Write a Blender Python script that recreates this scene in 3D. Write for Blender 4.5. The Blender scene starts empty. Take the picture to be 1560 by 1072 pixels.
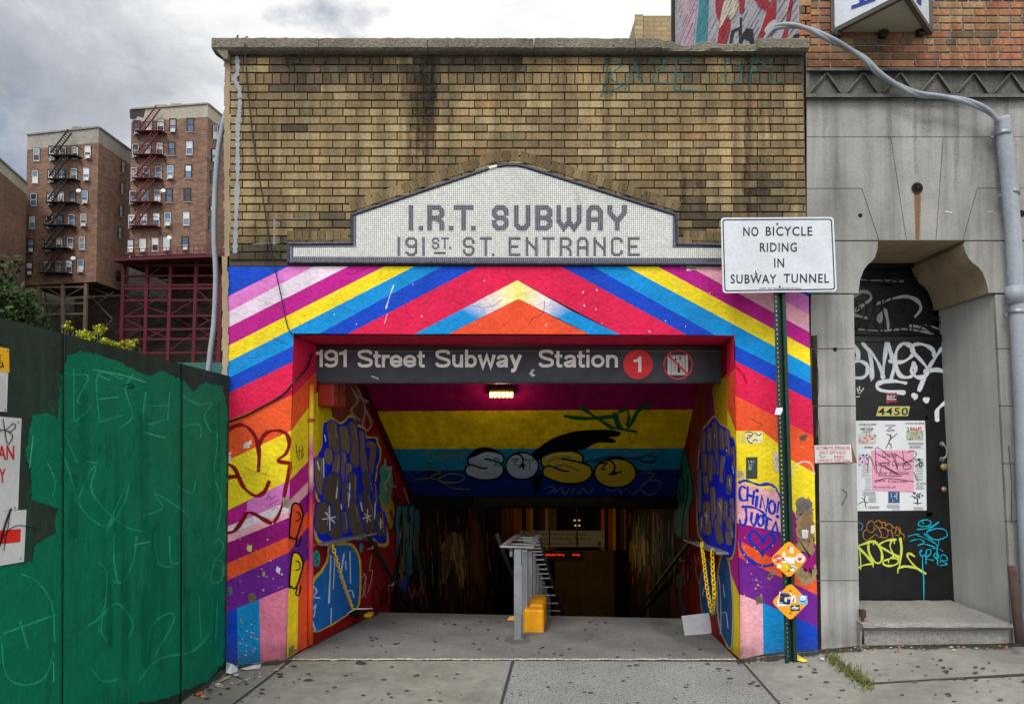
import bpy, math, random
from mathutils import Vector
R=random.Random(11)
V=Vector
scene=bpy.context.scene
COL=scene.collection
# ------------------------------------------------------------------ camera
F,CX,CY,TH=1040.0,770.0,649.0,math.radians(1.7)
D0=5.3; CAMZ=1.646
CAM=V((0,-D0,CAMZ))
FW=V((0,math.cos(TH),math.sin(TH))); UP=V((0,-math.sin(TH),math.cos(TH)))
cd=bpy.data.cameras.new('camera'); co=bpy.data.objects.new('camera',cd); COL.objects.link(co)
co.location=CAM; co.rotation_euler=(math.pi/2+TH,0,0)
cd.sensor_width=36; cd.lens=36*F/1560; cd.shift_x=(780-CX)/1560; cd.shift_y=(CY-536)/1560
cd.clip_end=3000; cd.clip_start=0.05
scene.camera=co
def ray(px,py): return V(((px-CX)/F,0,0))+UP*(-(py-CY)/F)+FW
class Plane:
    def __init__(s,p,n):
        s.p=V(p); s.n=V(n).normalized()
        if (CAM-s.p).dot(s.n)<0: s.n=-s.n
    def hit(s,px,py,off=0):
        d=ray(px,py); q=s.p+s.n*off
        return CAM+d*((q-CAM).dot(s.n)/d.dot(s.n))
def P(px,py,Y): d=ray(px,py); return CAM+d*((Y+D0)/d.y)
def pline(px,py,d): return P(px,py,d-D0)
def YP(Y): return Plane((0,Y,0),(0,-1,0))
FAC=YP(0.0)
# ------------------------------------------------------------------ colours
def lin(c): c/=255.0; return c/12.92 if c<=.04045 else ((c+.055)/1.055)**2.4
def S(r,g,b,a=1.0): return (lin(r),lin(g),lin(b),a)
def mul(c,k): return (c[0]*k,c[1]*k,c[2]*k,c[3])
def mixc(a,b,t): return tuple(a[i]*(1-t)+b[i]*t for i in range(4))
def jit(c,k): 
    m=1+R.uniform(-k,k); return (c[0]*m*(1+R.uniform(-k,k)*.3),c[1]*m,c[2]*m*(1+R.uniform(-k,k)*.3),c[3])
# ------------------------------------------------------------------ mesh builder
def wloc(o):
    l=V((0,0,0))
    while o: l+=o.location; o=o.parent
    return l
class MB:
    def __init__(s): s.v=[];s.f=[];s.c=[];s.m=[];s.k=0;s.sm=[]
    def add(s,pts,faces,col=(1,1,1,1),mi=0,smooth=False):
        b=len(s.v); s.v+=[V(p) for p in pts]
        s.c+= list(col) if isinstance(col,list) else [col]*len(pts)
        for f in faces: s.f.append([b+i for i in f]); s.m.append(mi); s.sm.append(smooth)
    def poly(s,pts,col=(1,1,1,1),mi=0): s.add(pts,[list(range(len(pts)))],col,mi)
    def pp(s,px,pl,col=(1,1,1,1),off=0,mi=0): s.poly([pl.hit(x,y,off) for x,y in px],col,mi)
    def rect(s,x0,y0,x1,y1,pl,col,off=0,mi=0): s.pp([(x0,y1),(x1,y1),(x1,y0),(x0,y0)],pl,col,off,mi)
    def box8(s,p,col=(1,1,1,1),mi=0):
        s.add(p,[(0,3,2,1),(4,5,6,7),(0,1,5,4),(1,2,6,5),(2,3,7,6),(3,0,4,7)],col,mi)
    def box(s,lo,hi,col=(1,1,1,1),mi=0,bev=0):
        x0,y0,z0=lo;x1,y1,z1=hi
        if not bev:
            s.box8([(x0,y0,z0),(x1,y0,z0),(x1,y1,z0),(x0,y1,z0),(x0,y0,z1),(x1,y0,z1),(x1,y1,z1),(x0,y1,z1)],col,mi)
        else: s.obox(V(((x0+x1)/2,(y0+y1)/2,(z0+z1)/2)),V(((x1-x0)/2,0,0)),V((0,(y1-y0)/2,0)),V((0,0,(z1-z0)/2)),col,mi,bev)
    def obox(s,c,a,b,d,col=(1,1,1,1),mi=0,bev=0):
        c,a,b,d=V(c),V(a),V(b),V(d)
        if not bev:
            s.box8([c-a-b-d,c+a-b-d,c+a+b-d,c-a+b-d,c-a-b+d,c+a-b+d,c+a+b+d,c-a+b+d],col,mi); return
        la,lb,ld=a.length,b.length,d.length; bev=min(bev,la*.9,lb*.9,ld*.9)
        an,bn,dn=a/la,b/lb,d/ld; vs=[];idx={}
        for i in (-1,1):
            for j in (-1,1):
                for k in (-1,1):
                    for ax in range(3):
                        e=[la,lb,ld]; 
                        for q in range(3):
                            if q!=ax: e[q]-=bev
                        idx[(i,j,k,ax)]=len(vs); vs.append(c+an*i*e[0]+bn*j*e[1]+dn*k*e[2])
        fs=[]
        for ax in range(3):
            o=[q for q in range(3) if q!=ax]
            for sg in (-1,1):
                f=[]
                for (u,w) in ((-1,-1),(1,-1),(1,1),(-1,1)):
                    t=[0,0,0]; t[ax]=sg; t[o[0]]=u; t[o[1]]=w; f.append(idx[(t[0],t[1],t[2],ax)])
                fs.append(f)
        for ax in range(3):
            o=[q for q in range(3) if q!=ax]
            for u in (-1,1):
                for w in (-1,1):
                    f=[]
                    for sg,first in ((-1,0),(1,1)):
                        t=[0,0,0]; t[ax]=sg; t[o[0]]=u; t[o[1]]=w
                        p=(idx[(t[0],t[1],t[2],o[0])],idx[(t[0],t[1],t[2],o[1])])
                        f+= list(p) if not first else [p[1],p[0]]
                    fs.append(f)
        for i in (-1,1):
            for j in (-1,1):
                for k in (-1,1): fs.append([idx[(i,j,k,0)],idx[(i,j,k,1)],idx[(i,j,k,2)]])
        s.add(vs,fs,col,mi)
    def beam(s,p,q,w,h=None,up=(0,0,1),col=(1,1,1,1),mi=0,bev=0):
        p,q=V(p),V(q); h=h or w; d=q-p; u=V(up)
        if abs(d.normalized().dot(u))>.98: u=V((0,1,0))
        x=d.cross(u).normalized(); z=x.cross(d).normalized()
        s.obox((p+q)/2,d/2,x*w/2,z*h/2,col,mi,bev)
    def tube(s,pts,r,n=8,col=(1,1,1,1),mi=0,closed=False,smooth=True,caps=True):
        pts=[V(p) for p in pts]; N=len(pts); vs=[];prev=None
        rr=r if isinstance(r,list) else [r]*N
        cc=col if isinstance(col,list) else [col]*N; cs=[]
        for i in range(N):
            if closed: t=pts[(i+1)%N]-pts[i-1]
            else: t=pts[min(i+1,N-1)]-pts[max(i-1,0)]
            t.normalize()
            if prev is None:
                a=V((0,0,1)) if abs(t.z)<.9 else V((1,0,0))
                prev=a.cross(t).normalized()
            x=(prev-t*prev.dot(t)).normalized(); prev=x; y=t.cross(x)
            for k in range(n):
                an=2*math.pi*k/n; vs.append(pts[i]+(x*math.cos(an)+y*math.sin(an))*rr[i]); cs.append(cc[i])
        fs=[]
        for i in range(N if closed else N-1):
            a=i*n;b=((i+1)%N)*n
            for k in range(n): fs.append((a+k,a+(k+1)%n,b+(k+1)%n,b+k))
        if caps and not closed: fs.append(list(range(n))[::-1]); fs.append([(N-1)*n+k for k in range(n)])
        s.add(vs,fs,cs,mi,smooth)
    def disc(s,x,y,rx,ry,pl,col,off=0,n=16,mi=0,rot=0):
        s.pp([(x+rx*math.cos(-a)*math.cos(rot)-ry*math.sin(-a)*math.sin(rot),y+rx*math.cos(-a)*math.sin(rot)+ry*math.sin(-a)*math.cos(rot)) for a in [2*math.pi*i/n for i in range(n)]],pl,col,off,mi)
    def ring(s,x,y,r0,r1,pl,col,off=0,n=28,mi=0):
        vs=[];fs=[]
        for i in range(n):
            a=2*math.pi*i/n
            vs.append(pl.hit(x+r0*math.cos(a),y+r0*math.sin(a),off)); vs.append(pl.hit(x+r1*math.cos(a),y+r1*math.sin(a),off))
        for i in range(n): j=(i+1)%n; fs.append((2*i,2*i+1,2*j+1,2*j))
        s.add(vs,fs,col,mi)
    # a painted line on a plane; w = width in photo pixels at that place, soft = sprayed edge
    def stroke(s,pts,pl,w,col,off=.003,soft=False,smooth=True,cap=True,sub=6,wob=0):
        pts=[V((x,y)) for x,y in pts]
        if smooth and len(pts)>2:
            o=[];N=len(pts)
            for i in range(N-1):
                p0=pts[max(i-1,0)];p1=pts[i];p2=pts[i+1];p3=pts[min(i+2,N-1)]
                for k in range(sub):
                    t=k/sub
                    o.append(.5*((2*p1)+(p2-p0)*t+(2*p0-5*p1+4*p2-p3)*t*t+(3*p1-p0-3*p2+p3)*t**3))
            o.append(pts[-1]); pts=o
        N=len(pts); rows=[]
        def nrm(t): t=t.normalized() if t.length>1e-6 else V((1,0)); return V((-t.y,t.x)),t
        ph=R.uniform(0,6); vw=.24 if (soft and smooth) else 0
        ws=[w*(1+ (R.uniform(-wob,wob) if wob else 0)+vw*math.sin(q*.31+ph)+vw*.6*math.sin(q*.83+ph*2)) for q in range(N)]
        for i in range(N):
            if i in (0,N-1):
                n,t=nrm(pts[min(i+1,N-1)]-pts[max(i-1,0)])
                k=1
            else:
                n1,_=nrm(pts[i]-pts[i-1]); n2,_=nrm(pts[i+1]-pts[i]); n=(n1+n2)
                n=n.normalized() if n.length>.1 else n1
                k=1/max(n.dot(n1),.5) if not smooth else 1
                t=V((n.y,-n.x))
            rows.append((pts[i],n*k,t,ws[i]/2))
        if cap:
            st=[];p,n,t,h=rows[0]
            for a in (85,60,30): st.append((p-t*h*math.sin(math.radians(a)),n*math.cos(math.radians(a)),t,h))
            en=[];p,n,t,h=rows[-1]
            for a in (30,60,85): en.append((p+t*h*math.sin(math.radians(a)),n*math.cos(math.radians(a)),t,h))
            rows=st+rows+en
        ks=(-1.35,-.6,.6,1.35) if soft else (-1,1)
        s.k+=1; off+=s.k*.00003; vs=[];cs=[];fs=[];M=len(ks);L=len(rows)
        for i,(p,n,t,h) in enumerate(rows):
            for k in ks:
                q=p+n*h*k; vs.append(pl.hit(q.x,q.y,off+i*2e-6))
                a=1.0
                if soft and (abs(k)>1 or (cap and i in (0,L-1))): a=0.0
                cs.append((col[0],col[1],col[2],a*col[3]))
        for i in range(L-1):
            for k in range(M-1): fs.append((i*M+k,(i+1)*M+k,(i+1)*M+k+1,i*M+k+1))
        s.add(vs,fs,cs,0)
    # soft-edged painted blob
    def blob(s,pts,pl,col,off=.002,soft=5,smooth=True):
        pts=[V((x,y)) for x,y in pts]; N=len(pts)
        if smooth:
            o=[]
            for i in range(N):
                p0,p1,p2,p3=pts[i-1],pts[i],pts[(i+1)%N],pts[(i+2)%N]
                for k in range(4):
                    t=k/4; o.append(.5*((2*p1)+(p2-p0)*t+(2*p0-5*p1+4*p2-p3)*t*t+(3*p1-p0-3*p2+p3)*t**3))
            pts=o;N=len(pts)
        s.k+=1; off+=s.k*.00003
        area=sum(pts[i].x*pts[(i+1)%N].y-pts[(i+1)%N].x*pts[i].y for i in range(N))
        sg=1 if area>0 else -1
        inner=[pl.hit(p.x,p.y,off) for p in pts]
        b=len(s.v); s.v+=inner; s.c+=[col]*N; s.f.append(list(range(b,b+N))); s.m.append(0); s.sm.append(False)
        if soft:
            out=[]
            for i in range(N):
                t=(pts[(i+1)%N]-pts[i-1]); t=t.normalized() if t.length>1e-6 else V((1,0))
                q=pts[i]+V((t.y,-t.x))*sg*soft*R.uniform(.7,1.3); out.append(pl.hit(q.x,q.y,off))
            c=len(s.v); s.v+=out; s.c+=[(col[0],col[1],col[2],0)]*N
            for i in range(N): j=(i+1)%N; s.f.append([b+i,c+i,c+j,b+j]); s.m.append(0); s.sm.append(False)
    def jag(s,pts,pl,col,off=.003,amp=1.2,step=2.5,soft=.6):
        o=[];n=len(pts)
        for i in range(n):
            a,b=V(pts[i]),V(pts[(i+1)%n]); k=max(1,int((b-a).length/step)); 
            for j in range(k):
                p=a.lerp(b,j/k); o.append((p.x+R.gauss(0,amp),p.y+R.gauss(0,amp)))
        s.blob(o,pl,col,off=off,soft=soft,smooth=False)
    def text(s,string,x0,y0,x1,y1,pl,col,off=.003,bold=0,skew=0,mi=0,bl=None,space=1.0):
        cu=bpy.data.curves.new('lettering','FONT'); cu.body=string; cu.offset=bold; cu.resolution_u=3; cu.space_character=space
        ob=bpy.data.objects.new('lettering',cu); COL.objects.link(ob)
        dg=bpy.context.evaluated_depsgraph_get(); me=ob.evaluated_get(dg).to_mesh()
        vs=[v.co.copy() for v in me.vertices]; fs=[list(p.vertices) for p in me.polygons]
        ob.evaluated_get(dg).to_mesh_clear(); bpy.data.objects.remove(ob); bpy.data.curves.remove(cu)
        if not vs: return
        ax=min(v.x for v in vs);bx=max(v.x for v in vs);ay=min(v.y for v in vs);by=max(v.y for v in vs)
        o=[]
        for v in vs:
            u=(v.x-ax)/(bx-ax);t=(v.y-ay)/(by-ay)
            o.append(pl.hit(x0+u*(x1-x0)+skew*t*(y1-y0),y1+(y0-y1)*t,off))
        s.add(o,fs,col,mi)
    def build(s,name,mats,parent=None,label=None,cat=None,group=None,kind=None,origin=None,smooth=False):
        me=bpy.data.meshes.new(name)
        o=bpy.data.objects.new(name,me); COL.objects.link(o)
        base=V((0,0,0))
        if parent is not None: o.parent=parent; base=wloc(parent)
        elif origin is not None: o.location=origin; base=V(origin)
        elif kind!='structure' and s.v:
            xs=[v.x for v in s.v];ys=[v.y for v in s.v];zs=[v.z for v in s.v]
            base=V(((min(xs)+max(xs))/2,(min(ys)+max(ys))/2,min(zs))); o.location=base
        me.from_pydata([v-base for v in s.v],[],s.f)
        if not isinstance(mats,(list,tuple)): mats=[mats]
        for m in mats: me.materials.append(m)
        me.polygons.foreach_set('material_index',s.m)
        me.polygons.foreach_set('use_smooth',[bool(x) or smooth for x in s.sm])
        at=me.color_attributes.new('col','FLOAT_COLOR','POINT')
        at.data.foreach_set('color',[x for c in s.c for x in c])
        me.update()
        tag(o,label,cat,group,kind)
        return o
def tag(o,label=None,cat=None,group=None,kind=None):
    for k,v in (('label',label),('category',cat),('group',group),('kind',kind)):
        if v: o[k]=v
def thing(name,loc,label,cat,group=None):
    o=bpy.data.objects.new(name,None); COL.objects.link(o); o.location=V(loc); o.empty_display_size=.1
    tag(o,label,cat,group); return o
# ------------------------------------------------------------------ materials
MATS={}
def mk(name,base=(.5,.5,.5,1),rough=.6,metal=0.0,spec=.4,attr=False,alpha=False,n1=(3,.15),n2=(40,.12),bump=(60,.15),streak=0,peel=None,speck=None,mode=None,emit=0,tint=None,low_dark=None,streak2=0):
    if name in MATS: return MATS[name]
    m=bpy.data.materials.new(name); m.use_nodes=True; nt=m.node_tree; N=nt.nodes; L=nt.links
    bs=N['Principled BSDF']; out=N['Material Output']
    def nd(t,**k):
        n=N.new(t)
        for a,b in k.items(): setattr(n,a,b)
        return n
    def math_(op,a,b=None,c=None):
        n=nd('ShaderNodeMath',operation=op)
        for i,x in enumerate((a,b,c)):
            if x is None: continue
            if hasattr(x,'links'): L.new(x,n.inputs[i])
            else: n.inputs[i].default_value=x
        return n.outputs[0]
    def noise(scale,detail=4,vec=None,rough_=.6):
        n=nd('ShaderNodeTexNoise'); n.inputs['Scale'].default_value=scale; n.inputs['Detail'].default_value=detail; n.inputs['Roughness'].default_value=rough_
        L.new(vec if vec is not None else co_,n.inputs['Vector']); return n.outputs['Fac']
    def rng(v,a,b,c,d):
        n=nd('ShaderNodeMapRange'); n.inputs[1].default_value=a;n.inputs[2].default_value=b;n.inputs[3].default_value=c;n.inputs[4].default_value=d
        L.new(v,n.inputs[0]); return n.outputs[0]
    def mix(f,a,b,bt='MIX'):
        n=nd('ShaderNodeMix',data_type='RGBA',blend_type=bt)
        for s_,x in ((n.inputs[0],f),(n.inputs[6],a),(n.inputs[7],b)):
            if hasattr(x,'links'): L.new(x,s_)
            else: s_.default_value=x
        return n.outputs[2]
    geo=nd('ShaderNodeNewGeometry'); co_=geo.outputs['Position']
    if attr:
        a=nd('ShaderNodeAttribute',attribute_name='col'); col=a.outputs['Color']; al=a.outputs['Alpha']
    else:
        rgb=nd('ShaderNodeRGB'); rgb.outputs[0].default_value=base; col=rgb.outputs[0]; al=None
    hgt=None
    if mode and mode[0] in('grid','brick'):
        _,pw,ph,mort,mc,c2,offs=mode
        sx=nd('ShaderNodeSeparateXYZ'); L.new(co_,sx.inputs[0])
        cb=nd('ShaderNodeCombineXYZ'); L.new(math_('ADD',sx.outputs[0],sx.outputs[1]),cb.inputs[0]); L.new(sx.outputs[2],cb.inputs[1])
        bt=nd('ShaderNodeTexBrick'); bt.offset=offs; bt.squash=1
        L.new(cb.outputs[0],bt.inputs['Vector'])
        for k,v in (('Scale',1),('Brick Width',pw),('Row Height',ph),('Mortar Size',mort),('Mortar Smooth',.1),('Bias',0)): bt.inputs[k].default_value=v
        L.new(col,bt.inputs['Color1']); bt.inputs['Color2'].default_value=c2; bt.inputs['Mortar'].default_value=mc
        col=bt.outputs['Color']; hgt=bt.outputs['Fac']
    if n1: 
        f=noise(n1[0],5); col=mix(1.0,col,mix(rng(f,.3,.7,0,1),(1-n1[1],)*3+(1,),(1+n1[1]*.6,)*3+(1,)),'MULTIPLY')
    if n2:
        f=noise(n2[0],3); col=mix(1.0,col,mix(rng(f,.3,.7,0,1),(1-n2[1],)*3+(1,),(1+n2[1]*.6,)*3+(1,)),'MULTIPLY')
    if low_dark:  # browner and darker towards the bottom of the wall, broken up by noise
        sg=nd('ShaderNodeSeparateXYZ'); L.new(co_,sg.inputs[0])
        gz_=math_('ADD',rng(sg.outputs[2],low_dark[0],low_dark[1],1,0),math_('MULTIPLY',math_('SUBTRACT',noise(7,5),.5),1.1))
        col=mix(math_('MULTIPLY',rng(gz_,.35,1.1,0,1),low_dark[2]),col,S(58,52,44))
    if streak2:
        mp=nd('ShaderNodeMapping'); mp.inputs['Scale'].default_value=(60,60,5); L.new(co_,mp.inputs['Vector'])
        f=noise(1,4,mp.outputs[0]); col=mix(1.0,col,mix(rng(f,.3,.7,0,1),(1-streak2,)*3+(1,),(1+streak2*.4,)*3+(1,)),'MULTIPLY')
    if streak:
        mp=nd('ShaderNodeMapping'); mp.inputs['Scale'].default_value=(9,9,.5); L.new(co_,mp.inputs['Vector'])
        f=noise(1,5,mp.outputs[0]); col=mix(1.0,col,mix(rng(f,.42,.72,0,1),(1,1,1,1),(1-streak,)*3+(1,)),'MULTIPLY')
    if speck:
        sc,thr,sc_col=speck
        f=noise(sc,2,None,.5); col=mix(rng(f,thr,thr+.03,0,1),col,sc_col)
    pm=None
    if peel:
        sx2=nd('ShaderNodeSeparateXYZ'); L.new(co_,sx2.inputs[0])
        amt=rng(sx2.outputs[2],.15,1.5,peel[0],peel[1])
        f=math_('ADD',math_('MULTIPLY',noise(11,8,None,.68),.72),math_('MULTIPLY',noise(2.2,2),.28))
        pm=math_('GREATER_THAN',f,amt)
        pc=mix(noise(60,3),S(120,105,85),S(186,172,150))
        col=mix(pm,col,pc)
    if tint: col=mix(1.0,col,tint,'MULTIPLY')
    L.new(col,bs.inputs['Base Color'])
    bs.inputs['Roughness'].default_value=rough; bs.inputs['Metallic'].default_value=metal
    bs.inputs['Specular IOR Level'].default_value=spec
    if rough<.9:
        L.new(rng(noise(9,4),.3,.7,max(rough-.12,.05),min(rough+.12,1)),bs.inputs['Roughness'])
    if bump:
        b=nd('ShaderNodeBump'); b.inputs['Strength'].default_value=bump[1]; b.inputs['Distance'].default_value=bump[2] if len(bump)>2 else .01
        h=noise(bump[0],6,None,.65)
        if len(bump)>3: h=math_('ADD',h,math_('MULTIPLY',noise(bump[3],4),1.6))
        if hgt is not None: h=math_('SUBTRACT',math_('MULTIPLY',h,.3),hgt)
        if pm is not None: h=math_('SUBTRACT',h,math_('MULTIPLY',pm,.35))
        L.new(h,b.inputs['Height']); L.new(b.outputs[0],bs.inputs['Normal'])
    if emit:
        L.new(col,bs.inputs['Emission Color']); bs.inputs['Emission Strength'].default_value=emit
    if alpha and al is not None:
        t=nd('ShaderNodeBsdfTransparent'); mx=nd('ShaderNodeMixShader')
        f=al
        g=noise(160,2); f=rng(math_('ADD',al,math_('MULTIPLY',math_('SUBTRACT',g,.5),.5)),.18,.75,0,1)
        g2=math_('MULTIPLY',f,math_('MINIMUM',math_('MULTIPLY',al,8.0),1.0))
        L.new(g2,mx.inputs[0]); L.new(t.outputs[0],mx.inputs[1]); L.new(bs.outputs[0],mx.inputs[2]); L.new(mx.outputs[0],out.inputs[0])
    MATS[name]=m; return m
M_mural=mk('mural_paint',attr=True,rough=.75,spec=.25,n1=(1.2,.24),n2=(26,.14),bump=(30,.75,.014,6),peel=(.632,.695),speck=(95,.74,S(70,55,50)),low_dark=(-.05,.30,.75),streak=.12)
M_spray=mk('spray_paint',attr=True,alpha=True,spec=.12,rough=.65,n1=(5,.15),n2=(60,.12),bump=(34,.6,.014,8))
M_paintw=mk('passage_paint',attr=True,rough=.8,spec=.1,n1=(2.5,.28),n2=(40,.18),bump=(36,.5,.012,7),streak=.35)
M_attr=mk('painted_surface',attr=True,rough=.5,n1=(4,.12),n2=(70,.1),bump=(80,.1,.004))
M_print=mk('printed_paper',attr=True,rough=.7,n1=(3,.06),n2=(50,.05),bump=(20,.12,.004))
M_brick=mk('tan_brick',attr=True,rough=.85,n1=(1.3,.22),n2=(55,.28),bump=(120,.5,.006),streak=.6,streak2=.22,speck=(150,.69,S(60,48,35)))
M_mort=mk('brick_mortar',S(84,74,62),rough=.95,n2=(60,.3),bump=(90,.6,.006),streak=.3)
M_mort2=mk('grey_mortar',S(150,146,142),rough=.95,n2=(60,.25),bump=(90,.6,.006))
M_conc=mk('coping_concrete',S(132,126,112),rough=.95,n1=(3,.35),n2=(45,.35),bump=(60,1.0,.02),speck=(90,.62,S(70,66,58)))
M_stone=mk('limestone',S(158,157,153),rough=.9,n1=(1.3,.36),n2=(70,.14),bump=(140,.3,.005),streak=.42,speck=(130,.73,S(96,94,92)),low_dark=(-.1,.5,.55))
M_stone2=mk('frieze_stone',S(106,106,98),rough=.9,n1=(2.5,.35),n2=(50,.3),bump=(90,.5,.008),streak=.45,speck=(100,.66,S(58,60,48)))
M_reveal=mk('grey_reveal',S(178,177,172),rough=.8,n1=(1.5,.14),n2=(60,.08),bump=(90,.2,.004),streak=.15)
M_stonein=mk('recess_plaster',S(158,140,112),rough=.85,n1=(2,.2),n2=(50,.1),bump=(60,.25,.006),streak=.25)
M_line=mk('joint_line',S(58,54,50),rough=.95)
M_walk=mk('smooth_concrete',S(134,133,126),rough=.85,n1=(1.3,.30),n2=(16,.18),bump=(70,.4,.006),speck=(75,.71,S(95,92,84)))
M_agg=mk('exposed_aggregate',S(138,138,136),rough=.85,n1=(1.1,.22),n2=(60,.25),bump=(110,.7,.006),speck=(72,.575,S(76,75,77)))
M_land=mk('landing_concrete',S(122,121,120),rough=.8,n1=(1.6,.34),n2=(24,.18),bump=(60,.4,.006),speck=(70,.68,S(78,76,74)))
M_gum=mk('gum_stain',S(62,60,58),rough=.7,n2=(60,.3))
M_asph=mk('asphalt',S(66,66,68),rough=.9,n2=(80,.4),bump=(100,.8,.01))
M_earth=mk('hill_earth',S(62,60,46),rough=1,n1=(.15,.5),n2=(1.2,.5),bump=(1.5,1,.4))
M_white_tile=mk('white_mosaic',S(230,230,224),rough=.25,n1=(2,.07),n2=(30,.08),bump=(40,.1,.002),mode=('grid',.0158,.0158,.0016,S(112,114,116),S(206,208,204),0.0))
M_dark_tile=mk('dark_blue_mosaic',S(60,62,84),rough=.25,n1=(4,.2),n2=(60,.3),bump=(40,.1,.002),mode=('grid',.0158,.0158,.0013,S(140,140,144),S(44,46,64),0.0))
M_trim_tile=mk('dark_bullnose_tile',attr=True,rough=.22,n1=(6,.2),n2=(60,.2),bump=(50,.2,.003))
M_gal=mk('galvanised_steel',S(150,154,160),rough=.45,metal=.6,n1=(6,.2),n2=(60,.15),bump=(60,.1,.003))
M_pipe=mk('grey_painted_pipe',S(150,158,168),rough=.5,n1=(3,.15),n2=(40,.12),bump=(50,.15,.004),streak=.2)
M_black=mk('black_paint',S(22,22,25),rough=.4,n1=(3,.3),n2=(50,.25),bump=(60,.2,.003))
M_iron=mk('wrought_iron',S(18,18,19),rough=.55,n2=(60,.3))
M_green=mk('dark_green_paint',S(20,52,42),rough=.4,n1=(5,.25),n2=(60,.2),bump=(70,.15,.003))
M_rust=mk('rusty_steel',S(72,52,44),rough=.85,n1=(6,.4),n2=(50,.4),bump=(80,.6,.006))
M_far=mk('far_brick',attr=True,rough=.9,n1=(.2,.3),n2=(1.5,.2),bump=None,mode=('brick',.7,.22,.02,S(132,112,98),S(112,84,70),.5),streak=.3)
M_farattr=mk('far_paint',attr=True,rough=.8,n1=(.4,.2),n2=(3,.2),bump=None)
M_farglass=mk('far_window_glass',attr=True,rough=.15,spec=.6,n1=(.3,.3),n2=None,bump=None)
M_leaf=mk('leaves',attr=True,rough=.6,n1=None,n2=None,bump=None,spec=.25)
M_chain=mk('yellow_chain_plastic',S(232,190,20),rough=.45,n2=(60,.15))
M_yel=mk('yellow_block_paint',S(246,170,12),rough=.5,n1=(4,.2),n2=(30,.12),bump=(30,.4,.012),speck=(60,.72,S(70,52,20)))
M_led=mk('led_red',S(255,40,10),emit=2.0,bump=None,n1=None,n2=None)
M_lamp=mk('lamp_led',S(255,205,110),emit=9,bump=None,n1=None,n2=None)
M_panel=mk('plywood_green',attr=True,rough=.65,spec=.12,n1=(1.2,.3),n2=(22,.2),bump=(50,.2,.005),streak=.3)
M_roof=mk('roof_felt',S(70,68,66),rough=.95)
# ------------------------------------------------------------------ passage planes
YAW=math.radians(6.5); AX=V((math.sin(YAW),math.cos(YAW),0)); SD=V((math.cos(YAW),-math.sin(YAW),0))
LW=Plane(P(442,760,0),SD); RW=Plane(P(1120,780,0),-SD)
if LW.n.x<0: LW.n=-LW.n
if RW.n.x>0: RW.n=-RW.n
c1,c2,c3=LW.hit(565,605),LW.hit(630,755),RW.hit(1060,605)
CE=Plane(c1,(c2-c1).cross(c3-c1))
l1,l2,l3=P(437,1002.5,0),P(1124,1003.5,0),LW.hit(572,932)
LA=Plane(l1,(l2-l1).cross(l3-l1))
LIPD=AX.dot(l3)
def along(pl_pt,t): return pl_pt+AX*t
BK=Plane(LW.hit(764,800),-AX)
# sidewalk profile
PROF=[(P(x,y,0).x,P(x,y,0).z) for x,y in ((-300,1040),(345,1015),(437,1002.5),(1124,1003.5),(1246,990),(1320,982),(1900,974))]
def zsw(X):
    if X<=PROF[0][0]: return PROF[0][1]
    for (a,za),(b,zb) in zip(PROF,PROF[1:]):
        if X<=b: return za+(zb-za)*(X-a)/(b-a)
    return PROF[-1][1]
def G(px,py,off=0):
    d=ray(px,py); z=0
    for _ in range(12):
        t=(z+off-CAM.z)/d.z; q=CAM+d*t; z=zsw(q.x)
    return q
class Ground:
    def hit(s,px,py,off=0): return G(px,py,off)
GR=Ground()
# ================================================================== SUBWAY ENTRANCE BUILDING
BLUE=S(8,70,196);CYAN=S(4,142,214);YEL=S(246,220,34);MAG=S(190,26,140);LIL=S(224,124,204);WHT=S(232,216,232);CRI=S(222,26,78);ORA=S(238,88,42);VIO=S(112,32,148);PNK=S(238,132,164);PPK=S(240,176,190);PLUM=S(150,8,120);DRED=S(140,22,28);NAVY=S(8,26,92)
ent=thing('subway_entrance',(0,0,0),'tan brick subway entrance with rainbow mural, tiled pediment and dark stair passage','subway entrance')
# ---- bricks
TAN=[S(174,150,106),S(166,141,96),S(184,162,116),S(158,133,90),S(176,147,101),S(152,129,90)]
def stain(x,y):
    k=1.0
    k*=1-.72*math.exp(-((x-652)/26)**2)*max(0,1-(y-85)/200)
    k*=1-.62*math.exp(-((x-1152)/24)**2)*(.55+.45*math.sin(y/40))
    k*=1-.42*math.exp(-((x-1060)/26)**2)*(1 if 250<y<350 else .2)
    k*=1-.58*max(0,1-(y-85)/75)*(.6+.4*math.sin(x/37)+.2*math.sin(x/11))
    if 440<x<545 and y>325: k*=.74
    k*=1-.45*math.exp(-((x-452)/40)**2-((y-100)/60)**2)
    k*=1-.5*math.exp(-((x-960)/60)**2-((y-300)/30)**2)*(.6+.4*math.sin(x/9))
    k*=1-.4*math.exp(-((y-392)/14)**2)*(x<440)
    if 1036<x<1110 and y>318: k*=.72
    if y>372 and x<440: k*=.7
    k*=1+.2*math.exp(-((x-1105)/28)**2-((y-270)/110)**2)+.12*math.exp(-((x-900)/60)**2-((y-180)/50)**2)
    return k*(.95+.10*math.sin(x/83.+y/31.))
bm=MB()
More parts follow.
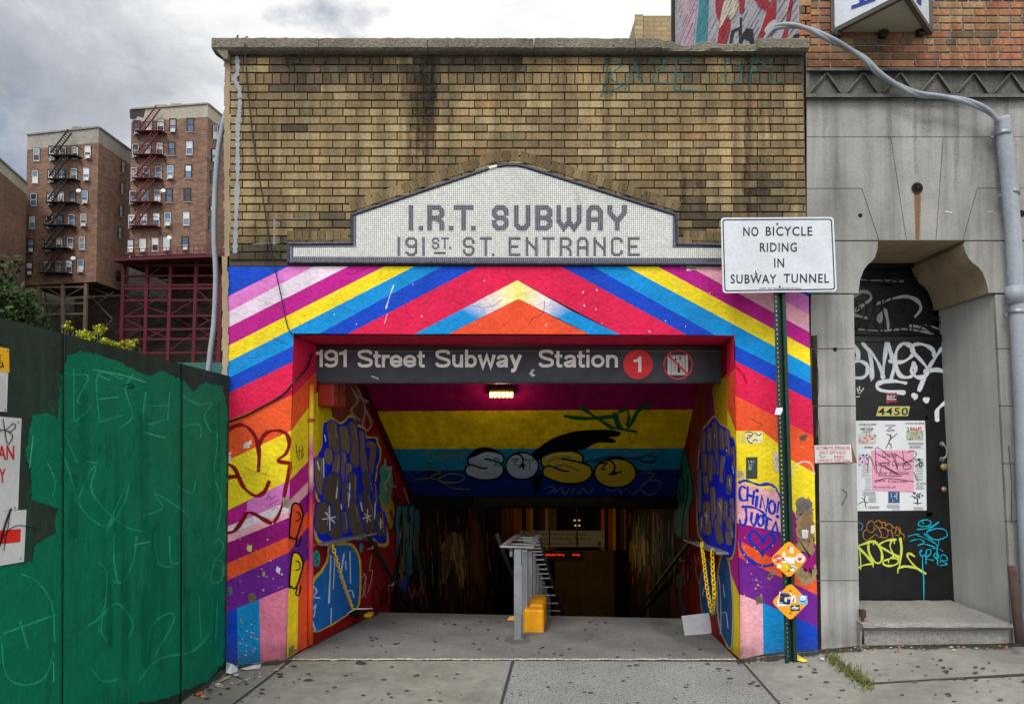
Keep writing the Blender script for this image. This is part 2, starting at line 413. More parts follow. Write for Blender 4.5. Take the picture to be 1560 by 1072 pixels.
def brick(mb,x0,y0,x1,y1,pl,col,proud,bev=.6):
    a=[(x0,y1),(x1,y1),(x1,y0),(x0,y0)]; b=[(x0+bev,y1-bev),(x1-bev,y1-bev),(x1-bev,y0+bev),(x0+bev,y0+bev)]
    pr=proud+R.uniform(-.002,.002); tl=[R.uniform(-.0012,.0012) for _ in range(4)]
    vs=[pl.hit(x,y,0) for x,y in a]+[pl.hit(x,y,pr-.003) for x,y in a]+[pl.hit(x,y,pr+tl[i]) for i,(x,y) in enumerate(b)]
    mb.add(vs,[(8,9,10,11)]+[(4+i,4+(i+1)%4,8+(i+1)%4,8+i) for i in range(4)]+[(i,(i+1)%4,4+(i+1)%4,4+i) for i in range(4)],col)
def xl(y): return 348+(343-348)*(y-90)/920
def xr(y): return 1224+(1246-1224)*(y-90)/920
rows=[];y=87.0
pat=['h','s','H','s','s','s','h','s','s','s','s','s','h','s','s','s','s','s','h','s','s','s','s','s','s']
for t in pat:
    h=17.6 if t=='H' else 12.15
    rows.append((t,y,min(y+h,405))); y+=h
    if y>402: break
for i,(t,ya,yb) in enumerate(rows):
    wob_=1.0; w={'s':39.2,'h':20.0,'H':12.8}[t]
    x=xl(ya)+3; xe=xr(ya)-1
    if t=='s' and i%2: x-=w*.5
    while x<xe-2:
        ww=w if t!='h' else (20.0 if (int(x)//20+i)%5 else 26)
        a=max(x,xl(ya)+3);b=min(x+ww,xe)
        if b-a>4:
            c=R.choice(TAN); s_=stain((a+b)/2,(ya+yb)/2)**1.1*R.uniform(.90,1.08)
            if R.random()<.012: s_*=.7
            if R.random()<.02: c=S(168,128,82)
            c=mul(mixc(c,S(120,112,100),.10),s_*.94)
            if s_<.6: c=mixc(c,mul(S(70,64,56),s_+.3),.5)
            brick(bm,a+.65,ya+1.0+R.uniform(-.2,.2),b-.65,yb-1.0+R.uniform(-.2,.2),FAC,c,.016)
        x+=ww
bm.build('brick_wall',M_brick,ent)
mo=MB(); mo.pp([(xl(90)+1,405),(xr(300),405),(xr(87),80),(xl(80)+1,80)],FAC,off=.001); mo.build('mortar_bed',M_mort,ent)
# ---- soldier bricks round the pediment
sb=MB()
def soldier(path,wid,step):
    pts=[V(p) for p in path]; seg=[(a,b) for a,b in zip(pts,pts[1:])]; tot=sum((b-a).length for a,b in seg); n=max(1,round(tot/step))
    def at(t):
        d=t*tot
        for a,b in seg:
            l=(b-a).length
            if d<=l+1e-6: return a+(b-a)*(d/l),(b-a).normalized()
            d-=l
        return pts[-1],(pts[-1]-pts[-2]).normalized()
    for i in range(n):
        p,t=at(i/n+.045/n);q,t2=at((i+1)/n-.045/n); nn=V((t.y,-t.x)); n2=V((t2.y,-t2.x))
        o=[p,q,q+n2*wid,p+nn*wid]
        vs=[FAC.hit(v.x,v.y,0) for v in o]+[FAC.hit(v.x,v.y,.020+R.uniform(-.001,.001)) for v in o]
        c=mul(R.choice(TAN[:4]),R.uniform(.44,.60))
        sb.add(vs,[(4,5,6,7)]+[(k,(k+1)%4,4+(k+1)%4,4+k) for k in range(4)],c)
arcL=[(535,322),(640,286),(744,250)]
arcR=[(806,249.5),(830,256),(930,289),(1034,322)]
top=[(744,250),(756,246.5),(772,244.5),(790,244.5),(806,249.5)]
soldier(arcL+top[1:]+arcR[1:],15,12.2)
soldier([(437,366),(531,365.5)],14.5,12.2); soldier([(1040,366),(1134,368)],14.5,12.2)
sb.build('soldier_course',M_brick,ent)
sm_=MB()
def soot(x,y0,y1,w,a): sm_.stroke([(x+R.uniform(-2,2),y0),(x+R.uniform(-3,3),(y0+y1)/2),(x+R.uniform(-3,3),y1)],FAC,w,S(34,27,20,a),off=.0185,soft=True)
for _ in range(34): x=R.gauss(652,16); y=R.uniform(84,120); soot(x,y,y+R.uniform(40,150),R.uniform(4,14),R.uniform(.12,.34))
for _ in range(34): x=R.gauss(1150,13); y=R.uniform(84,300); soot(x,y,y+R.uniform(40,120),R.uniform(4,13),R.uniform(.10,.30))
for _ in range(16): x=R.gauss(1060,14); y=R.uniform(230,310); soot(x,y,y+R.uniform(20,50),R.uniform(4,14),R.uniform(.10,.28))
for _ in range(16): x=R.gauss(955,30); y=R.uniform(270,300); soot(x,y,y+R.uniform(10,35),R.uniform(6,16),R.uniform(.10,.26))
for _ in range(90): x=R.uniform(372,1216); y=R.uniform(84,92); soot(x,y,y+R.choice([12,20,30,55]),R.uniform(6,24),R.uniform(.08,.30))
for _ in range(50): x=R.uniform(380,1210); y=R.uniform(110,320); soot(x,y,y+R.uniform(15,60),R.uniform(4,14),R.uniform(.05,.18))
for _ in range(20): x=R.uniform(360,440); y=R.uniform(335,370); soot(x,y,y+R.uniform(15,30),R.uniform(6,18),R.uniform(.10,.26))
sm_.build('soot_stain',M_spray,ent)
# ---- pediment sign in mosaic
ped=MB()
out=[(437,402),(437,369),(533.5,368),(533.5,325.5),(744,254),(757,250.5),(772,248.6),(789,248.8),(803,252),(1032,325),(1034,369.5),(1133,371),(1133,405)]
def ring_in(pts,d):
    n=len(pts);o=[]
    for i in range(n):
        a,b,c=V(pts[i-1]),V(pts[i]),V(pts[(i+1)%n])
        t1=(b-a).normalized();t2=(c-b).normalized(); n1=V((-t1.y,t1.x));n2=V((-t2.y,t2.x)); m=(n1+n2).normalized()
        o.append(tuple(b+m*d/max(m.dot(n1),.4)))
    return o
fld=ring_in(out,5)
ped.pp(fld[::1],FAC,off=.020)
pedo=ped.build('mosaic_sign',M_white_tile,ent,label='white mosaic pediment field')
br=MB()
n=len(out); inn=ring_in(out,5.2)
for i in range(n):
    a,b=V(out[i]),V(out[(i+1)%n]); ai,bi=V(inn[i]),V(inn[(i+1)%n]); l=(b-a).length; k=max(1,round(l/9.5))
    for j in range(k):
        t0,t1=j/k+.035/k,(j+1)/k-.035/k
        q=[a.lerp(b,t0),a.lerp(b,t1),ai.lerp(bi,t1),ai.lerp(bi,t0)]; m0=[q[0].lerp(q[3],.5),q[1].lerp(q[2],.5)]
        c=S(208,206,198) if (abs((q[0].x)-750)<9 and i==4) else jit(S(52,54,76),.25)
        vs=[FAC.hit(v.x,v.y,.0) for v in q]+[FAC.hit(q[0].x,q[0].y,.024),FAC.hit(q[1].x,q[1].y,.024),FAC.hit(q[2].x,q[2].y,.024),FAC.hit(q[3].x,q[3].y,.024),FAC.hit(m0[0].x,m0[0].y,.033),FAC.hit(m0[1].x,m0[1].y,.033)]
        br.add(vs,[(0,1,5,4),(4,5,9,8),(8,9,6,7),(7,6,2,3),(0,4,8,7,3),(1,2,6,9,5)],c)
br.build('bullnose_border',M_trim_tile,pedo)
db=MB()
db.pp([(443,398),(1128,400.5),(1128,393),(443,391)],FAC,off=.0225)
db.pp([(443,391),(447,391),(447,376),(443,376)],FAC,off=.0225)
db.pp([(443,376.5),(541,376),(541,373),(443,373.5)],FAC,off=.0225)
db.pp([(539,376),(542.5,376),(542.5,329),(539,330)],FAC,off=.0228)
db.pp([(1025,374),(1028.7,374),(1028.7,330),(1025,329)],FAC,off=.0228)
db.pp([(1025,377),(1128,378),(1128,375),(1025,374)],FAC,off=.0225)
db.build('inner_border',M_dark_tile,pedo)
gl=MB()
def L_(x0,x1,y0,y1,w,strokes):
    for s_ in strokes:
        h=w/2
        pts=[(x0+h+(x1-x0-w)*u,y0+h+(y1-y0-w)*v) for u,v in s_]
        if len(pts)==1: x,y=pts[0]; gl.rect(x-h,y-h,x+h,y+h,FAC,(1,1,1,1),.0235); continue
        # extend ends so strokes meet the box
        a,b=V(pts[0]),V(pts[1]); e=(a-b).normalized()*h; pts[0]=tuple(a+e)
        a,b=V(pts[-1]),V(pts[-2]); e=(a-b).normalized()*h; pts[-1]=tuple(a+e)
        gl.stroke(pts,FAC,w,(1,1,1,1),off=.0225,smooth=False,cap=False)
c=.26
A_=dict(
 I=[[(.5,0),(.5,1)]],
 R=[[(0,1),(0,0),(1-c,0),(1,c*.6),(1,.36),(1-c,.52),(0,.52)],[(.55,.52),(1,.75),(1,1)]],
 T=[[(0,0),(1,0)],[(.5,0),(.5,1)]],
 S=[[(1,.26),(1,.16),(1-c,0),(c,0),(0,.16),(0,.36),(c,.5),(1-c,.5),(1,.64),(1,.84),(1-c,1),(c,1),(0,.84),(0,.74)]],
 U=[[(0,0),(0,.82),(c,1),(1-c,1),(1,.82),(1,0)]],
 B=[[(0,.5),(0,0),(1-c,0),(1,.14),(1,.36),(1-c,.5),(0,.5),(0,1),(1-c,1),(1,.86),(1,.64),(1-c,.5)]],
 W=[[(0,0),(0,.66),(.25,1),(.5,.7),(.5,.1)],[(.5,.7),(.75,1),(1,.66),(1,0)]],
 A=[[(0,1),(0,.2),(c,0),(1-c,0),(1,.2),(1,1)],[(0,.58),(1,.58)]],
 Y=[[(0,0),(0,.25),(.5,.68),(1,.25),(1,0)],[(.5,.68),(.5,1)]],
 E=[[(1,0),(0,0),(0,1),(1,1)],[(0,.5),(.75,.5)]],
 N=[[(0,1),(0,0)],[(0,.12),(1,.72)],[(1,0),(1,1)]],
 C=[[(1,.2),(1,.12),(1-c,0),(c,0),(0,.14),(0,.86),(c,1),(1-c,1),(1,.88),(1,.8)]])
A_['9']=[[(1,.34),(1-c,.5),(c,.5),(0,.36),(0,.14),(c,0),(1-c,0),(1,.14),(1,.86),(1-c,1),(c,1),(0,.88)]]
A_['1']=[[(.5,0),(.5,1)]];A_['.']=[[(.5,.5)]]
for ch,x0,x1 in (('I',622,630),('R',651,677),('T',691.5,721),('S',749.5,775),('U',782.7,808),('B',815.4,841.3),('W',847.5,886),('A',893,918.4),('Y',925.5,955)):
    L_(x0,x1,312.3,351,7.4,A_[ch])
for x in (637.5,683.5,717.5): gl.rect(x,344,x+7,351,FAC,(1,1,1,1),.0236)
for ch,x0,x1 in (('1',605.5,609.5),('9',617.5,635.5),('1',643,647),('S',705,723),('T',731,749),('E',775,793),('N',800.7,819),('T',826.6,844.4),('R',852.7,871),('A',878.8,896.5),('N',904.4,923),('C',930.5,948.7),('E',956.6,974.3)):
    L_(x0,x1,361,389.5,3.7,A_[ch])
for ch,x0,x1 in (('S',658,669),('T',672,683.5)): L_(x0,x1,361.5,379,2.3,A_[ch])
gl.rect(684.5,376,687.5,379,FAC,(1,1,1,1),.0236); gl.rect(661,383.5,679,386.3,FAC,(1,1,1,1),.0236); gl.rect(749.5,385.6,753,389.4,FAC,(1,1,1,1),.0236)
gl.build('mosaic_lettering',M_dark_tile,pedo)
# ---- coping stones
def coping(x0,x1,broken=False,left=False):
    m=MB(); nx=max(2,int((x1-x0)/6)); 
    prof=[(.0,84.5),(-.06,84.0),(-.085,81.5),(-.085,68.5),(-.075,66.5),(.0,65.8),(.35,66.2)]
    vs=[];fs=[]
    for i in range(nx+1):
        x=x0+(x1-x0)*i/nx
        for j,(Y,yy) in enumerate(prof):
            dz=R.uniform(-.5,.5)*(1 if j in(3,4,5) else .4); dy=R.uniform(-.004,.004)
            sl=(x-330)*(70.5-65.5)/894*(0 if j<1 else 1)
            if broken and x>1002 and 2<=j<=5:
                dz+= (2.5+3.5*abs(math.sin(x/17))+R.uniform(-1.5,1.5)) if j>=3 else 0
                dy+= .045*abs(math.sin(x/23)) 
            # keep every section on a common plane by taking heights at the wall face
            q=P(x,yy+sl*.2+dz,0); vs.append((q.x,Y+dy,q.z))
    k=len(prof)
    for i in range(nx):
        for j in range(k-1): fs.append((i*k+j,i*k+j+1,(i+1)*k+j+1,(i+1)*k+j))
    fs.append(tuple(range(k))); fs.append(tuple(nx*k+j for j in range(k))[::-1])
    m.add(vs,fs); m.build('coping_stone',M_conc,ent,label='broken concrete coping stone' if broken else None)
coping(329,489.5);coping(490.5,652.5);coping(653.5,812.5);coping(813.5,964.5);coping(965.5,1148,True);coping(1149,1226)
cb=MB()
q=[P(330,66,0),P(330,79,0),P(347,97,0),P(352,97,0),P(352,66,0)]
cb.add([(v.x,-.07,v.z) for v in q]+[(v.x,.25,v.z) for v in q],[(0,1,2,3,4),(9,8,7,6,5)]+[(i,5+i,5+(i+1)%5,(i+1)%5) for i in range(5)])
cb.build('corbel_stone',M_conc,ent)
# ---- mural
mu=MB()
def mp_(px,c,off=.002): mu.pp(px,FAC,c,off)
# left half
mp_([(346.5,406),(439,406),(345,452.5)],BLUE)
def band(a0,a1,b1,b0,c): mp_([a0,a1,b1,b0],c)
band((439,406),(478,406),(343,478),(345,452.5),LIL)
band((478,406),(530,406),(343,501),(343,478),WHT)
band((530,406),(585,406),(343,529),(343,501),MAG)
band((585,406),(631,406),(340,555),(343,529),YEL)
mp_([(631,406),(673,406),(487,508),(447,508),(446.5,527),(345,577),(340,577),(340,555)],CYAN)
mp_([(673,406),(728,406),(530,508.5),(487,508)],BLUE); mp_([(446.5,527),(446,551),(346,599.5),(341,599),(340,577),(345,577)],BLUE)
mp_([(728,406),(788,406),(788,427),(631,509),(530,508.5)],CRI); mp_([(446,551),(445,602),(346,640),(346,599.5)],CRI)
mp_([(445,602),(443,656),(347,701),(346,640)],ORA)
mp_([(443,656),(441.5,731),(347,777),(347,701)],YEL)
mp_([(441.5,731),(441,762),(375,790),(347,801),(347,777),(377,763)],LIL); mu.pp([(347,801),(347,777),(377,763),(375,790)],FAC,MAG,.0028)
mp_([(441,762),(440.6,784),(347,824),(347,801)],WHT); mu.pp([(440.6,778),(440.6,788),(347,826),(347,814)],FAC,PPK,.0028)
mp_([(440.6,788),(440.3,817),(346,858),(347,826)],PLUM)
mp_([(440.3,817),(440,841),(346,884),(346,858)],ORA)
mp_([(440,841),(439.5,894),(346,932),(346,884)],VIO)
mp_([(361,926),(346,932),(344,1017),(362,1014)],BLUE); mp_([(361,926),(395,912),(397,1010),(362,1014)],CYAN); mp_([(395,912),(439.5,894),(437,1002.5),(397,1010)],PNK)
# right half
Rr=[(788,427),(788,406),(855,406),(1046,510),(945,509.5)]
mp_(Rr,CRI)
mp_([(855,406),(903,406),(1090,510.5),(1046,510)],BLUE)
mp_([(903,406),(954,406),(1234.5,557),(1235,584),(1120,526.5),(1118.5,511),(1090,510.5)],CYAN)
mp_([(954,406),(1002,406),(1233.5,531),(1234.5,557)],YEL)
mp_([(1002,406),(1050,406),(1233,506),(1233.5,531)],MAG)
mp_([(1050,406),(1101,406),(1232.5,479),(1233,506)],PPK)
mp_([(1101,406),(1145,406),(1232,452),(1232.5,479)],LIL)
mp_([(1145,406),(1231,406),(1232,452)],BLUE)
mp_([(1120,526.5),(1235,584),(1237,610),(1120,549.5)],BLUE)
mp_([(1120,549.5),(1237,610),(1239,664),(1120,602)],CRI)
mp_([(1120,602),(1239,664),(1241,720),(1205,700),(1194,682),(1160,656),(1121,656)],ORA)
mp_([(1121,656),(1160,656),(1194,682),(1205,700),(1241,720),(1243,830),(1200,765),(1180,748),(1121,734)],YEL)
mp_([(1121,734),(1180,748),(1200,765),(1197,812),(1123,796)],PPK)
mp_([(1123,796),(1197,812),(1200,765),(1243,830),(1244,881),(1200,862),(1124,822)],PLUM)
mp_([(1124,822),(1200,862),(1244,881),(1245,906),(1163,866),(1125,848)],ORA)
mp_([(1125,848),(1163,866),(1245,906),(1245.5,955),(1161,917),(1127,905)],VIO)
mp_([(1127,905),(1162,917.5),(1163,996),(1128,1003.5)],PPK)
mp_([(1162,917.5),(1205,937),(1206,992),(1163,996)],CYAN); mp_([(1205,937),(1245.5,955),(1246,990),(1206,992)],BLUE)
# inner chevron
Cg=[(788,427),(710,467.6),(631,509)]; Ci=[(790,455),(737,481.5),(684,508.5)]
def grad(a,b,ca,cb,n=8):
    for i in range(n):
        t0,t1=i/n,(i+1)/n
        L0=[V(a[0]).lerp(V(a[1]),t) for t in (t0,t1)]; L1=[V(b[0]).lerp(V(b[1]),t) for t in (t0,t1)]
        mu.add([FAC.hit(*p,.002) for p in (L0[0],L0[1],L1[1],L1[0])],[(0,1,2,3)],[mixc(ca,cb,t0),mixc(ca,cb,t1),mixc(ca,cb,t1),mixc(ca,cb,t0)])
PY=S(244,232,120);PW=S(226,214,222)
grad([(788,427),(735,454.6)],[(790,455),(753,473.5)],PY,PW);grad([(735,454.6),(700,473)],[(753,473.5),(727,486.5)],PW,CYAN);mp_([(700,473),(631,509),(684,508.5),(727,486.5)],CYAN)
grad([(788,427),(838,455)],[(790,455),(826,474)],PY,PW);grad([(838,455),(873,474.5)],[(826,474),(850,486.5)],PW,CYAN);mp_([(873,474.5),(945,509.5),(898,509),(850,486.5)],CYAN)
mp_([(790,455),(684,508.5),(898,509)],S(236,82,44))
# jamb reveals and soffit (run back to the sign)
def lw(px,c,off=.001): mu.pp(px,LW,c,off)
lw([(446.8,508),(487,529),(487,560),(446,603)],CRI); lw([(446,603),(487,560),(480,607),(443,657)],ORA)
lw([(443,657),(480,607),(480,692),(441.7,731)],YEL); lw([(441.7,731),(480,692),(480,722),(441,762)],MAG)
lw([(441,762),(480,722),(480,738),(440.6,783)],PPK); lw([(440.6,783),(480,738),(480,764),(440.3,817)],PLUM)
lw([(440.3,817),(480,764),(480,787),(440,841)],ORA); lw([(440,841),(480,787),(478,838),(439.5,894)],VIO)
lw([(439.5,894),(455,869),(453,992),(437,1003)],YEL); lw([(455,869),(478,838),(477,980),(453,992)],ORA)
def rw(px,c,off=.001): mu.pp(px,RW,c,off)
rw([(1118.5,508),(1108,524),(1106,600),(1120,650)],CRI); rw([(1119.5,560),(1106,580),(1104,612),(1120.5,655)],ORA,.002)
rw([(1120.5,655),(1104,612),(1103,700),(1121,740)],YEL)
rw([(1121,740),(1103,700),(1104,850),(1126,905)],MAG); rw([(1126,905),(1104,850),(1106,985),(1128,1003.5)],YEL)
mu.poly([P(446.8,510,0),P(1118.5,511,0),P(1118.5,511,0)+AX*.62,P(446.8,510,0)+AX*.62],CRI)
mural=mu.build('mural_wall',M_mural,ent,label='rainbow chevron mural on plaster')
# ragged plaster strip at the left corner
rg=MB(); L0=[(351-R.uniform(0,4),90+i*12) for i in range(42)]; 
for i in range(41):
    y0,y1=90+i*12,102+i*12; k=1 if y1<400 else 0
    a=341+R.uniform(-1,2); b=346+R.uniform(0,3)
    for pts in ([(338.5+3*k+R.uniform(-1.5,1),y1),(b+3*k,y1),(b+3*k,y0),(339+3*k+R.uniform(-1.5,1),y0)],):
        rg.add([FAC.hit(x,y,.014) for x,y in pts],[(0,1,2,3)],jit(S(176,164,140) if R.random()<.7 else S(205,190,150),.2))
rg.build('corner_plaster',M_stonein,ent)
ck=MB()
ck.stroke([(361,88),(362,110),(357,120),(364,135),(365,160),(362,200),(362,260),(360,320),(358,382)],FAC,6.5,S(138,142,152),off=.018,wob=.45,sub=14)
ck.stroke([(418,330),(418,372)],FAC,2.5,S(120,124,134),off=.015,wob=.3);ck.stroke([(385,372),(425,370)],FAC,1.6,S(110,112,120),off=.015,wob=.3);ck.stroke([(405,334),(470,333)],FAC,1.5,S(110,112,120),off=.015,wob=.3)
ck.build('caulk_repair',M_attr,ent)
# peeled and bare plaster patches
pt=MB()
def patch(px,c):
    w_=max(p[0] for p in px)-min(p[0] for p in px)
    pt.jag(px,FAC,c,off=.0035,amp=min(1.6,w_*.07),step=2.2,soft=.5)
    if w_>9:
        cx=sum(p[0] for p in px)/len(px);cy=sum(p[1] for p in px)/len(px)
        pt.jag([(cx+(x-cx)*.6+R.uniform(-2,2),cy+(y-cy)*.6) for x,y in px],FAC,mul(c,R.uniform(.7,.85)),off=.0036,amp=1.6,step=2.2,soft=.6)
patch([(1214,770),(1222,760),(1232,757),(1238,775),(1240,800),(1241,835),(1236,850),(1226,838),(1215,842),(1213,800)],S(146,124,88))
patch([(1213,762),(1224,756),(1236,764),(1237,785),(1226,778),(1216,790)],S(112,106,100))
patch([(1214,848),(1222,866),(1236,878),(1243,858),(1244,878),(1236,888),(1222,888),(1213,876)],S(160,140,104))
patch([(1124,715),(1133,718),(1134,728),(1128,730),(1122,726)],S(196,176,150)); patch([(1178,690),(1188,688),(1189,720),(1180,716)],S(206,190,166))
patch([(1150,912),(1160,905),(1162,916),(1152,920)],S(120,108,104)); patch([(1168,880),(1178,866),(1180,872),(1172,884)],S(150,130,100))
patch([(1175,742),(1181,744),(1180,752),(1174,750)],S(190,170,140)); patch([(1218,664),(1230,662),(1226,670),(1219,672)],S(110,90,80))
patch([(1236,800),(1241,800),(1240,812),(1235,812)],S(224,220,224)); patch([(1222,806),(1232,808),(1230,820),(1223,818)],S(220,216,226))
patch([(1038,406),(1070,407),(1062,413),(1048,410)],S(206,200,180))
patch([(376,832),(384,830),(383,840),(377,838)],S(208,196,120)); patch([(378,905),(388,902),(392,915),(380,918)],S(128,110,90)); patch([(399,870),(404,870),(404,878),(400,878)],S(150,140,120)); patch([(422,862),(427,866),(425,874),(420,868)],S(214,205,216))
patch([(430,758),(441,757),(440,773),(432,772)],S(150,140,120)); patch([(347,895),(352,893),(355,902),(349,906)],S(70,120,120)); patch([(372,675),(384,671),(379,681),(370,684)],S(224,214,206)); patch([(346,690),(352,688),(351,704),(346,706)],S(216,206,196))
patch([(434,990),(447,982),(452,992),(437,1001)],S(120,105,60))
for _ in range(60):
    x,y=R.choice([(R.uniform(352,436),R.uniform(820,905)),(R.uniform(1126,1165),R.uniform(838,915)),(R.uniform(1127,1190),R.uniform(800,845)),(R.uniform(364,394),R.uniform(930,1005))]); r=R.uniform(.5,1.6)
    patch([(x-r,y),(x,y-r*R.uniform(.6,1.6)),(x+r,y),(x+R.uniform(-1,1),y+r)],R.choice([S(214,196,210),S(200,170,90),S(236,200,60),S(150,120,130)]))
pt.build('bare_plaster',M_spray,mural)
# ---- graffiti on the mural
def graf(label,fn,par=None,mat=None):
    m=MB(); fn(m); return m.build('graffiti',mat or M_spray,par or mural,label=label)
def z3(p): return [(330+x/2.481,640+y/2.481) for x,y in p]
def g1(m):
    c=S(128,12,26)
    for s_ in ([(45,35),(80,18),(115,25),(145,60),(160,120),(158,190)],[(160,90),(185,50),(225,38),(262,50),(275,85),(262,125),(232,152),(278,162)],[(45,165),(70,185),(95,240),(120,270),(150,285),(180,270),(198,232)],[(45,215),(75,212),(92,218)],[(278,175),(262,250),(245,330),(215,385),(180,375),(140,352),(115,350),(100,375),(70,415),(45,425)]):
        m.stroke(z3(s_),FAC,5.2,c,soft=True)
graf('dark red looping spray tag',g1)
def g2(m):
    k=S(14,12,14)
    for oy,pc in ((0,ORA),(186,YEL)):
        o=[(280,440-oy*0),(300,445),(322,380),(326,350),(312,318),(290,315),(282,350),(275,440)]
        o=[(x,y+oy) for x,y in o]
        m.blob(z3(o),LW,pc,off=.002,soft=.5)
        m.stroke(z3(o+[o[0]]),LW,2.6,k)
        m.stroke(z3([(300,380+oy),(316,372+oy),(312,350+oy),(300,345+oy)]),LW,1.8,k); m.stroke(z3([(305,445+oy),(300,470+oy),(312,472+oy),(318,440+oy)]),LW,2.2,k)
graf('two black outlined bird shapes',g2)
def g2b(m):
    k=S(40,30,20)
    for s_ in ([(300,90),(305,140)],[(312,100),(312,150)],[(325,95),(322,145),(330,120)],[(300,120),(328,112)]): m.stroke(z3(s_),LW,.9,k)
    for s_ in ([(120,190),(140,205),(160,180),(180,205),(200,180)],[(110,180),(150,195),(200,210)]): m.stroke(z3(s_),FAC,.7,S(170,150,40))
    for s_ in ([(185,300),(200,285),(205,300),(225,280)],[(200,320),(215,310),(235,300)],[(210,340),(225,330),(232,335)]): m.stroke(z3(s_),FAC,.7,S(40,20,60))
graf('thin pen scribbles',g2b)
def z4(p): return [(1020+x/4.661,590+y/4.661) for x,y in p]
def z5(p): return [(1020+x/4.467,790+y/4.467) for x,y in p]
def g3(m):
    b=S(12,52,176)
    def s(p,w=4.6,f=z4,**k): m.stroke(f(p),FAC,w,b,soft=True,**k)
    s([(498,672),(540,660),(600,680),(640,692),(700,685),(750,710),(790,785)],3.6)
    s([(537,712),(512,700),(497,740),(508,795),(542,800)],3.4); s([(555,708),(552,800)],3.4);s([(600,735),(590,825)],3.4);s([(555,762),(598,775)],3.4)
    s([(622,775),(614,840)],3.4);s([(620,728),(623,733)],4); s([(645,850),(655,770),(685,885),(700,790)],3.4,smooth=False)
    s([(728+22*math.cos(a),850+45*math.sin(a)) for a in [i*math.pi/6 for i in range(13)]],3.4)
    s([(776,812),(765,885)],4);s([(765,912),(768,917)],5)
    s([(520,845),(580,848),(640,870),(682,905)],3.4); s([(540,862),(545,920),(535,970),(510,975),(498,940)],3.6)
    s([(585,890),(580,950),(605,975),(625,900)],3.6); s([(648+20*math.cos(a),945+36*math.sin(a)) for a in [i*math.pi/6 for i in range(13)]],3.4)
    s([(660,905),(725,940)],3.6);s([(692,930),(685,1005)],3.6); s([(718,1040),(755,955),(778,1065)],3.6,smooth=False);s([(730,1020),(770,1032)],3)
    s([(635,245),(600,200),(550,150),(545,100),(580,85),(625,130),(635,160),(660,110),(700,110),(715,145),(680,190),(640,215),(635,245)],4.2,z5)
    s([(480,150),(490,210),(530,265),(590,305),(650,320),(700,310)],4.2,z5)
graf('blue CHINO tag with a heart',g3)
def g4(m):
    m.rect(1136.5,696,1154,729,FAC,S(62,74,66),.003); w=S(190,196,188)
    m.text('191',1140,701.5,1149,705,FAC,w,.0036);m.text('ST.',1140,707,1148,710,FAC,w,.0036);m.ring(1142.6,713,1.9,2.5,FAC,w,.0036,n=14);m.text('1',1142,711.8,1143.2,714.2,FAC,w,.0036)
graf('small dark stencil patch',g4)
def g5(m):
    m.rect(1125,657.5,1162,675,FAC,S(226,206,90),.003); k=S(20,18,18)
    m.rect(1136,657.5,1162,675,FAC,S(232,220,176),.0034)
    for p in ([(1136,659),(1141,657.5),(1147,660),(1143,665),(1138,667)],[(1138,668),(1141,673),(1146,675)],[(1147,672),(1150,669),(1154,671)],[(1150,659),(1156,663),(1160,660)],[(1139,662),(1144,663)]): m.stroke(p,FAC,1.3,k,off=.004)
graf('torn paste-up of a drawn face',g5)
def g6(m):
    m.stroke([(1205,722),(1214,707),(1226,703),(1236,707),(1241,722)],FAC,2.2,S(214,200,190),soft=True)
    m.stroke([(600,434),(594,450),(588,470)],FAC,1.6,S(220,224,230),soft=True,wob=.4); m.stroke([(590,478),(586,492)],FAC,1,S(220,200,210),soft=True)
    m.stroke([(1122,560),(1132,570),(1138,585)],FAC,3,S(190,10,50),soft=True)
    for _ in range(26):
        x=R.uniform(350,1236); y=R.uniform(412,505) if 450<x<1115 else R.uniform(412,990); m.stroke([(x,y),(x+R.uniform(-1,1),y+R.uniform(.5,2))],FAC,R.uniform(.7,1.7),S(226,220,224))
graf('pale scuffs and drips',g6)
def g6b(m):
    for _ in range(22):
        x,y=R.choice([(R.uniform(450,1110),R.uniform(412,500)),(R.uniform(352,436),R.uniform(450,1000)),(R.uniform(1126,1236),R.uniform(560,980))]); p=[(x,y)]; a=R.uniform(-.5,.5)+R.choice([0,0,1.4])
        for k in range(R.randint(4,11)): a+=R.uniform(-.5,.5); x+=math.cos(a)*R.uniform(3,6); y+=math.sin(a)*R.uniform(2,5); p.append((x,y))
        if all(348<q[0]<1236 and 408<q[1]<1000 and not(446<q[0]<1120 and q[1]>506) for q in p): m.stroke(p,FAC,R.uniform(.35,.7),S(70,40,44,.8),off=.0032,smooth=False,cap=False)
    for _ in range(80):
        x=R.uniform(360,1225); y=R.uniform(410,500); c=R.choice([S(255,250,245,R.uniform(.04,.10)),S(40,30,30,R.uniform(.04,.10))]); sl=(-.51 if x<788 else .51); l=R.uniform(20,70)
        m.stroke([(x,y),(x+l*.5,y+sl*l*.5+R.uniform(-2,2)),(x+l,y+sl*l)],FAC,R.uniform(5,14),c,off=.0031,soft=True) if 408<y+sl*l<504 and x+l<1228 else None
    for _ in range(60):
        x=R.choice([R.uniform(352,434),R.uniform(1130,1236)]); y=R.uniform(640,960); m.stroke([(x,y),(x+R.uniform(-3,3),y+R.uniform(12,40))],FAC,R.uniform(4,12),R.choice([S(255,250,245,R.uniform(.05,.12)),S(40,30,30,R.uniform(.06,.16))]),off=.0031,soft=True)
graf('hairline cracks in the painted plaster',g6b)
def z1b(p): return [(780+x/2.552,y/2.552) for x,y in p]
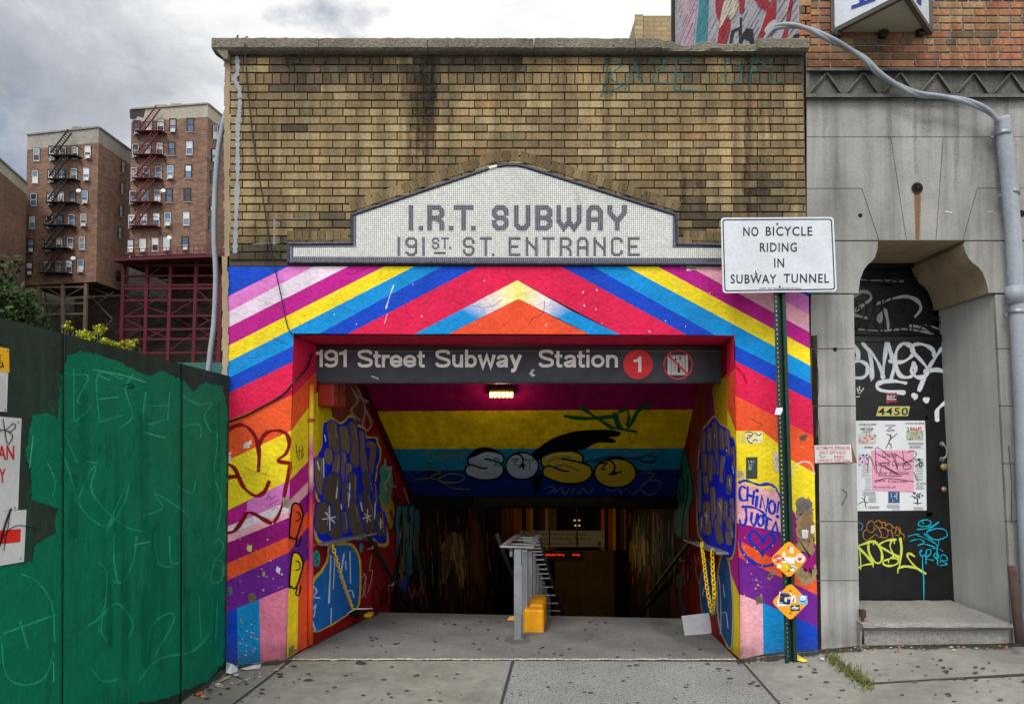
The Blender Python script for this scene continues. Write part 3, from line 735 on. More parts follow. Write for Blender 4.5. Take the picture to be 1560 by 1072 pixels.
def g7(m):
    c=S(30,118,124,.5); br_=[ [(365,225),(372,300),(345,375)],[(365,235),(440,245),(370,300),(430,335),(350,372)],[(440,350),(480,240),(505,330)],[(455,300),(500,300)],[(530,245),(600,235),(540,320),(610,325)],[(640,225),(632,350),(718,352)],[(635,295),(700,288)],[(640,230),(712,240)],[(828,230),(830,325),(880,320),(900,260),(830,235)],[(925,330),(935,225),(985,250),(940,280)],[(1005,235),(1010,325),(1055,320)]]
    for s_ in br_: m.stroke(z1b(s_),FAC,2.8,c,off=.017,soft=True,smooth=False)
graf('faded teal letters on the top brick courses',g7,ent)
# ---- passage: side walls, ceiling, back wall
def farhit(pl,px,py): return pl.hit(px,py)
zc=lambda q: q.z
lwl=MB(); A0=LW.hit(475,760); A0=V((A0.x,A0.y,0)); A1=LW.hit(764,800); A1=V((A1.x,A1.y,0))
LW0=P(442,760,0); 
lwl.poly([(LW0.x,LW0.y,-8),(A1.x,A1.y,-8),(A1.x,A1.y,2.9),(LW0.x,LW0.y,2.9)],DRED)
def lwp(px,c,off=.002): lwl.pp(px,LW,c,off)
lwp([(479,600),(500,588),(507,640),(492,650),(486,692),(479,700)],S(214,190,20)); lwp([(505,585),(545,585),(560,640),(545,665),(520,645),(508,640)],S(120,62,50),.0022)
lwp([(545,585),(560,587),(642,768),(628,768)],S(70,6,14),.003)
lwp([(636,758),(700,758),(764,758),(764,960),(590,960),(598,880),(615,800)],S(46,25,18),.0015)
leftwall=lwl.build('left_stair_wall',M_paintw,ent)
def zA(p): return [(460+x/4.588,570+y/4.588) for x,y in p]
def zC(p): return [(460+x/3.35,640+y/3.35) for x,y in p]
def grow(p,k):
    cx=sum(q[0] for q in p)/len(p);cy=sum(q[1] for q in p)/len(p); return [(cx+(x-cx)*k,cy+(y-cy)*k) for x,y in p]
GB=S(116,100,76); GD=S(86,78,70); SBL=S(12,38,206)
def g8(m):
    outl=zA([(140,335),(165,318),(200,298),(235,318),(265,335),(300,318),(330,285),(362,292),(380,345),(440,372),(452,432),(525,440),(532,480),(552,520),(548,600),(530,640)])+zC([(385,260),(375,330),(385,370),(405,420),(440,590),(435,640),(395,640),(360,612),(180,612),(120,637),(78,620),(64,575),(66,520),(92,430),(70,385),(70,190),(95,130)])
    m.blob(outl,LW,S(196,172,34),off=.004,soft=1)
    cx=sum(p[0] for p in outl)/len(outl);cy=sum(p[1] for p in outl)/len(outl)
    m.blob([(x+(cx-x)*.055+0,y+(cy-y)*.045) for x,y in outl],LW,SBL,off=.0045,soft=.6)
    def fing(p,w,c):
        w_=[(p[0][0],p[0][1])]+p[1:]; w*=1.14
        m.stroke(w_,LW,w+4.2,SBL,off=.0048); m.stroke(w_,LW,w,jit(c,.12),off=.0048)
        if len(p)>1: m.stroke([(x+w*.27,y-2) for x,y in p[:2]],LW,1.1,S(150,146,140),off=.0048)
    for p,w in (([(470,490),(500,505),(490,600),(478,690)],8),([(412,415),(420,520),(445,700)],8.5),([(350,360),(365,470),(370,620)],11.5),([(290,392),(300,460),(305,525)],13),([(210,362),(222,450),(228,530)],14),([(285,560),(300,720),(290,760)],8.5),([(245,580),(235,690)],10),([(185,545),(188,600)],11),([(122,610),(120,700),(138,810)],12),([(330,640),(325,760)],8)): fing(zA(p),w,GB)
    for p,w in (([(365,330),(372,420)],8),([(330,290),(345,360)],13),([(260,290),(258,400)],12),([(225,335),(222,430)],10),([(320,390),(345,480),(342,560)],17),([(255,440),(272,520),(285,560)],17),([(160,310),(150,400),(175,500),(172,560)],22),([(112,455),(108,540)],21),([(215,480),(222,560)],8),([(400,485),(405,575)],11)): fing(zC(p),w,GD)
    w=S(214,218,228)
    for p in ([(105,505),(172,492)],[(140,440),(143,560)],[(120,470),(165,520)],[(312,500),(352,485)],[(335,455),(332,520)],[(320,475),(350,510)],[(392,525),(412,520)],[(402,500),(402,550)]): m.stroke(zC(p),LW,1.7,w,off=.006,soft=True)
    for p in ([(115,75),(122,105)],[(180,345),(175,395)],[(240,375),(238,440)],[(300,420),(308,460)],[(110,195),(112,290)],[(78,210),(88,250)],[(245,320),(242,400)],[(375,420),(370,500)],[(200,430),(202,450)]): m.stroke(zC(p),LW,2,w,off=.006,soft=True)
    for p in ([(300,340),(320,430)],[(350,330),(352,420)],[(240,600),(300,620),(330,575)],[(340,290),(365,345),(350,400)],[(285,310),(300,380)],[(385,250),(400,300),(385,340)],[(230,350),(262,372),(300,350)],[(420,590),(390,600)]): m.stroke(zC(p),LW,1.8,SBL,off=.0062)
graf('grey and blue throw-up with yellow outline',g8,leftwall)
def g9(m):
    m.blob(zC([(50,1072),(52,900),(58,810),(100,760),(130,700),(135,645),(180,625),(235,625),(270,645),(300,720),(300,870),(285,960),(220,1000),(140,1050)]),LW,S(206,180,50),off=.004,soft=1)
    m.blob(zC([(55,1068),(60,900),(66,825),(105,775),(138,710),(145,655),(190,640),(235,640),(262,655),(290,725),(290,870),(275,955),(220,992),(140,1042)]),LW,S(28,104,186),off=.0045,soft=1)
    w=S(196,208,224)
    for p in ([(148,690),(138,930)],[(168,690),(160,860)],[(195,800),(215,680)],[(245,670),(248,830)],[(222,720),(225,760)],[(240,870),(255,868),(265,900)],[(60,850),(75,870),(62,900),(90,905)],[(58,960),(72,940),(60,1000)],[(52,1020),(68,1072)],[(150,960),(148,1040)]): m.stroke(zC(p),LW,2.2,w,off=.006,soft=True)
    m.disc(*zC([(75,705)])[0],5.5,13,LW,S(40,150,140),.0055); m.stroke(zC([(70,680),(80,690),(68,705),(82,715),(70,730)]),LW,1.2,S(10,30,40),off=.006)
    for p in ([(310,800),(320,780),(325,850),(305,905)],[(355,690),(345,760),(360,770),(350,830),(335,880)],[(330,800),(312,860),(325,900)]): m.stroke(zC(p),LW,1.2,S(190,150,150),off=.006)
    m.disc(*zC([(303,650)])[0],3,7,LW,S(40,150,140),.0055)
    for p in ([(365,960),(360,880),(380,850),(400,880),(405,940),(370,965)],[(415,850),(420,950)],[(420,900),(440,870),(430,930),(455,950)]): m.stroke(zC(p),LW,1.6,S(24,10,14),off=.006)
graf('blue throw-up with white drips near the floor',g9,leftwall)
def g10(m):
    m.blob(zC([(400,250),(430,230),(460,280),(455,380),(430,440),(402,400)]),LW,S(60,148,124),off=.004,soft=1)
    m.stroke(zC([(425,200),(430,250),(455,240),(440,300),(420,330),(440,370),(440,400)]),LW,3,S(150,160,150),off=.005)
    k=S(12,12,16)
    m.blob(zC([(395,390),(430,440),(455,400),(470,450),(455,560),(430,480),(410,470)]),LW,S(150,130,40),off=.0042,soft=1)
    for p,w in (([(495,445),(490,560),(500,700)],7),([(525,440),(532,560),(525,720)],8),([(562,445),(556,600)],8),([(590,470),(585,640),(595,755)],8),([(545,620),(548,775)],9),([(508,700),(505,770)],7)):
        q=zC(p); m.stroke(q,LW,w+3.4,k,off=.0042); m.stroke(q,LW,w,jit(S(34,124,138),.2),off=.0042)
    for p in ([(465,400),(480,430),(500,400),(520,440),(540,400)],[(450,470),(475,520),(455,560)],[(505,560),(508,690)],[(545,500),(548,640)],[(480,385),(472,410)]): m.stroke(zC(p),LW,2.6,k,off=.005)
    for p in ([(430,460),(440,520)],[(420,480),(450,500)],[(455,330),(480,340)],[(520,345),(545,420)]): m.stroke(zC(p),LW,2.4,S(150,140,130),off=.005)
    m.blob(zC([(505,800),(535,800),(525,870),(515,860)]),LW,S(24,70,170),off=.005,soft=2)
    for p in ([(545,850),(560,910),(575,860),(590,900),(600,850)],[(620,800),(640,960)]): m.stroke(zC(p),LW,3,S(130,70,120),off=.005)
graf('teal throw-up letters farther down the stair',g10,leftwall)
def g11(m):
    # scribbles near the ceiling edge, cream blob and pipe farther back
    for p in ([(535,590),(545,610),(535,625),(548,640)],[(545,592),(556,620),(552,648)],[(556,622),(566,645),(560,655)],[(540,600),(560,612)]): m.stroke(p,LW,3.5,S(150,130,126),off=.004,soft=True)
    m.blob([(668,850),(676,826),(690,811),(705,822),(709,852),(708,880),(702,896),(697,872),(690,848),(684,868),(678,888),(670,880)],LW,S(190,158,112),off=.004,soft=2)
    m.stroke([(672,846),(680,832),(684,850),(676,880)],LW,1.2,S(60,30,10),off=.005); m.stroke([(690,820),(696,850),(704,885)],LW,1.2,S(60,30,10),off=.005)
    for _ in range(70):
        x=R.uniform(640,758); y=R.uniform(790,925); l=R.uniform(10,50)
        m.stroke([(x,y),(x+R.uniform(-1,1),min(y+l,940))],LW,R.uniform(1,3.4),R.choice([S(120,40,20),S(90,52,16),S(60,14,24),S(30,16,12),S(120,84,20),S(16,10,10),S(90,20,50)]),off=.0035,soft=True,sub=2)
    m.blob([(713,800),(726,796),(738,860),(725,880),(712,850)],LW,S(110,44,12),off=.0034,soft=6)
    for _ in range(46):
        x=R.uniform(632,765); y=R.uniform(770,860); m.stroke([(x,y),(x+R.uniform(-2,2),y+40),(x,y+R.uniform(60,150))],LW,R.uniform(6,16),S(8,6,6,R.uniform(.15,.4)),off=.0045,soft=True,sub=3)  # soft black strokes paint the gloom deeper down the stair
    for _ in range(90):
        x=R.uniform(590,762); y=R.uniform(770+ (640-min(x,640))*-.8,900); l=R.uniform(8,34)
        m.stroke([(x,y),(x+R.uniform(-1.5,1.5),min(y+l,935))],LW,R.uniform(1,3),R.choice([S(170,80,24),S(150,110,60),S(30,90,92),S(120,86,16),S(86,20,40),S(40,30,50),S(130,60,26),S(20,14,12)]),off=.0052,soft=True,sub=2)
graf('cream blob, brown drips and painted gloom at the bottom of the stair',g11,leftwall)
rwl=MB(); B0=P(1120,780,0); B1=RW.hit(951,800)
rwl.poly([(B0.x,B0.y,2.9),(B1.x,B1.y,2.9),(B1.x,B1.y,-8),(B0.x,B0.y,-8)],S(130,26,16))
def rwp(px,c,off=.002): rwl.pp(px,RW,c,off)
rwp([(1068,570),(1100,585),(1100,640),(1090,650),(1060,760),(1052,760),(1052,600)],S(140,60,16)); rwp([(1085,590),(1108,570),(1108,690),(1098,680),(1088,640)],S(176,150,20),.0024); rwp([(1068,570),(1085,590),(1090,640),(1076,640)],S(130,40,80),.0026)
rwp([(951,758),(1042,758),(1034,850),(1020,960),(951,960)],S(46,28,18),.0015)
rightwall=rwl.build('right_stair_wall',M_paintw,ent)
def g12(m):
    o=z4([(205,480),(215,380),(240,285),(262,262),(290,225),(315,200),(340,225),(362,255),(400,275),(430,330),(470,390),(474,600),(474,900),(470,1072)])+z5([(445,200),(430,262),(400,275),(300,225),(205,130)])+z4([(196,980),(192,840)])
    m.blob(o,RW,S(196,172,34),off=.004,soft=1); cx=1094;cy=740
    m.blob([(x+(cx-x)*.05,y+(cy-y)*.03) for x,y in o],RW,SBL,off=.0045,soft=.6)
    for p,w in (([(450,430),(455,560)],5.5),([(405,320),(415,470)],7),([(365,300),(375,430)],6.5),([(322,262),(326,420),(330,600)],8),([(285,300),(284,440)],7.5),([(240,325),(234,440)],8),([(380,500),(372,660)],7),([(290,490),(285,650)],7.5),([(245,485),(250,590)],8),([(425,640),(422,740)],8),([(255,640),(262,740)],7),([(212,590),(212,880)],5),([(440,800),(448,950)],6),([(398,820),(395,930)],7),([(305,720),(320,980)],7.5),([(262,830),(262,1020)],10),([(360,800),(352,1050)],8),([(422,940),(432,1060)],9),([(225,930),(222,1010)],5)):
        q=z4(p); w*=1.06; m.stroke(q,RW,w+2.6,SBL,off=.0048); m.stroke(q,RW,w,jit(mixc(GB,S(120,90,90),.3),.15),off=.0048); m.stroke([(x+w*.2,y-1) for x,y in q[:2]],RW,.9,S(150,140,140),off=.0048)
    for p,w in (([(260,20),(265,90)],9),([(330,60),(345,150)],10),([(400,100),(405,160)],9)):
        q=z5(p); m.stroke(q,RW,w+2.6,SBL,off=.0048); m.stroke(q,RW,w,jit(GB,.15),off=.0048)
    w=S(200,200,210)
    for p in ([(245,910),(280,915)],[(262,880),(262,960)],[(250,890),(275,940)],[(322,320),(320,360)],[(355,820),(368,880)],[(425,650),(430,700)],[(230,920),(228,990)],[(280,330),(284,370)],[(405,440),(402,455)],[(448,560),(455,610)],[(440,1020),(445,1060)]): m.stroke(z4(p),RW,1.2,w,off=.006,soft=True)
    for p in ([(310,450),(330,560),(325,700)],[(400,520),(380,620),(395,700)],[(405,420),(395,450),(410,470)],[(405,720),(440,760),(410,800),(440,850)],[(300,1000),(330,900)],[(450,480),(430,560)]): m.stroke(z4(p),RW,1.8,SBL,off=.0062)
graf('tall grey and blue throw-up on the right wall',g12,rightwall)
def g13(m):
    for b_ in ([(50,760),(60,650),(85,620),(90,480),(115,470),(140,560),(165,700),(165,790),(140,860),(125,1050),(60,1060),(30,1000),(35,880),(60,860)],):
        m.blob(z4(b_),RW,S(40,124,104),off=.004,soft=.6); m.stroke(z4(b_+[b_[0]]),RW,1.6,S(8,16,16),off=.005)
    for p in ([(70,740),(78,780),(72,810)],[(95,640),(100,760),(80,860)],[(130,620),(125,760),(100,900),(90,1000)]): m.stroke(z4(p),RW,1.8,S(8,18,18),off=.005)
    bl=S(26,84,142)
    m.blob(z5([(205,420),(230,330),(262,270),(300,420),(318,640),(230,645),(210,560)]),RW,S(120,130,130),off=.004,soft=.6);m.blob(z5([(212,430),(235,340),(262,290),(295,430),(312,640),(236,640),(218,560)]),RW,bl,off=.0045,soft=.5)
    m.blob(z5([(322,560),(325,380),(350,250),(385,250),(415,350),(432,600),(425,860),(400,870),(360,800),(330,700)]),RW,S(190,190,170),off=.004,soft=.6);m.blob(z5([(330,560),(332,390),(355,265),(382,265),(408,355),(424,600),(418,850),(400,860),(362,790),(338,690)]),RW,bl,off=.0045,soft=.5)
    for p in ([(335,390),(345,500),(350,700),(345,780)],[(365,450),(375,530)],[(360,640),(385,640),(398,740)],[(235,470),(225,520)]): m.stroke(z5(p),RW,1.6,S(180,190,205),off=.006)
    for p in ([(170,240),(180,300),(200,260),(210,310)],[(185,300),(178,360),(200,430),(195,440)]): m.stroke(z5(p),RW,1.2,S(190,110,90),off=.006)
    m.blob(z5([(20,420),(70,360),(95,420),(80,480),(40,440)]),RW,S(70,84,90),off=.0045,soft=1); m.blob(z5([(5,470),(30,480),(45,700),(20,700)]),RW,S(110,30,50),off=.0045,soft=1);m.blob(z5([(60,480),(80,500),(105,640),(90,660)]),RW,S(70,84,90),off=.0045,soft=1)
    for _ in range(60):
        x=R.uniform(955,1012); y=R.uniform(780,900); l=R.uniform(10,60)
        m.stroke([(x,y),(x+R.uniform(-1,1),min(y+l,942))],RW,R.uniform(1,3.5),R.choice([S(120,40,20),S(110,82,16),S(60,14,24),S(30,16,12),S(140,110,20),S(16,10,10)]),off=.0035,soft=True,sub=2)
    for _ in range(26):
        x=R.gauss(970,6); y=R.uniform(795,830); m.stroke([(x,y),(x+R.uniform(-1,1),y+R.uniform(15,45))],RW,R.uniform(1.5,4),R.choice([S(176,146,20),S(150,116,20),S(190,160,50)]),off=.005,soft=True,sub=2)
    for _ in range(60):
        x=R.uniform(955,1050); y=R.uniform(775,880); l=R.uniform(8,40)
        m.stroke([(x,y),(x+R.uniform(-1.5,1.5),min(y+l,938))],RW,R.uniform(1,3),R.choice([S(170,80,24),S(150,110,60),S(30,90,92),S(120,86,16),S(86,20,40),S(40,50,70),S(20,14,12)]),off=.0052,soft=True,sub=2)
graf('teal and blue throw-ups low on the right wall',g13,rightwall)
# ceiling
ce=MB()
def cl(y,ext=1): return [(520,y),(1110,y)]
def cq(ya,yb,c): ce.pp([(480,yb),(1150,yb),(1150,ya),(480,ya)],CE,c)
def cpoly(y0,y1,c):
    # strips across the slope, spanning wall to wall
    ce.pp([(470,y1),(1160,y1),(1160,y0),(470,y0)],CE,c)
MG=S(150,8,86); 
ce.poly([CE.hit(470,627),CE.hit(1160,623),CE.hit(1160,400),CE.hit(470,400)],MG)
ce.poly([CE.hit(470,684),CE.hit(1160,682),CE.hit(1160,623),CE.hit(470,627)],S(236,200,14))
ce.poly([CE.hit(470,717),CE.hit(1160,714),CE.hit(1160,682),CE.hit(470,684)],S(16,142,182))
ce.poly([CE.hit(470,755),CE.hit(1160,756),CE.hit(1160,714),CE.hit(470,717)],S(12,48,130))
e0,e1=CE.hit(470,755),CE.hit(1160,756)
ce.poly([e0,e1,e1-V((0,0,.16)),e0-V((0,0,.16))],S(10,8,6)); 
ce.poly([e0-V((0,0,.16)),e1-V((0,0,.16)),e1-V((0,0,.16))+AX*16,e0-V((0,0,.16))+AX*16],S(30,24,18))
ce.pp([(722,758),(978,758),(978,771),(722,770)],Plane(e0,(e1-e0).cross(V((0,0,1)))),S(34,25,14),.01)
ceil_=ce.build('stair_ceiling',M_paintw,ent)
def z2(p): return [(620+x/3.545,590+y/3.545) for x,y in p]
def g14(m):
    k=S(10,8,8)
    def out_(b,c,w=4): m.blob(z2(b),CE,c,off=.004,soft=1.5); m.stroke(z2(b+[b[0]]),CE,w,k,off=.005)
    def fat(p,w,c):
        q=z2(p); m.stroke(q,CE,w+5.5,k,off=.004); m.stroke(q,CE,w,c,off=.004); m.stroke([(x-1,y-w*.22) for x,y in q[:4]],CE,1.6,mixc(c,S(235,238,240),.35),off=.004,soft=True)
    def ov(cx,cy,rx,ry): return [(cx+rx*math.cos(t),cy+ry*math.sin(t)) for t in [i*math.pi/10-2.2 for i in range(21)]]
    WHc,YLc=S(176,190,204),S(206,180,44)
    fat(ov(1125,462,72,38),20,YLc); fat(ov(622,424,52,36),18,WHc)
    fat([(492,385),(430,370),(365,385),(372,412),(440,420),(490,438),(470,462),(400,466),(345,448)],15,WHc)
    fat([(918,385),(850,370),(765,385),(770,412),(860,422),(965,450),(930,482),(840,482),(765,455)],16,YLc)
    m.blob(z2([(675,360),(720,320),(790,275),(900,240),(1010,230),(1100,232),(1150,242),(1140,262),(1080,268),(1125,285),(1110,298),(1030,296),(960,330),(880,345),(800,350),(740,372),(700,390)]),CE,k,off=.006,soft=.8)
    m.blob(z2([(330,380),(370,335),(440,325),(510,355),(480,350),(420,348),(370,370)]),CE,k,off=.0062,soft=.8)
    m.blob(z2([(680,490),(720,470),(730,500),(700,560),(685,530)]),CE,k,off=.0062,soft=.8)
    for p in ([(1105,470),(1112,452),(1132,466),(1105,470)],[(612,420),(630,415),(628,440)],[(950,410),(985,395),(1050,398)],[(1050,410),(1080,408),(1050,440),(1075,440)]): m.stroke(z2(p),CE,2.2,k,off=.0064)
    te=S(40,130,130)
    for p in ([(450,400),(480,380),(500,400),(470,420),(540,420)],[(560,390),(600,385),(580,410),(620,430)],[(630,390),(690,390)],[(660,390),(665,440)],[(760,400),(800,385),(880,375)],[(780,430),(840,420),(880,430),(930,450)]): m.stroke(z2(p),CE,1.8,te,off=.007,soft=True)
graf('white and yellow bubble letters with a black swoosh',g14,ceil_)
def g15(m):
    g=S(16,92,52)
    for p,w in (([(850,155),(960,168),(1110,158)],4.5),([(935,105),(1010,155),(1110,220)],5),([(1100,215),(1240,240)],3.5),([(1125,150),(1140,200),(1160,220)],7),([(1150,130),(1185,120),(1200,160),(1190,200)],4.5),([(1315,85),(1250,125),(1215,190),(1195,215)],5)): m.stroke(z2(p),CE,w,g,off=.007,soft=True)
    y=S(124,140,20)
    for p in ([(150,350),(110,355),(108,385),(140,395),(165,370)],[(170,370),(185,355),(195,385),(175,395),(170,370)],[(205,395),(210,350),(235,360),(212,375),(235,395)],[(245,395),(250,355),(270,370),(250,380)],[(285,350),(315,350),(285,390),(320,388)],[(60,460),(110,440),(180,455),(130,480)],[(170,490),(240,465),(310,480),(280,510),(200,510),(170,490)],[(40,500),(140,490),(240,540),(340,550)]): m.stroke(z2(p),CE,1.5,y,off=.0071,soft=True)
    w=S(110,130,150)
    for p in ([(740,545),(780,535),(800,550),(760,570)],[(800,570),(830,540),(850,575),(880,545)],[(890,570),(900,545),(930,575),(950,545),(980,570),(1010,545)],[(1080,550),(1110,560),(1140,545),(1160,575)],[(1180,545),(1220,575),(1260,550),(1300,580),(1350,560),(1370,510),(1310,500),(1260,540)],[(1060,360),(1120,340),(1130,365),(1190,340),(1220,365),(1280,340),(1370,345),(1320,365)],[(1260,410),(1330,415),(1320,445),(1260,440)],[(1270,460),(1335,465),(1310,490)]): m.stroke(z2(p),CE,1.4,w,off=.0071,soft=True)
    for p in ([(1020,385),(1120,375),(1240,385),(1300,365),(1345,380),(1320,405),(1260,395)],[(1200,270),(1215,300),(1245,255)]): m.stroke(z2(p),CE,2.2 if p[0][0]<1100 else 1,S(10,10,10),off=.0072,soft=True)
graf('green slashes and thin tags on the sloping ceiling',g15,ceil_)
# back wall
bw=MB(); q0,q1=BK.hit(640,800),BK.hit(1080,800)
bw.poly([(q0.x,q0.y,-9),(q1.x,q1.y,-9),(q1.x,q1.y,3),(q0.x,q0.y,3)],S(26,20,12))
x=764
while x<952:
    w=R.uniform(4,7.5); c=R.choice([S(216,160,24),S(176,96,16),S(90,66,16),S(214,110,12),S(50,36,12),S(120,92,22)])
    if 848<x<905: c=S(22,20,16)
    bw.rect(x,762,x+w-.8,838,BK,c,.01); x+=w
bw.rect(845,838,936,1000,BK,S(112,86,34),.012); bw.rect(764,838,800,1000,BK,S(20,15,10),.012)
for i in range(9): bw.rect(846,842+i*13,935,843+i*13,BK,S(96,76,34),.014)
bw.build('back_wall',M_paintw,ent)
# solid shell so the passage is closed: side, roof, rear and attic
sh=MB(); zr=P(780,72,0).z; xL,xR=P(344,700,0).x+.02,P(1224,200,0).x

for lo_,hi_,nm_ in (((xL,.03,-1.2),(xL+.2,4.4,zr-.05),'side_wall'),((xR-.1,.4,.0),(xR+.05,4.4,zr-.05),'side_wall'),((xL+.2,4.2,1.4),(xR-.1,4.39,zr-.06),'rear_wall')):
    sh=MB(); sh.box(lo_,hi_); sh.build(nm_,M_mort,ent)
rf=MB(); rf.box((xL+.2,.06,zr-.3),(xR-.1,4.2,zr-.12)); rf.build('roof',M_roof,ent)
lt=MB(); a,b=P(446.8,510,0),P(1118.5,511,0)
lt.box((xL+.2,.03,a.z+.02),(xR-.1,.6,zr-.35)); lt.build('lintel',M_mort,ent)
for lo_,hi_ in (((xL+.03,.03,-.6),(a.x-.06,.5,a.z)),((b.x+.08,.03,-.6),(xR+.1,.3,a.z))): lt=MB(); lt.box(lo_,hi_); lt.build('pier',M_mort,ent)
# ---- landing and stairs
ld=MB()
lf,rt=LA.hit(425,1003.2),LA.hit(1136,1004.2)
lip=LIPD
def lipat(s): # point on lip: s along SD from left lip
    return l3+SD*s
nA=LA.n
def onLA(p): return V((p.x,p.y,LA.p.z-((p.x-LA.p.x)*nA.x+(p.y-LA.p.y)*nA.y)/nA.z))
LL,LR=onLA(l3-SD*.2),onLA(l3+SD*3.9)
fl,fr=P(430,1003,0),P(1130,1004,0)
fl=onLA(V((fl.x,-.02,0)));fr=onLA(V((fr.x,-.02,0)))
ld.poly([fl,fr,LR,LL]); 
st=MB(); rise,run=.18,.275; zz=LL.z; zz2=LR.z; t=0
p0,p1=LL,LR
for i in range(24):
    a,b=p0-V((0,0,rise)),p1-V((0,0,rise)); st.poly([p0,p1,b,a],S(70,66,62)); c,d=a+AX*run,b+AX*run; st.poly([a,b,d,c],S(96,92,88)); p0,p1=c,d
st.poly([p0,p1,p1+AX*14,p0+AX*14],S(90,80,60))
ld.build('landing',M_land,kind='structure'); st.build('stairs',M_paintw,kind='structure')
# landing litter stains handled with the sidewalk
# ================================================================== STATION SIGN, LAMP, RAILS
SG=YP(.49)
def front(px,py,Y): return P(px,py,Y)
def slab(mb,px,pl,t0,t1,col):
    n=len(px); vs=[pl.hit(x,y,t0) for x,y in px]+[pl.hit(x,y,t1) for x,y in px]
    mb.add(vs,[list(range(n,2*n)),list(range(n))[::-1]]+[(i,(i+1)%n,n+(i+1)%n,n+i) for i in range(n)],col)
so=thing('station_sign',SG.hit(793,583),'long black station sign hung under the red lintel with a red 1 circle','sign')
m=MB(); q0,q1=SG.hit(476.5,583.5),SG.hit(1110,527)
m.box((q0.x,.49,q0.z),(q1.x,.55,q1.z),S(52,56,68)); m.build('sign_panel',M_attr,so)
m=MB(); m.rect(476.5,534.3,1110,535.4,SG,S(120,112,104),.004); m.rect(476.5,527.5,1110,534,SG,S(44,42,40),.003); m.rect(476.5,581.5,1110,583.5,SG,S(26,30,40),.004); m.build('top_band',M_attr,so)
m=MB(); wt=S(250,249,246)
def glyph(ch,x0,x1,w=4.7):
    h=w/2; L,Q=x0+h,x1-h; cx=(x0+x1)/2; T,B,C=540.2+h,559.6-h,532.4+h; M=(T+B)/2; mc=(C+B)/2; wd=x1-x0
    def st(p,sm_=True): m.stroke(p,SG,w*(1.16 if ch in 'wy' else 1),wt,off=.005,smooth=sm_,cap=False,sub=5)
    def ell(cx,cy,rx,ry): st([(cx+rx*math.cos(t),cy+ry*math.sin(t)) for t in [i*math.pi/12 for i in range(25)]],False)
    if ch=='o': ell(cx,M,(Q-L)/2,(B-T)/2)
    if ch=='e': st([(L,M+.6),(Q+h*.9,M+.6)],False); st([(Q,M+.6),(Q-.9,T+3.2),(cx,T),(L+1,T+3),(L,M),(L+1,B-3),(cx,B),(Q-.8,B-2.2),(Q+.6,B-3.6)])
    if ch=='a': st([(L+.6,T+4.6),(L+2.2,T+1),(cx,T),(Q-2.2,T+1.2),(Q-1,T+5),(Q-1,B+h)]); st([(Q-1,M-.6),(cx,M+.8),(L+1,M+2.8),(L,B-3),(L+2.5,B-.2),(cx,B-.1),(Q-2,B-3.4),(Q-1,M+1)])
    if ch=='n': st([(L,T-h),(L,B+h)],False); st([(L,M-.5),(L+2.4,T+1.3),(cx+1,T),(Q-.8,T+2.6),(Q,M),(Q,M+3),(Q,B+h)])
    if ch=='u': st([(L,T-h),(L,M-2),(L,M+1.5),(L+.9,B-2.2),(cx-1,B),(Q-2.4,B-1.4),(Q,M+1)]); st([(Q,T-h),(Q,B+h)],False)
    if ch=='b': st([(L,C-h),(L,B+h)],False); ell((L+Q)/2,M,(Q-L)/2,(B-T)/2)
    if ch=='t': xs=x0+wd*.42; st([(xs,534.5),(xs,M),(xs,B-3),(xs+1.4,B-.2),(x1,B)]); st([(x0,T-.3),(x1,T-.3)],False)
    if ch=='r': st([(L,T-h),(L,B+h)],False); st([(L,M),(L+1.6,T+2),(L+4,T+.4),(x1,T+.2)])
    if ch=='i': st([(cx,T-h),(cx,B+h)],False); st([(cx,532.3),(cx,536.8)],False)
    if ch=='w': st([(L-.4,T-h),(x0+wd*.28,B+h*.6),(cx,T-h*.2),(x0+wd*.72,B+h*.6),(Q+.4,T-h)],False)
    if ch=='y': st([(L-.2,T-h),(cx,B+.5)],False); st([(Q+.2,T-h),(cx+.6,B-1),(cx-1.4,B+4.4),(cx-3.6,564.2),(x0+2.2,564)])
    if ch=='S': st([(Q,C+4.8),(Q-2,C+1.1),(cx,C),(L+1.6,C+1.6),(L+.4,C+5.2),(L+2.6,C+8.6),(cx,mc),(Q-1.8,mc+2.4),(Q,mc+5.4),(Q-1.6,B-1.6),(cx,B),(L+1.8,B-1),(L-.2,B-5)])
    if ch=='9': ell(cx,C+6.3,(Q-L)/2,6.3); st([(Q,C+6),(Q-.1,mc+1),(Q-1.2,B-3),(cx,B),(L+1.8,B-1.2),(L+.4,B-3.6)])
for ch,x0,x1 in (('9',494,515),('S',544.5,567.7),('t',568.8,580),('r',581.7,593.8),('e',594,613),('e',614.5,634),('t',636,647),('S',663,686.2),('u',689,705.5),('b',708.4,726.4),('w',728.2,755),('a',756,774.6),('y',776.4,795),('S',820.5,843.8),('t',845,856.7),('a',858.8,878.3),('t',879.3,891),('i',893,898.4),('o',900.5,921),('n',923.3,941.3)): glyph(ch,x0,x1)
for x in (479.8,516.3): m.poly([SG.hit(x+a,b,.005) for a,b in ((7,558.8),(12,558.8),(12,532.5),(8.6,532.5),(6.4,535.4),(0,536.6),(0,540.6),(7,540.2))],wt)
m.build('lettering',M_attr,so)
m=MB(); m.disc(972,555,22.6,22.2,SG,S(232,40,48),.005,n=40); bo=m.build('route_bullet',M_attr,so)
m=MB(); m.poly([SG.hit(x,y,.0065) for x,y in [(972.5,566.5),(977,566.5),(977,543),(974,543),(971,546.5),(965,548),(965,551.5),(972.5,551)]],wt); m.build('numeral',M_attr,bo)
m=MB(); m.ring(1033,555.5,20.3,22.8,SG,S(214,58,54),.0075,n=40); m.rect(1017,540.5,1048,571,SG,S(222,222,224),.005)
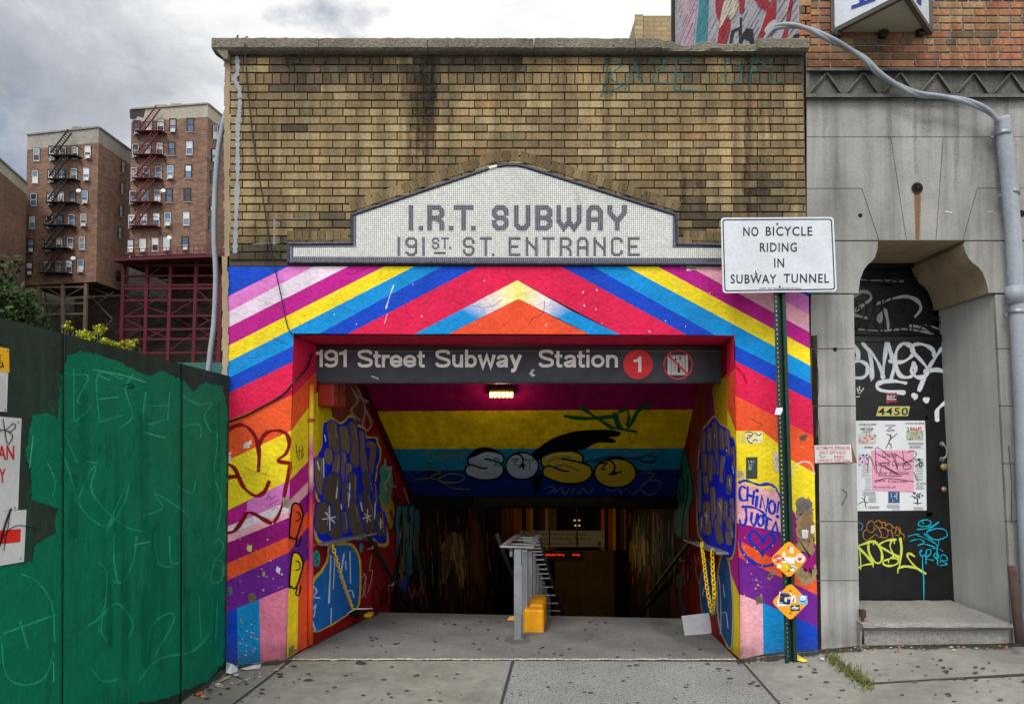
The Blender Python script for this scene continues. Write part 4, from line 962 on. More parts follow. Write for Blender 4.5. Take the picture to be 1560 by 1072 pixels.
for x in (1022,1043.2): m.rect(x,541,x+.9,570.5,SG,S(60,64,74),.0056)
m.rect(1023,541,1043,542,SG,S(60,64,74),.0056); m.rect(1026,550.5,1040,568,SG,S(150,154,160),.0056); m.rect(1027,551.3,1039,567.4,SG,S(222,222,224),.006); m.rect(1032,557,1036.5,567,SG,S(50,54,62),.0063); m.disc(1034.3,554.6,1.5,1.6,SG,S(50,54,62),.0063)
for y in (557,560,563): m.rect(1028,y,1029.2,y+1.5,SG,S(50,54,62),.0063)
for x,dn in ((1029.3,1),(1036,-1)):
    m.rect(x-.7,543.5,x+.7,549,SG,S(40,44,52),.006); t=549.6 if dn>0 else 543; m.pp([(x,t),(x-2.6,t-3*dn),(x+2.6,t-3*dn)] if dn<0 else [(x,t),(x+2.6,t-3),(x-2.6,t-3)],SG,S(40,44,52),.0062)
m.stroke([(1018,541),(1048,570)],SG,3,S(214,58,54),off=.007,smooth=False,cap=False); m.build('no_elevator_symbol',M_attr,so)
m=MB(); m.pp([(565,573.5),(577,578),(577,576),(566,571.5)],SG,S(190,194,200),.005); m.build('sticker_scrap',M_attr,so); m=MB(); m.pp([(806,569),(811,562),(815,563),(811,567.5),(816,572),(811,574)],SG,S(206,206,208),.005); m.build('sticker_scrap',M_attr,so)
# ceiling lamp
lp=CE.hit(764,597,.02); lo=thing('ceiling_lamp',lp,'small lit warm ceiling lamp behind the station sign','lamp')
lx=(CE.hit(783,597)-CE.hit(745,597)).normalized(); ly=(CE.hit(764,601)-CE.hit(764,593)).normalized(); lc=CE.hit(764,597,.045); wd=(CE.hit(783,597)-CE.hit(745,597)).length/2
m=MB(); m.obox(lc,lx*wd*1.0,ly*.06,CE.n*.03,S(80,70,40),bev=.01); m.build('housing',M_attr,lo)
m=MB()
for i in range(6):
    for j in range(2): m.obox(lc+lx*wd*(-.8+.32*i)+ly*(-.022+.044*j)+CE.n*.037,lx*wd*.11,ly*.016,CE.n*.004)
m.build('led_array',M_lamp,lo)
def point(name,loc,e,col,r=.08):
    l=bpy.data.lights.new(name,'POINT'); l.energy=e; l.color=col; l.shadow_soft_size=r; o=bpy.data.objects.new(name,l); COL.objects.link(o); o.location=loc; return o
point('ceiling_lamp_light',lc+CE.n*.16,4.0,(1,.78,.42),.06)
# red junction box on left stair wall
jb=thing('junction_box',LW.hit(510,622,.05),'red metal junction box high on the left stair wall','junction box')
m=MB(); xs=AX; c0=LW.hit(506,600,.07); m.obox(c0,AX*.16,LW.n*.07,V((0,0,.12)),S(150,38,24),bev=.012); m.build('box_body',M_attr,jb)
m=MB(); m.obox(c0+LW.n*.076,AX*.15,LW.n*.006,V((0,0,.008)),S(110,26,16)); m.obox(c0+LW.n*.077-AX*.02,AX*.006,LW.n*.006,V((0,0,.10)),S(110,26,16)); m.build('cover_seam',M_attr,jb)
# wall pipe at the jamb
wp=MB(); ys=[586,620,655,690,720,750,790,840,900,980]; cs=[S(214,120,30),S(226,200,40),S(226,200,40),S(200,90,160),S(232,190,170),S(150,20,120),S(230,90,50),S(170,50,120),S(234,88,42),S(230,84,40)]
wpl=LW; wp.tube([LW.hit(474.5-(y-586)*.006,y,.022) for y in ys],.021,10,cs)
for y in (640,830): p=LW.hit(474,y,.02); wp.obox(p,AX*.03,LW.n*.026,V((0,0,.012)),S(180,70,40))
wp.build('wall_pipe',M_attr,label='thin painted conduit pipe running up the left jamb',cat='pipe')
# cables
def cable(pts,r,label,col=S(20,18,18)):
    m=MB(); m.tube(pts,r,6,col); m.build('cable',M_attr,label=label,cat='cable')
def sm(pts,sub=6):
    o=[];N=len(pts);pts=[V(p) for p in pts]
    for i in range(N-1):
        p0,p1,p2,p3=pts[max(i-1,0)],pts[i],pts[i+1],pts[min(i+2,N-1)]
        for k in range(sub):
            t=k/sub; o.append(.5*((2*p1)+(p2-p0)*t+(2*p0-5*p1+4*p2-p3)*t*t+(3*p1-p0-3*p2+p3)*t**3))
    o.append(pts[-1]); return o
cable(sm([P(373,66,.0),P(373,66,-.1),P(374,86,-.098),P(381,170,-.03),P(388,230,-.03),P(400,300,-.03),P(414,385,-.03),P(428,450,-.03),P(438,497,-.02),P(447,510,-.02),P(458,514,.1)]),.0045,'thin black wire hanging from the coping to the lintel corner',S(34,28,24))
cable(sm([LW.hit(476,538,.02),LW.hit(468,560,.02),P(450,580,-.02),P(436,596,-.015),P(420,608,-.012),P(398,620,-.012),P(375,632,-.012),P(349,642,-.012)]),.008,'black cable sagging across the left pier above the red tag')
m=MB()
m.tube(sm([P(361,66,.02),P(361,58,.02),P(363,54,.02)]),.006,6,S(30,26,24)); m.build('anchor_hook',M_iron,ent); m=MB(); m.tube([P(376+2.2*math.cos(a),59+3*math.sin(a),.02) for a in [i*.7 for i in range(9)]],.004,5,S(30,26,24)); m.tube([P(376,62,.02),P(377,67,.02)],.004,5,S(30,26,24))
m.build('anchor_hook',M_iron,ent)
# handrails
def handrail(pl,ledge,rail,label):
    o=thing('stair_handrail',pl.hit(rail[0][0],rail[0][1],.06),label,'handrail')
    a,b=[pl.hit(x,y,.0) for x,y in ledge]; m=MB(); n=pl.n
    m.obox((a+b)/2+n*.055,(b-a)/2,n*.05,V((0,0,.011)),S(150,152,158),bev=.004); m.build('flat_ledge',M_gal,o)
    p=[pl.hit(x,y,.07) for x,y in rail]; d=(p[1]-p[0]); e=p[0]+d*2.2
    m=MB(); m.tube([p[0]-d*.0,p[0]+d*.02,e],.023,10,S(40,38,36)); m.build('rail',M_attr,o)
    for t in (.1,.55,1.0,1.45,1.9):
        m=MB(); q=p[0]+d*t; m.tube([q,q-V((0,0,.05)),q-V((0,0,.06))-n*.066],.009,6,S(140,140,140)); m.build('bracket',M_attr,o)
handrail(LW,[(481,829),(559,812)],[(560,813),(626,930)],'dark stair handrail with flat steel ledge on the left wall')
handrail(RW,[(1112,843),(1056,822)],[(1054,822),(962,941)],'dark stair handrail with flat steel ledge on the right wall')
# centre railing
cr=thing('centre_railing',onLA(P(789,972,.7)),'galvanised centre railing with a row of square posts going down the stairs','railing')
specs=[(789,835,6.0),(799,837,6.42),(806.5,839,6.75),(812,842,7.1),(817,859,7.45),(822,872,7.8),(826,885,8.15),(829.5,894,8.5),(832.5,903,8.85),(835,911,9.2)]
# find the depth of the first post from its foot
foot=LA.hit(789,972); d0=foot.y+D0; tops=[]
for i,(x,y,d) in enumerate(specs):
    dd=d0+(d-6.0); t=pline(x,y,dd); z1=t.z; z0=onLA(t).z if i<4 else t.z-1.25
    m=MB(); m.obox(V((t.x,t.y,(z0+z1)/2)),SD*.033,AX*.033,V((0,0,(z1-z0)/2)),S(160,164,170),bev=.004); po=m.build('post',M_gal,cr); tops.append(t)
    if i==0:
        m=MB(); m.obox(V((t.x,t.y,z0+.006)),SD*.05,AX*.045,V((0,0,.006))); m.build('base_plate',M_gal,po)
        m=MB(); m.obox(V((t.x,t.y-.035,z1-.36)),SD*.034,AX*.004,V((0,0,.21))); m.build('cover_plate',M_gal,po)
        for dz in (-.18,-.54): 
            m=MB(); m.tube([V((t.x+.02,t.y-.037,z1+dz)),V((t.x+.02,t.y-.046,z1+dz))],.006,8); m.build('bolt',M_gal,po)
fa,fb=pline(765.6,832,d0-.02),pline(808.7,833.4,d0-.02); ba,bb=pline(788,815,d0+.78),pline(820.5,815,d0+.78)
for p,q in ((fa,ba),(fb,bb)):
    m=MB(); m.beam(p,q,.055,.014,col=S(150,154,164),bev=.004); m.build('flat_rail',M_gal,cr)
m=MB(); m.beam(fa-V((.02,0,0)),fb+V((.02,0,0)),.05,.016,bev=.004); m.build('end_rail',M_gal,cr)
for k in (.4,.75,1.0):
    m=MB(); a,b=fa.lerp(ba,k)-V((0,0,.02)),fb.lerp(bb,k)-V((0,0,.02)); m.beam(a,b,.02,.012); m.build('cross_bar',M_gal,cr)
dr=[bb,pline(827,840,d0+1.0),pline(838,876,d0+1.45),pline(858,937,d0+2.45)]
e=dr[-1]+(dr[-1]-dr[-2])*1.5
for off_,lab in ((V((0,0,0)),1),(-SD*.42,0)):
    m=MB(); m.tube([q+off_ for q in dr]+[e+off_],.021,10,S(52,52,56)); m.build('sloping_rail',M_attr,cr)
for k in range(15):
    t=k/15; j=min(int(t*3),2); q=dr[j].lerp(dr[j+1],t*3-j); i=min(2+int(t*8),9)
    m=MB(); m.tube([q-V((0,0,.03)),q-SD*.16-V((0,0,.035))],.008,6,S(190,192,196)); m.build('rail_bracket',M_attr,cr)
m=MB(); pk=pline(778.5,838,d0-.01); m.obox(pk-V((0,0,.03)),V((.013,0,0)),V((0,.01,0)),V((0,0,.026)),S(110,112,118),bev=.004); m.tube([pk+V((.008*math.cos(a),0,.018*math.sin(a))) for a in [i*math.pi/6 for i in range(7)]],.003,6,S(160,160,166)); m.build('padlock',M_attr,label='small padlock hanging from the centre railing end',cat='padlock')
# yellow block
yb=MB(); f0=LA.hit(797,962); dB=f0.y+D0
A=[pline(797,962,dB),pline(828,961.5,dB),pline(829,927,dB),pline(797.5,928,dB)]
def back(p,l): return onLA(p+AX*l) if False else p+AX*l
Ls=.62
zt=A[3].z-A[0].z
def ybox(l0,l1,hx0,hx1,z0,z1):
    c=A[0]+SD*((hx0+hx1)/2)+AX*((l0+l1)/2)+V((0,0,(z0+z1)/2)); yb.obox(c,SD*((hx1-hx0)/2),AX*((l1-l0)/2),V((0,0,(z1-z0)/2)),bev=.018)
W=(A[1]-A[0]).length
ybox(0,.16,0,W,-.03,zt); ybox(.155,.62,.02,W-.003,-.08,zt-.005)
ybox(.15,.60,.03,W-.01,zt-.03,zt+.012)
yb.build('concrete_block',M_yel,label='bright yellow painted block beside the centre railing',cat='block')
m=MB(); m.pp([(772.5,944),(784,944.5),(784,937.5),(776.5,938.5)],Plane(LA.hit(778,944),V((0,-1,.5))),S(232,176,14)); m.build('floor_bracket',M_yel,label='small yellow floor bracket left of the centre railing post',cat='bracket')
# chains
def chain(path,label,r=.0055,ll=.05):
    pts=sm(path,10); m=MB(); acc=[pts[0]]; 
    L=[0]
    for a,b in zip(pts,pts[1:]): L.append(L[-1]+(b-a).length)
    n=int(L[-1]/(ll*.74))
    def at(d):
        for i in range(len(L)-1):
            if d<=L[i+1]+1e-9: return pts[i].lerp(pts[i+1],(d-L[i])/max(L[i+1]-L[i],1e-9)),(pts[i+1]-pts[i]).normalized()
        return pts[-1],(pts[-1]-pts[-2]).normalized()
    for k in range(n):
        c,t=at((k+.5)/n*L[-1]); s_=t.cross(V((0,1,0.13))).normalized(); u=s_ if k%2 else (t.cross(s_)*.75+s_*.45).normalized()
        m.tube([c+t*math.cos(a)*ll/2+u*math.sin(a)*ll*.27 for a in [2*math.pi*j/10 for j in range(10)]],r,5,S(236,190,16),closed=True)
    return m.build('chain',M_chain,label=label,cat='chain')
chain([LW.hit(506,829,.10),LW.hit(512,850,.12),LW.hit(524,890,.12),LW.hit(538,929,.10)],'yellow plastic chain hanging from the left ledge to the fallen sign')
chain([RW.hit(1069,826,.10),RW.hit(1073,860,.12),RW.hit(1078,900,.12),RW.hit(1084,932,.10)],'yellow plastic chain hanging at the back end of the right ledge')
chain([RW.hit(1085,836,.10),RW.hit(1086,870,.11),RW.hit(1088,905,.11),RW.hit(1086,934,.10)],'yellow plastic chain hanging at the front of the right ledge')
# fallen yellow sign (left) and grey sheet (right)
fs=MB(); a=LA.hit(502,951);b=LW.hit(540.5,927,.10);c_=LW.hit(567.5,926.5,.22);d_=LA.hit(545,946)
fs.poly([a+V((0,0,.01)),d_+V((0,0,.02)),c_,b],S(40,36,14)); 
for t in (.2,.5,.8):
    fs.poly([V(a).lerp(b,t)+V((0,0,.015)),V(d_).lerp(c_,t)+V((0,0,.018)),V(d_).lerp(c_,t+.1)+V((0,0,.018)),V(a).lerp(b,t+.1)+V((0,0,.015))],S(232,186,20))
fs.tube([a,b,c_],.006,6,S(214,214,214)); p=LA.hit(556,940); fs.obox(p+V((0,0,.03)),SD*.08,AX*.05,V((0,0,.02)),S(226,176,16),bev=.01)
fs.build('fallen_sign',M_attr,label='folded yellow and black sign lying on the landing at the left wall',cat='sign')
gs=MB(); a,b=LA.hit(1043,968),LA.hit(1090,964); t1=pline(1038,938,a.y+D0+.12); t2=pline(1089,932,b.y+D0+.12)
n=(b-a).cross(t1-a).normalized()*.004
gs.add([a,b,t2,t1,a+n,b+n,t2+n,t1+n],[(0,1,2,3),(7,6,5,4),(0,4,5,1),(1,5,6,2),(2,6,7,3),(3,7,4,0)],S(172,174,180)); gs.build('metal_sheet',M_attr,label='plain grey metal sheet propped against the right stair wall',cat='sheet')
# deep signs
NS=YP(9.7)
ns=thing('hanging_notice',NS.hit(852,832),'long dim cream notice board about elevators hanging deep in the passage','sign')
m=MB(); q0,q1=NS.hit(791,832.5),NS.hit(921,808); m.box((q0.x,9.7,q0.z),(q1.x,9.74,q1.z),S(196,180,140)); m.build('board',M_attr,ns)
m=MB(); k=S(34,30,24); m.text('There are no elevators',814,809.5,893,815.5,NS,k,.006);m.text('at Saint Nicholas Avenue',812,817,900,822.5,NS,k,.006);m.text('til February 2021',812,825,882,830.5,NS,k,.006); m.rect(910.5,825.5,915,830.5,NS,k,.006);m.ring(804,818,8.5,9.6,NS,k,.006);m.stroke([(797,811),(811,825)],NS,1.3,k,off=.006,smooth=False); m.rect(800,813,808,823,NS,S(150,136,100),.005); m.build('lettering',M_attr,ns)
m=MB()
for x in (836,878): m=MB(); m.rect(x,760,x+2.4,832,NS,S(30,28,24),.012); m.build('hanger_bar',M_attr,ns)
lb=thing('led_board',YP(9.2).hit(858,854),'small black LED arrivals board with red text below the notice','display')
LP_=YP(9.2); q0,q1=LP_.hit(818,854.5),LP_.hit(889,839.5); m=MB(); m.box((q0.x,9.2,q0.z),(q1.x,9.3,q1.z),S(12,10,10)); m.build('case',M_attr,lb)
m=MB(); m.text('South Ferry',834,843,860,846.8,LP_,(1,1,1,1),.006); m.text('5min',872.5,843.2,883.5,846,LP_,(1,1,1,1),.006); m.disc(831,845,1.8,1.6,LP_,(1,1,1,1),.006); m.disc(831.5,849.5,1.8,1.4,LP_,(1,1,1,1),.006); m.build('lit_text',M_led,lb)
gl_=BK.hit(868,792); point('far_lamp_and_fill',V((gl_.x-.3,7.6,.2)),9,(1,.72,.36),.25); point('far_lamp_and_fill',V((gl_.x,gl_.y-2.0,gl_.z-.5)),13,(1,.70,.34),.2)  # first is an unseen fill added to brighten the notice, second the far lamp
m=MB(); 
fl_=YP(11.0)
for x,y in ((874,791),(881,791),(875,799),(881,799)): m.rect(x,y,x+3,y+2.2,fl_,(1,1,1,1),.01)
fo=m.build('far_lamp',mk('far_lamp_glow',S(255,200,110),emit=.6,bump=None,n1=None,n2=None),label='dim lamp panes above the hanging notice deep in the passage',cat='lamp')
# ================================================================== BICYCLE SIGN POST
bf=G(1205,1009); PYd=bf.y; SP=YP(PYd-.03)
def px_top(y): return 1187.5+(1205.5-1187.5)*(y-446)/(1010-446)
sp=thing('sign_post',bf,'green steel post with white no bicycle riding sign and two yellow diamonds','street sign')
m=MB(); a=P(1205.5,1010,PYd); b=P(1184.5,345,PYd)
# U channel profile swept along the leaning post
prof=[(-.045,-.0),(-.018,-.004),(-.014,.028),(.014,.028),(.018,-.004),(.045,.0),(.045,.005),(.022,.002),(.018,.034),(-.018,.034),(-.022,.002),(-.045,.005)]
vs=[];n=len(prof)
for q in (a,b): vs+=[q+V((x,y,0)) for x,y in prof]
m.add(vs,[(i,(i+1)%n,n+(i+1)%n,n+i) for i in range(n)]+[tuple(range(n))[::-1],tuple(range(n,2*n))],S(16,58,46)); m.build('post',M_green,sp)
m=MB(); y=452.0
HP=YP(PYd-.0005)
while y<1000:
    t=(y-446)/564; c=S(190,196,190) if y<540 else S(206,150,140) if y<680 else S(220,200,90) if y<760 else S(196,190,180) if y<850 else S(90,170,210)
    m.disc(px_top(y)-.2-5.6+1.6*t,y,.85,1.2,HP,c,.003,n=8); y+=7.1
m.build('punched_holes',M_attr,sp)
def rrect(mb,cor,r,pl,off0,off1,col,n=5):
    c=[V(p) for p in cor]; out=[]
    for i in range(4):
        a,b,d=c[i-1],c[i],c[(i+1)%4]; u=(a-b).normalized();w=(d-b).normalized()
        for k in range(n+1):
            t=k/n; p0=b+u*r;p2=b+w*r; out.append(tuple((1-t)**2*p0+2*t*(1-t)*b+t*t*p2))
    slab(mb,out,pl,off0,off1,col); return out
m=MB(); cor=[(1098,331.5),(1270,330.5),(1275,444),(1101,446.5)]; cor=cor[::-1]
rrect(m,cor,6,SP,0,.004,S(206,210,218)); pan=m.build('sign_panel',M_attr,sp,label='white no bicycle riding panel')
m=MB(); ik=S(30,36,48)
def inset(c,d): 
    cx=sum(p[0] for p in c)/4;cy=sum(p[1] for p in c)/4; return [(x+(d if x<cx else -d),y+(d if y<cy else -d)) for x,y in c]
i1=inset(cor,2.6);i2=inset(cor,4.3)
def rr(c,r,n=5):
    c=[V(p) for p in c];o=[]
    for i in range(4):
        a,b,d=c[i-1],c[i],c[(i+1)%4];u=(a-b).normalized();w=(d-b).normalized()
        for k in range(n+1):
            t=k/n;o.append((1-t)**2*(b+u*r)+2*t*(1-t)*b+t*t*(b+w*r))
    return o
o1,o2=rr(i1,5),rr(i2,3.6); n=len(o1); m.add([SP.hit(p.x,p.y,.0052) for p in o1]+[SP.hit(p.x,p.y,.0052) for p in o2],[(i,(i+1)%n,n+(i+1)%n,n+i) for i in range(n)],ik); m.build('border',M_attr,pan)
m=MB()
for s_,x0,y0,x1,y1 in (('NO',1132.3,345.6,1155.6,360),('BICYCLE',1166.5,345.2,1237.4,359.4),('RIDING',1157.7,369.6,1214,383.8),('IN',1179.4,393.4,1194.6,407.4),('SUBWAY',1113,418,1183,432),('TUNNEL',1194,417,1263,431)):
    m.text(s_,x0,y0,x1,y1,SP,ik,.0052,bold=.016,space=1.15)
m.text('DEPT OF TRANSPORTATION',1157,438.2,1220,440.6,SP,ik,.0052,bold=.01); m.build('lettering',M_attr,pan)
m=MB()
for x,y in ((1184.3,341),(1188,436.4)): m=MB(); m.add([SP.hit(x+1.9*math.cos(a),y+1.9*math.sin(a),.004) for a in [i*math.pi/5 for i in range(10)]]+[SP.hit(x,y,.013)],[(i,(i+1)%10,10) for i in range(10)],S(110,112,116)); m.build('bolt',M_attr,pan)
m=MB(); m.pp([(1147.5,413),(1150,409.5),(1153,409),(1157,413),(1153,416),(1151,419),(1155,421),(1150,417)],SP,S(232,234,236),.0055); m.stroke([(1150,417),(1153,412),(1156,411)],SP,.8,S(90,90,95),off=.006); m.build('torn_sticker',M_attr,pan)
AM=S(240,158,10)
def diamond(cx,cy,rx,ry,label):
    m=MB(); c=[(cx,cy-ry),(cx-rx,cy),(cx,cy+ry),(cx+rx,cy)]; rrect(m,c,7,SP,0,.004,AM); o=m.build('warning_plate',M_attr,sp,label=label)
    for y in (cy-ry*.58,cy+ry*.6): m=MB(); m.add([SP.hit(cx+1.6*math.cos(a),y+1.6*math.sin(a),.004) for a in [i*math.pi/5 for i in range(10)]]+[SP.hit(cx,y,.012)],[(i,(i+1)%10,10) for i in range(10)],S(96,84,50)); m.build('bolt',M_attr,o)
    return o
def zs(p): return [(1160+x/7.944,815+y/7.944) for x,y in p]
d1=diamond(1201.8,851.3,29,29,'upper yellow diamond plate with stickers'); d2=diamond(1204.2,916,29,29,'lower yellow diamond plate with stickers')
def stick(par,fn,name='sticker'):
    m=MB(); fn(m); m.build(name,M_print,par)
r_=S(214,70,66); w_=S(232,232,232)
def s1(m): m.disc(*zs([(197,280)])[0],6.6,6.2,SP,r_,.0055,n=20); m.pp(zs([(150,290),(155,315),(240,285),(232,258)])[::1],SP,w_,.006); m.stroke(zs([(165,300),(180,288),(195,298),(208,280),(222,285)]),SP,1,S(60,40,40),off=.0065)
def s2(m): m.pp(zs([(245,330),(395,345),(412,268),(290,262)]),SP,w_,.0055); m.pp(zs([(255,265),(285,268),(292,215),(272,188),(258,210)]),SP,w_,.006); m.pp(zs([(185,390),(240,405),(235,350),(195,352)]),SP,w_,.0062); m.stroke(zs([(265,270),(268,300),(285,295)]),SP,1.3,S(50,50,50),off=.0065); m.stroke(zs([(290,315),(330,325)]),SP,.8,S(150,150,150),off=.0065)
def s3(m): m.disc(*zs([(468,276)])[0],7,7,SP,w_,.0055,n=22); m.pp(zs([(464,318),(492,285),(490,268),(478,264),(465,276),(452,264),(438,270),(440,288)]),SP,S(214,30,24),.006); m.text('LOVE',*zs([(432,236)])[0],*zs([(505,256)])[0],SP,S(190,60,50),.006)
def s4(m): m.disc(*zs([(275,385)])[0],6,4.6,SP,S(226,208,40),.0066,n=18); m.stroke(zs([(255,392),(272,405),(292,390)]),SP,.7,S(90,90,20),off=.0072); m.disc(*zs([(266,376)])[0],.6,.8,SP,S(80,80,20),.0072,n=6);m.disc(*zs([(284,376)])[0],.6,.8,SP,S(80,80,20),.0072,n=6)
def s5(m): m.pp(zs([(345,425),(395,445),(412,370),(350,358)]),SP,S(200,226,206),.0066); m.stroke(zs([(352,370),(356,400),(370,385),(395,395)]),SP,1.2,S(40,90,60),off=.0072); m.stroke(zs([(400,385),(440,395)]),SP,1,S(190,220,200),off=.0072)
def s6(m): m.pp(zs([(342,210),(388,218),(386,143),(338,148)]),SP,w_,.0055); m.stroke(zs([(350,170),(372,175),(365,190)]),SP,.7,S(120,120,110),off=.0062)
for f_ in (s1,s2,s3,s4,s5,s6): stick(d1,f_)
def t1(m): m.pp(zs([(195,860),(330,850),(325,760),(190,770)]),SP,w_,.0054)
def t2(m): m.pp(zs([(205,835),(350,855),(370,705),(220,678)]),SP,w_,.0062); m.pp(zs([(213,823),(345,842),(362,722),(228,698)]),SP,S(24,34,74),.0066); m.pp(zs([(232,695),(340,716),(342,704),(234,684)]),SP,S(60,20,20),.007); m.pp(zs([(280,800),(305,810),(316,750),(292,735),(278,760)]),SP,S(216,206,200),.007); m.disc(*zs([(300,738)])[0],1.6,1.6,SP,S(60,40,36),.0075,n=10); m.stroke(zs([(225,745),(250,750)]),SP,1.2,S(200,90,70),off=.0072); m.stroke(zs([(220,810),(255,816)]),SP,1,S(210,214,220),off=.0072); m.disc(*zs([(340,756)])[0],2.6,2.6,SP,S(216,190,150),.0073,n=10)
def t3(m): m.pp(zs([(360,815),(422,808),(408,722),(360,735)]),SP,w_,.0058); m.stroke(zs([(375,790),(390,800),(385,770),(400,760)]),SP,1.2,S(60,60,90),off=.0064)
def t4(m): m.pp(zs([(450,832),(556,836),(553,728),(446,724)]),SP,S(118,186,226),.0056); m.disc(*zs([(503,758)])[0],4,3.8,SP,w_,.0062,n=16); m.pp(zs([(478,785),(498,788),(490,765),(476,762)]),SP,w_,.0063); m.disc(*zs([(503,762)])[0],1.1,1.1,SP,S(90,140,180),.007,n=8); m.stroke(zs([(480,795),(522,797)]),SP,1.6,S(30,40,70),off=.0064)
def t5(m): m.pp(zs([(355,918),(466,910),(462,838),(350,846)]),SP,S(36,56,58),.0066); m.text('THANKS',*zs([(370,868)])[0],*zs([(448,886)])[0],SP,S(206,220,214),.0072) if False else m.stroke(zs([(372,880),(400,872),(430,880),(446,874)]),SP,2.2,S(206,220,214),off=.0072); m.stroke(zs([(385,897),(430,895)]),SP,1,S(170,190,186),off=.0072); m.disc(*zs([(404,858)])[0],1.4,1.2,SP,S(206,220,214),.0073,n=8)
for f_ in (t1,t2,t3,t4,t5): stick(d2,f_)
m=MB(); m.pp([(1180,631),(1182.5,621),(1192,620.5),(1192.5,625),(1189,632)],YP(PYd-.002),S(216,220,226),.003); m.build('white_label',M_print,sp)
# ================================================================== NEIGHBOUR: STONE DOORWAY AND ORANGE BRICK
nb=thing('stone_doorway_building',(3.6,0,0),'orange brick building with grey stone doorway and zigzag frieze at right','building')
SF=YP(.03); DR=YP(.72)
pl_=[(1302,447),(1303,531),(1304,618),(1305,706),(1306,794),(1308,884),(1310,988)]
def extr(mb,px,pl,depth,mi=0,sides=None):
    n=len(px); a=[pl.hit(x,y) for x,y in px]; b=[q+V((0,depth,0)) for q in a]
    mb.add(a,[list(range(n))],mi=mi)
    for i in range(n):
        j=(i+1)%n
        if sides is None or i in sides: mb.add([a[i],b[i],b[j],a[j]],[(0,1,2,3)],mi=mi)
EX=1760
st_=MB()
st_.pp([(1229,366.5),(1229,150),(EX,150),(EX,366.5)],SF)
st_.build('stone_wall',M_stone,nb)
# left pier blocks / right pier blocks, every joint a fine gap
def rx(y): return 1516+(1542-1516)*(y-446)/490
def lx_(y): return 1300.5+(1310-1300.5)*(y-447)/541
m=MB(); ys=[448,531,618,706,794,884,992]
for a,b in zip(ys,ys[1:]): extr(m,[(1229+ (a-150)*.02+.5,b-.6),(lx_(b),b-.6),(lx_(a),a+.6),(1229+(a-150)*.02+.5,a+.6)],SF,.69)
m.build('left_pier',M_stone,nb)
m=MB()
for a,b in zip(ys,ys[1:]): extr(m,[(rx(b),b-.6),(EX,b-.6),(EX,a+.6),(rx(a),a+.6)],SF,.69,sides=(0,2,3))
m.build('right_pier',M_stone,nb)
lc_=[(1337.6,367.6),(1337,379),(1333,392),(1328,398),(1321,404),(1316,411),(1313,419),(1310,427),(1309,436),(1308,446.5)]
rc_=[(1470,367.6),(1468,374),(1471,384),(1476,394),(1483,401),(1491,407),(1497,415),(1501,425),(1504,435),(1506,446)]
m=MB(); extr(m,[(1229,446.8),(1229,367.6)]+lc_,SF,.69); m.build('left_corbel',M_stone,nb)
m=MB(); extr(m,[(EX,367.6),(EX,446.8)]+rc_[::-1],SF,.69); m.build('right_corbel',M_stonein,nb)
m=MB(); m.pp([(EX,367.6),(EX,446.8)]+rc_[::-1],SF,off=.003); m.build('corbel_face',M_stone,nb)
m=MB(); a,b=SF.hit(1320,366.5),SF.hit(1480,366.5); m.poly([a,b,b+V((0,.69,0)),a+V((0,.69,0))])
m.build('doorway_soffit',M_stonein,nb)
m=MB(); q=[(rx(446.8)-.4,446.8),(rx(996)-.4,996)]; a,b=SF.hit(*q[0]),SF.hit(*q[1]); 
m.poly([a+V((-.004,.02,0)),b+V((-.004,.02,0)),b+V((-.004,.69,0)),a+V((-.004,.69,0))]); m.build('plaster_reveal',M_reveal,nb)
# joints on the upper wall
m=MB()
for p in ([(1229,208.5),(EX,208.5)],[(1229,287),(1313,287)],[(1489,286.5),(EX,286.5)],[(1229,366.4),(EX,366.4)],[(1357,209),(1381,366)],[(1437,209),(1426,366)],[(1313,287),(1339,366)],[(1489,286.5),(1467,366)]):
    m.stroke(p,SF,.62 if p[0][1]!=366.4 else 1.4,(1,1,1,1),off=.002,cap=False)
cr_=[(1246,560),(1247,590),(1245,625),(1249,660),(1248,700)]; m.stroke(cr_,SF,.7,(1,1,1,1),off=.003)
m.build('stone_joints',M_line,nb)
m=MB()
m.disc(1397.5,286.5,8,8.4,SF,S(20,17,15),.004); m.ring(1397.5,286.5,6.5,8.8,SF,S(58,46,38),.007,n=20); m.disc(1399,284.5,3,2.6,SF,S(48,44,44),.008); m.build('anchor_hole',M_spray,nb); m=MB()
m.blob([(1394,296),(1401,296),(1401,320),(1399,362),(1396,362),(1395,325)],SF,S(140,92,44,.55),off=.003,soft=3)
for x,y,r in ((1310.5,328,3),(1272,532,3),(1556,325,5)): m.blob([(x-r,y),(x,y-r),(x+r,y-r*.3),(x+r*.5,y+r)],SF,S(30,24,20),off=.004,soft=.4)
m.stroke([(1440,322),(1450,324)],SF,1.2,S(220,220,222),off=.003,soft=True);m.stroke([(1505,323),(1512,322)],SF,1,S(220,220,222),off=.003,soft=True)
m.stroke([(1537,680),(1541,740),(1541,795)],SF,2.5,S(90,90,92,.6),off=.003,soft=True)
m.stroke([(1282,745),(1290,752),(1283,768)],SF,2,S(100,98,96,.7),off=.003,soft=True)
for _ in range(36):
    x=R.uniform(1240,1550); l=R.uniform(40,150); m.stroke([(x,152),(x+R.uniform(-2,2),152+l*.5),(x+R.uniform(-3,3),152+l)],SF,R.uniform(6,16),S(196,196,192,R.uniform(.10,.24)) if R.random()<.45 else S(70,72,74,R.uniform(.12,.3)),off=.0026,soft=True)
for _ in range(44):
    x=R.choice([R.uniform(1240,1296),R.uniform(1526,1556)]); y=R.uniform(460,900); m.stroke([(x,y),(x+R.uniform(-6,6),y+R.uniform(15,60))],SF,R.uniform(4,14),S(84,84,84,R.uniform(.10,.22)),off=.0026,soft=True)
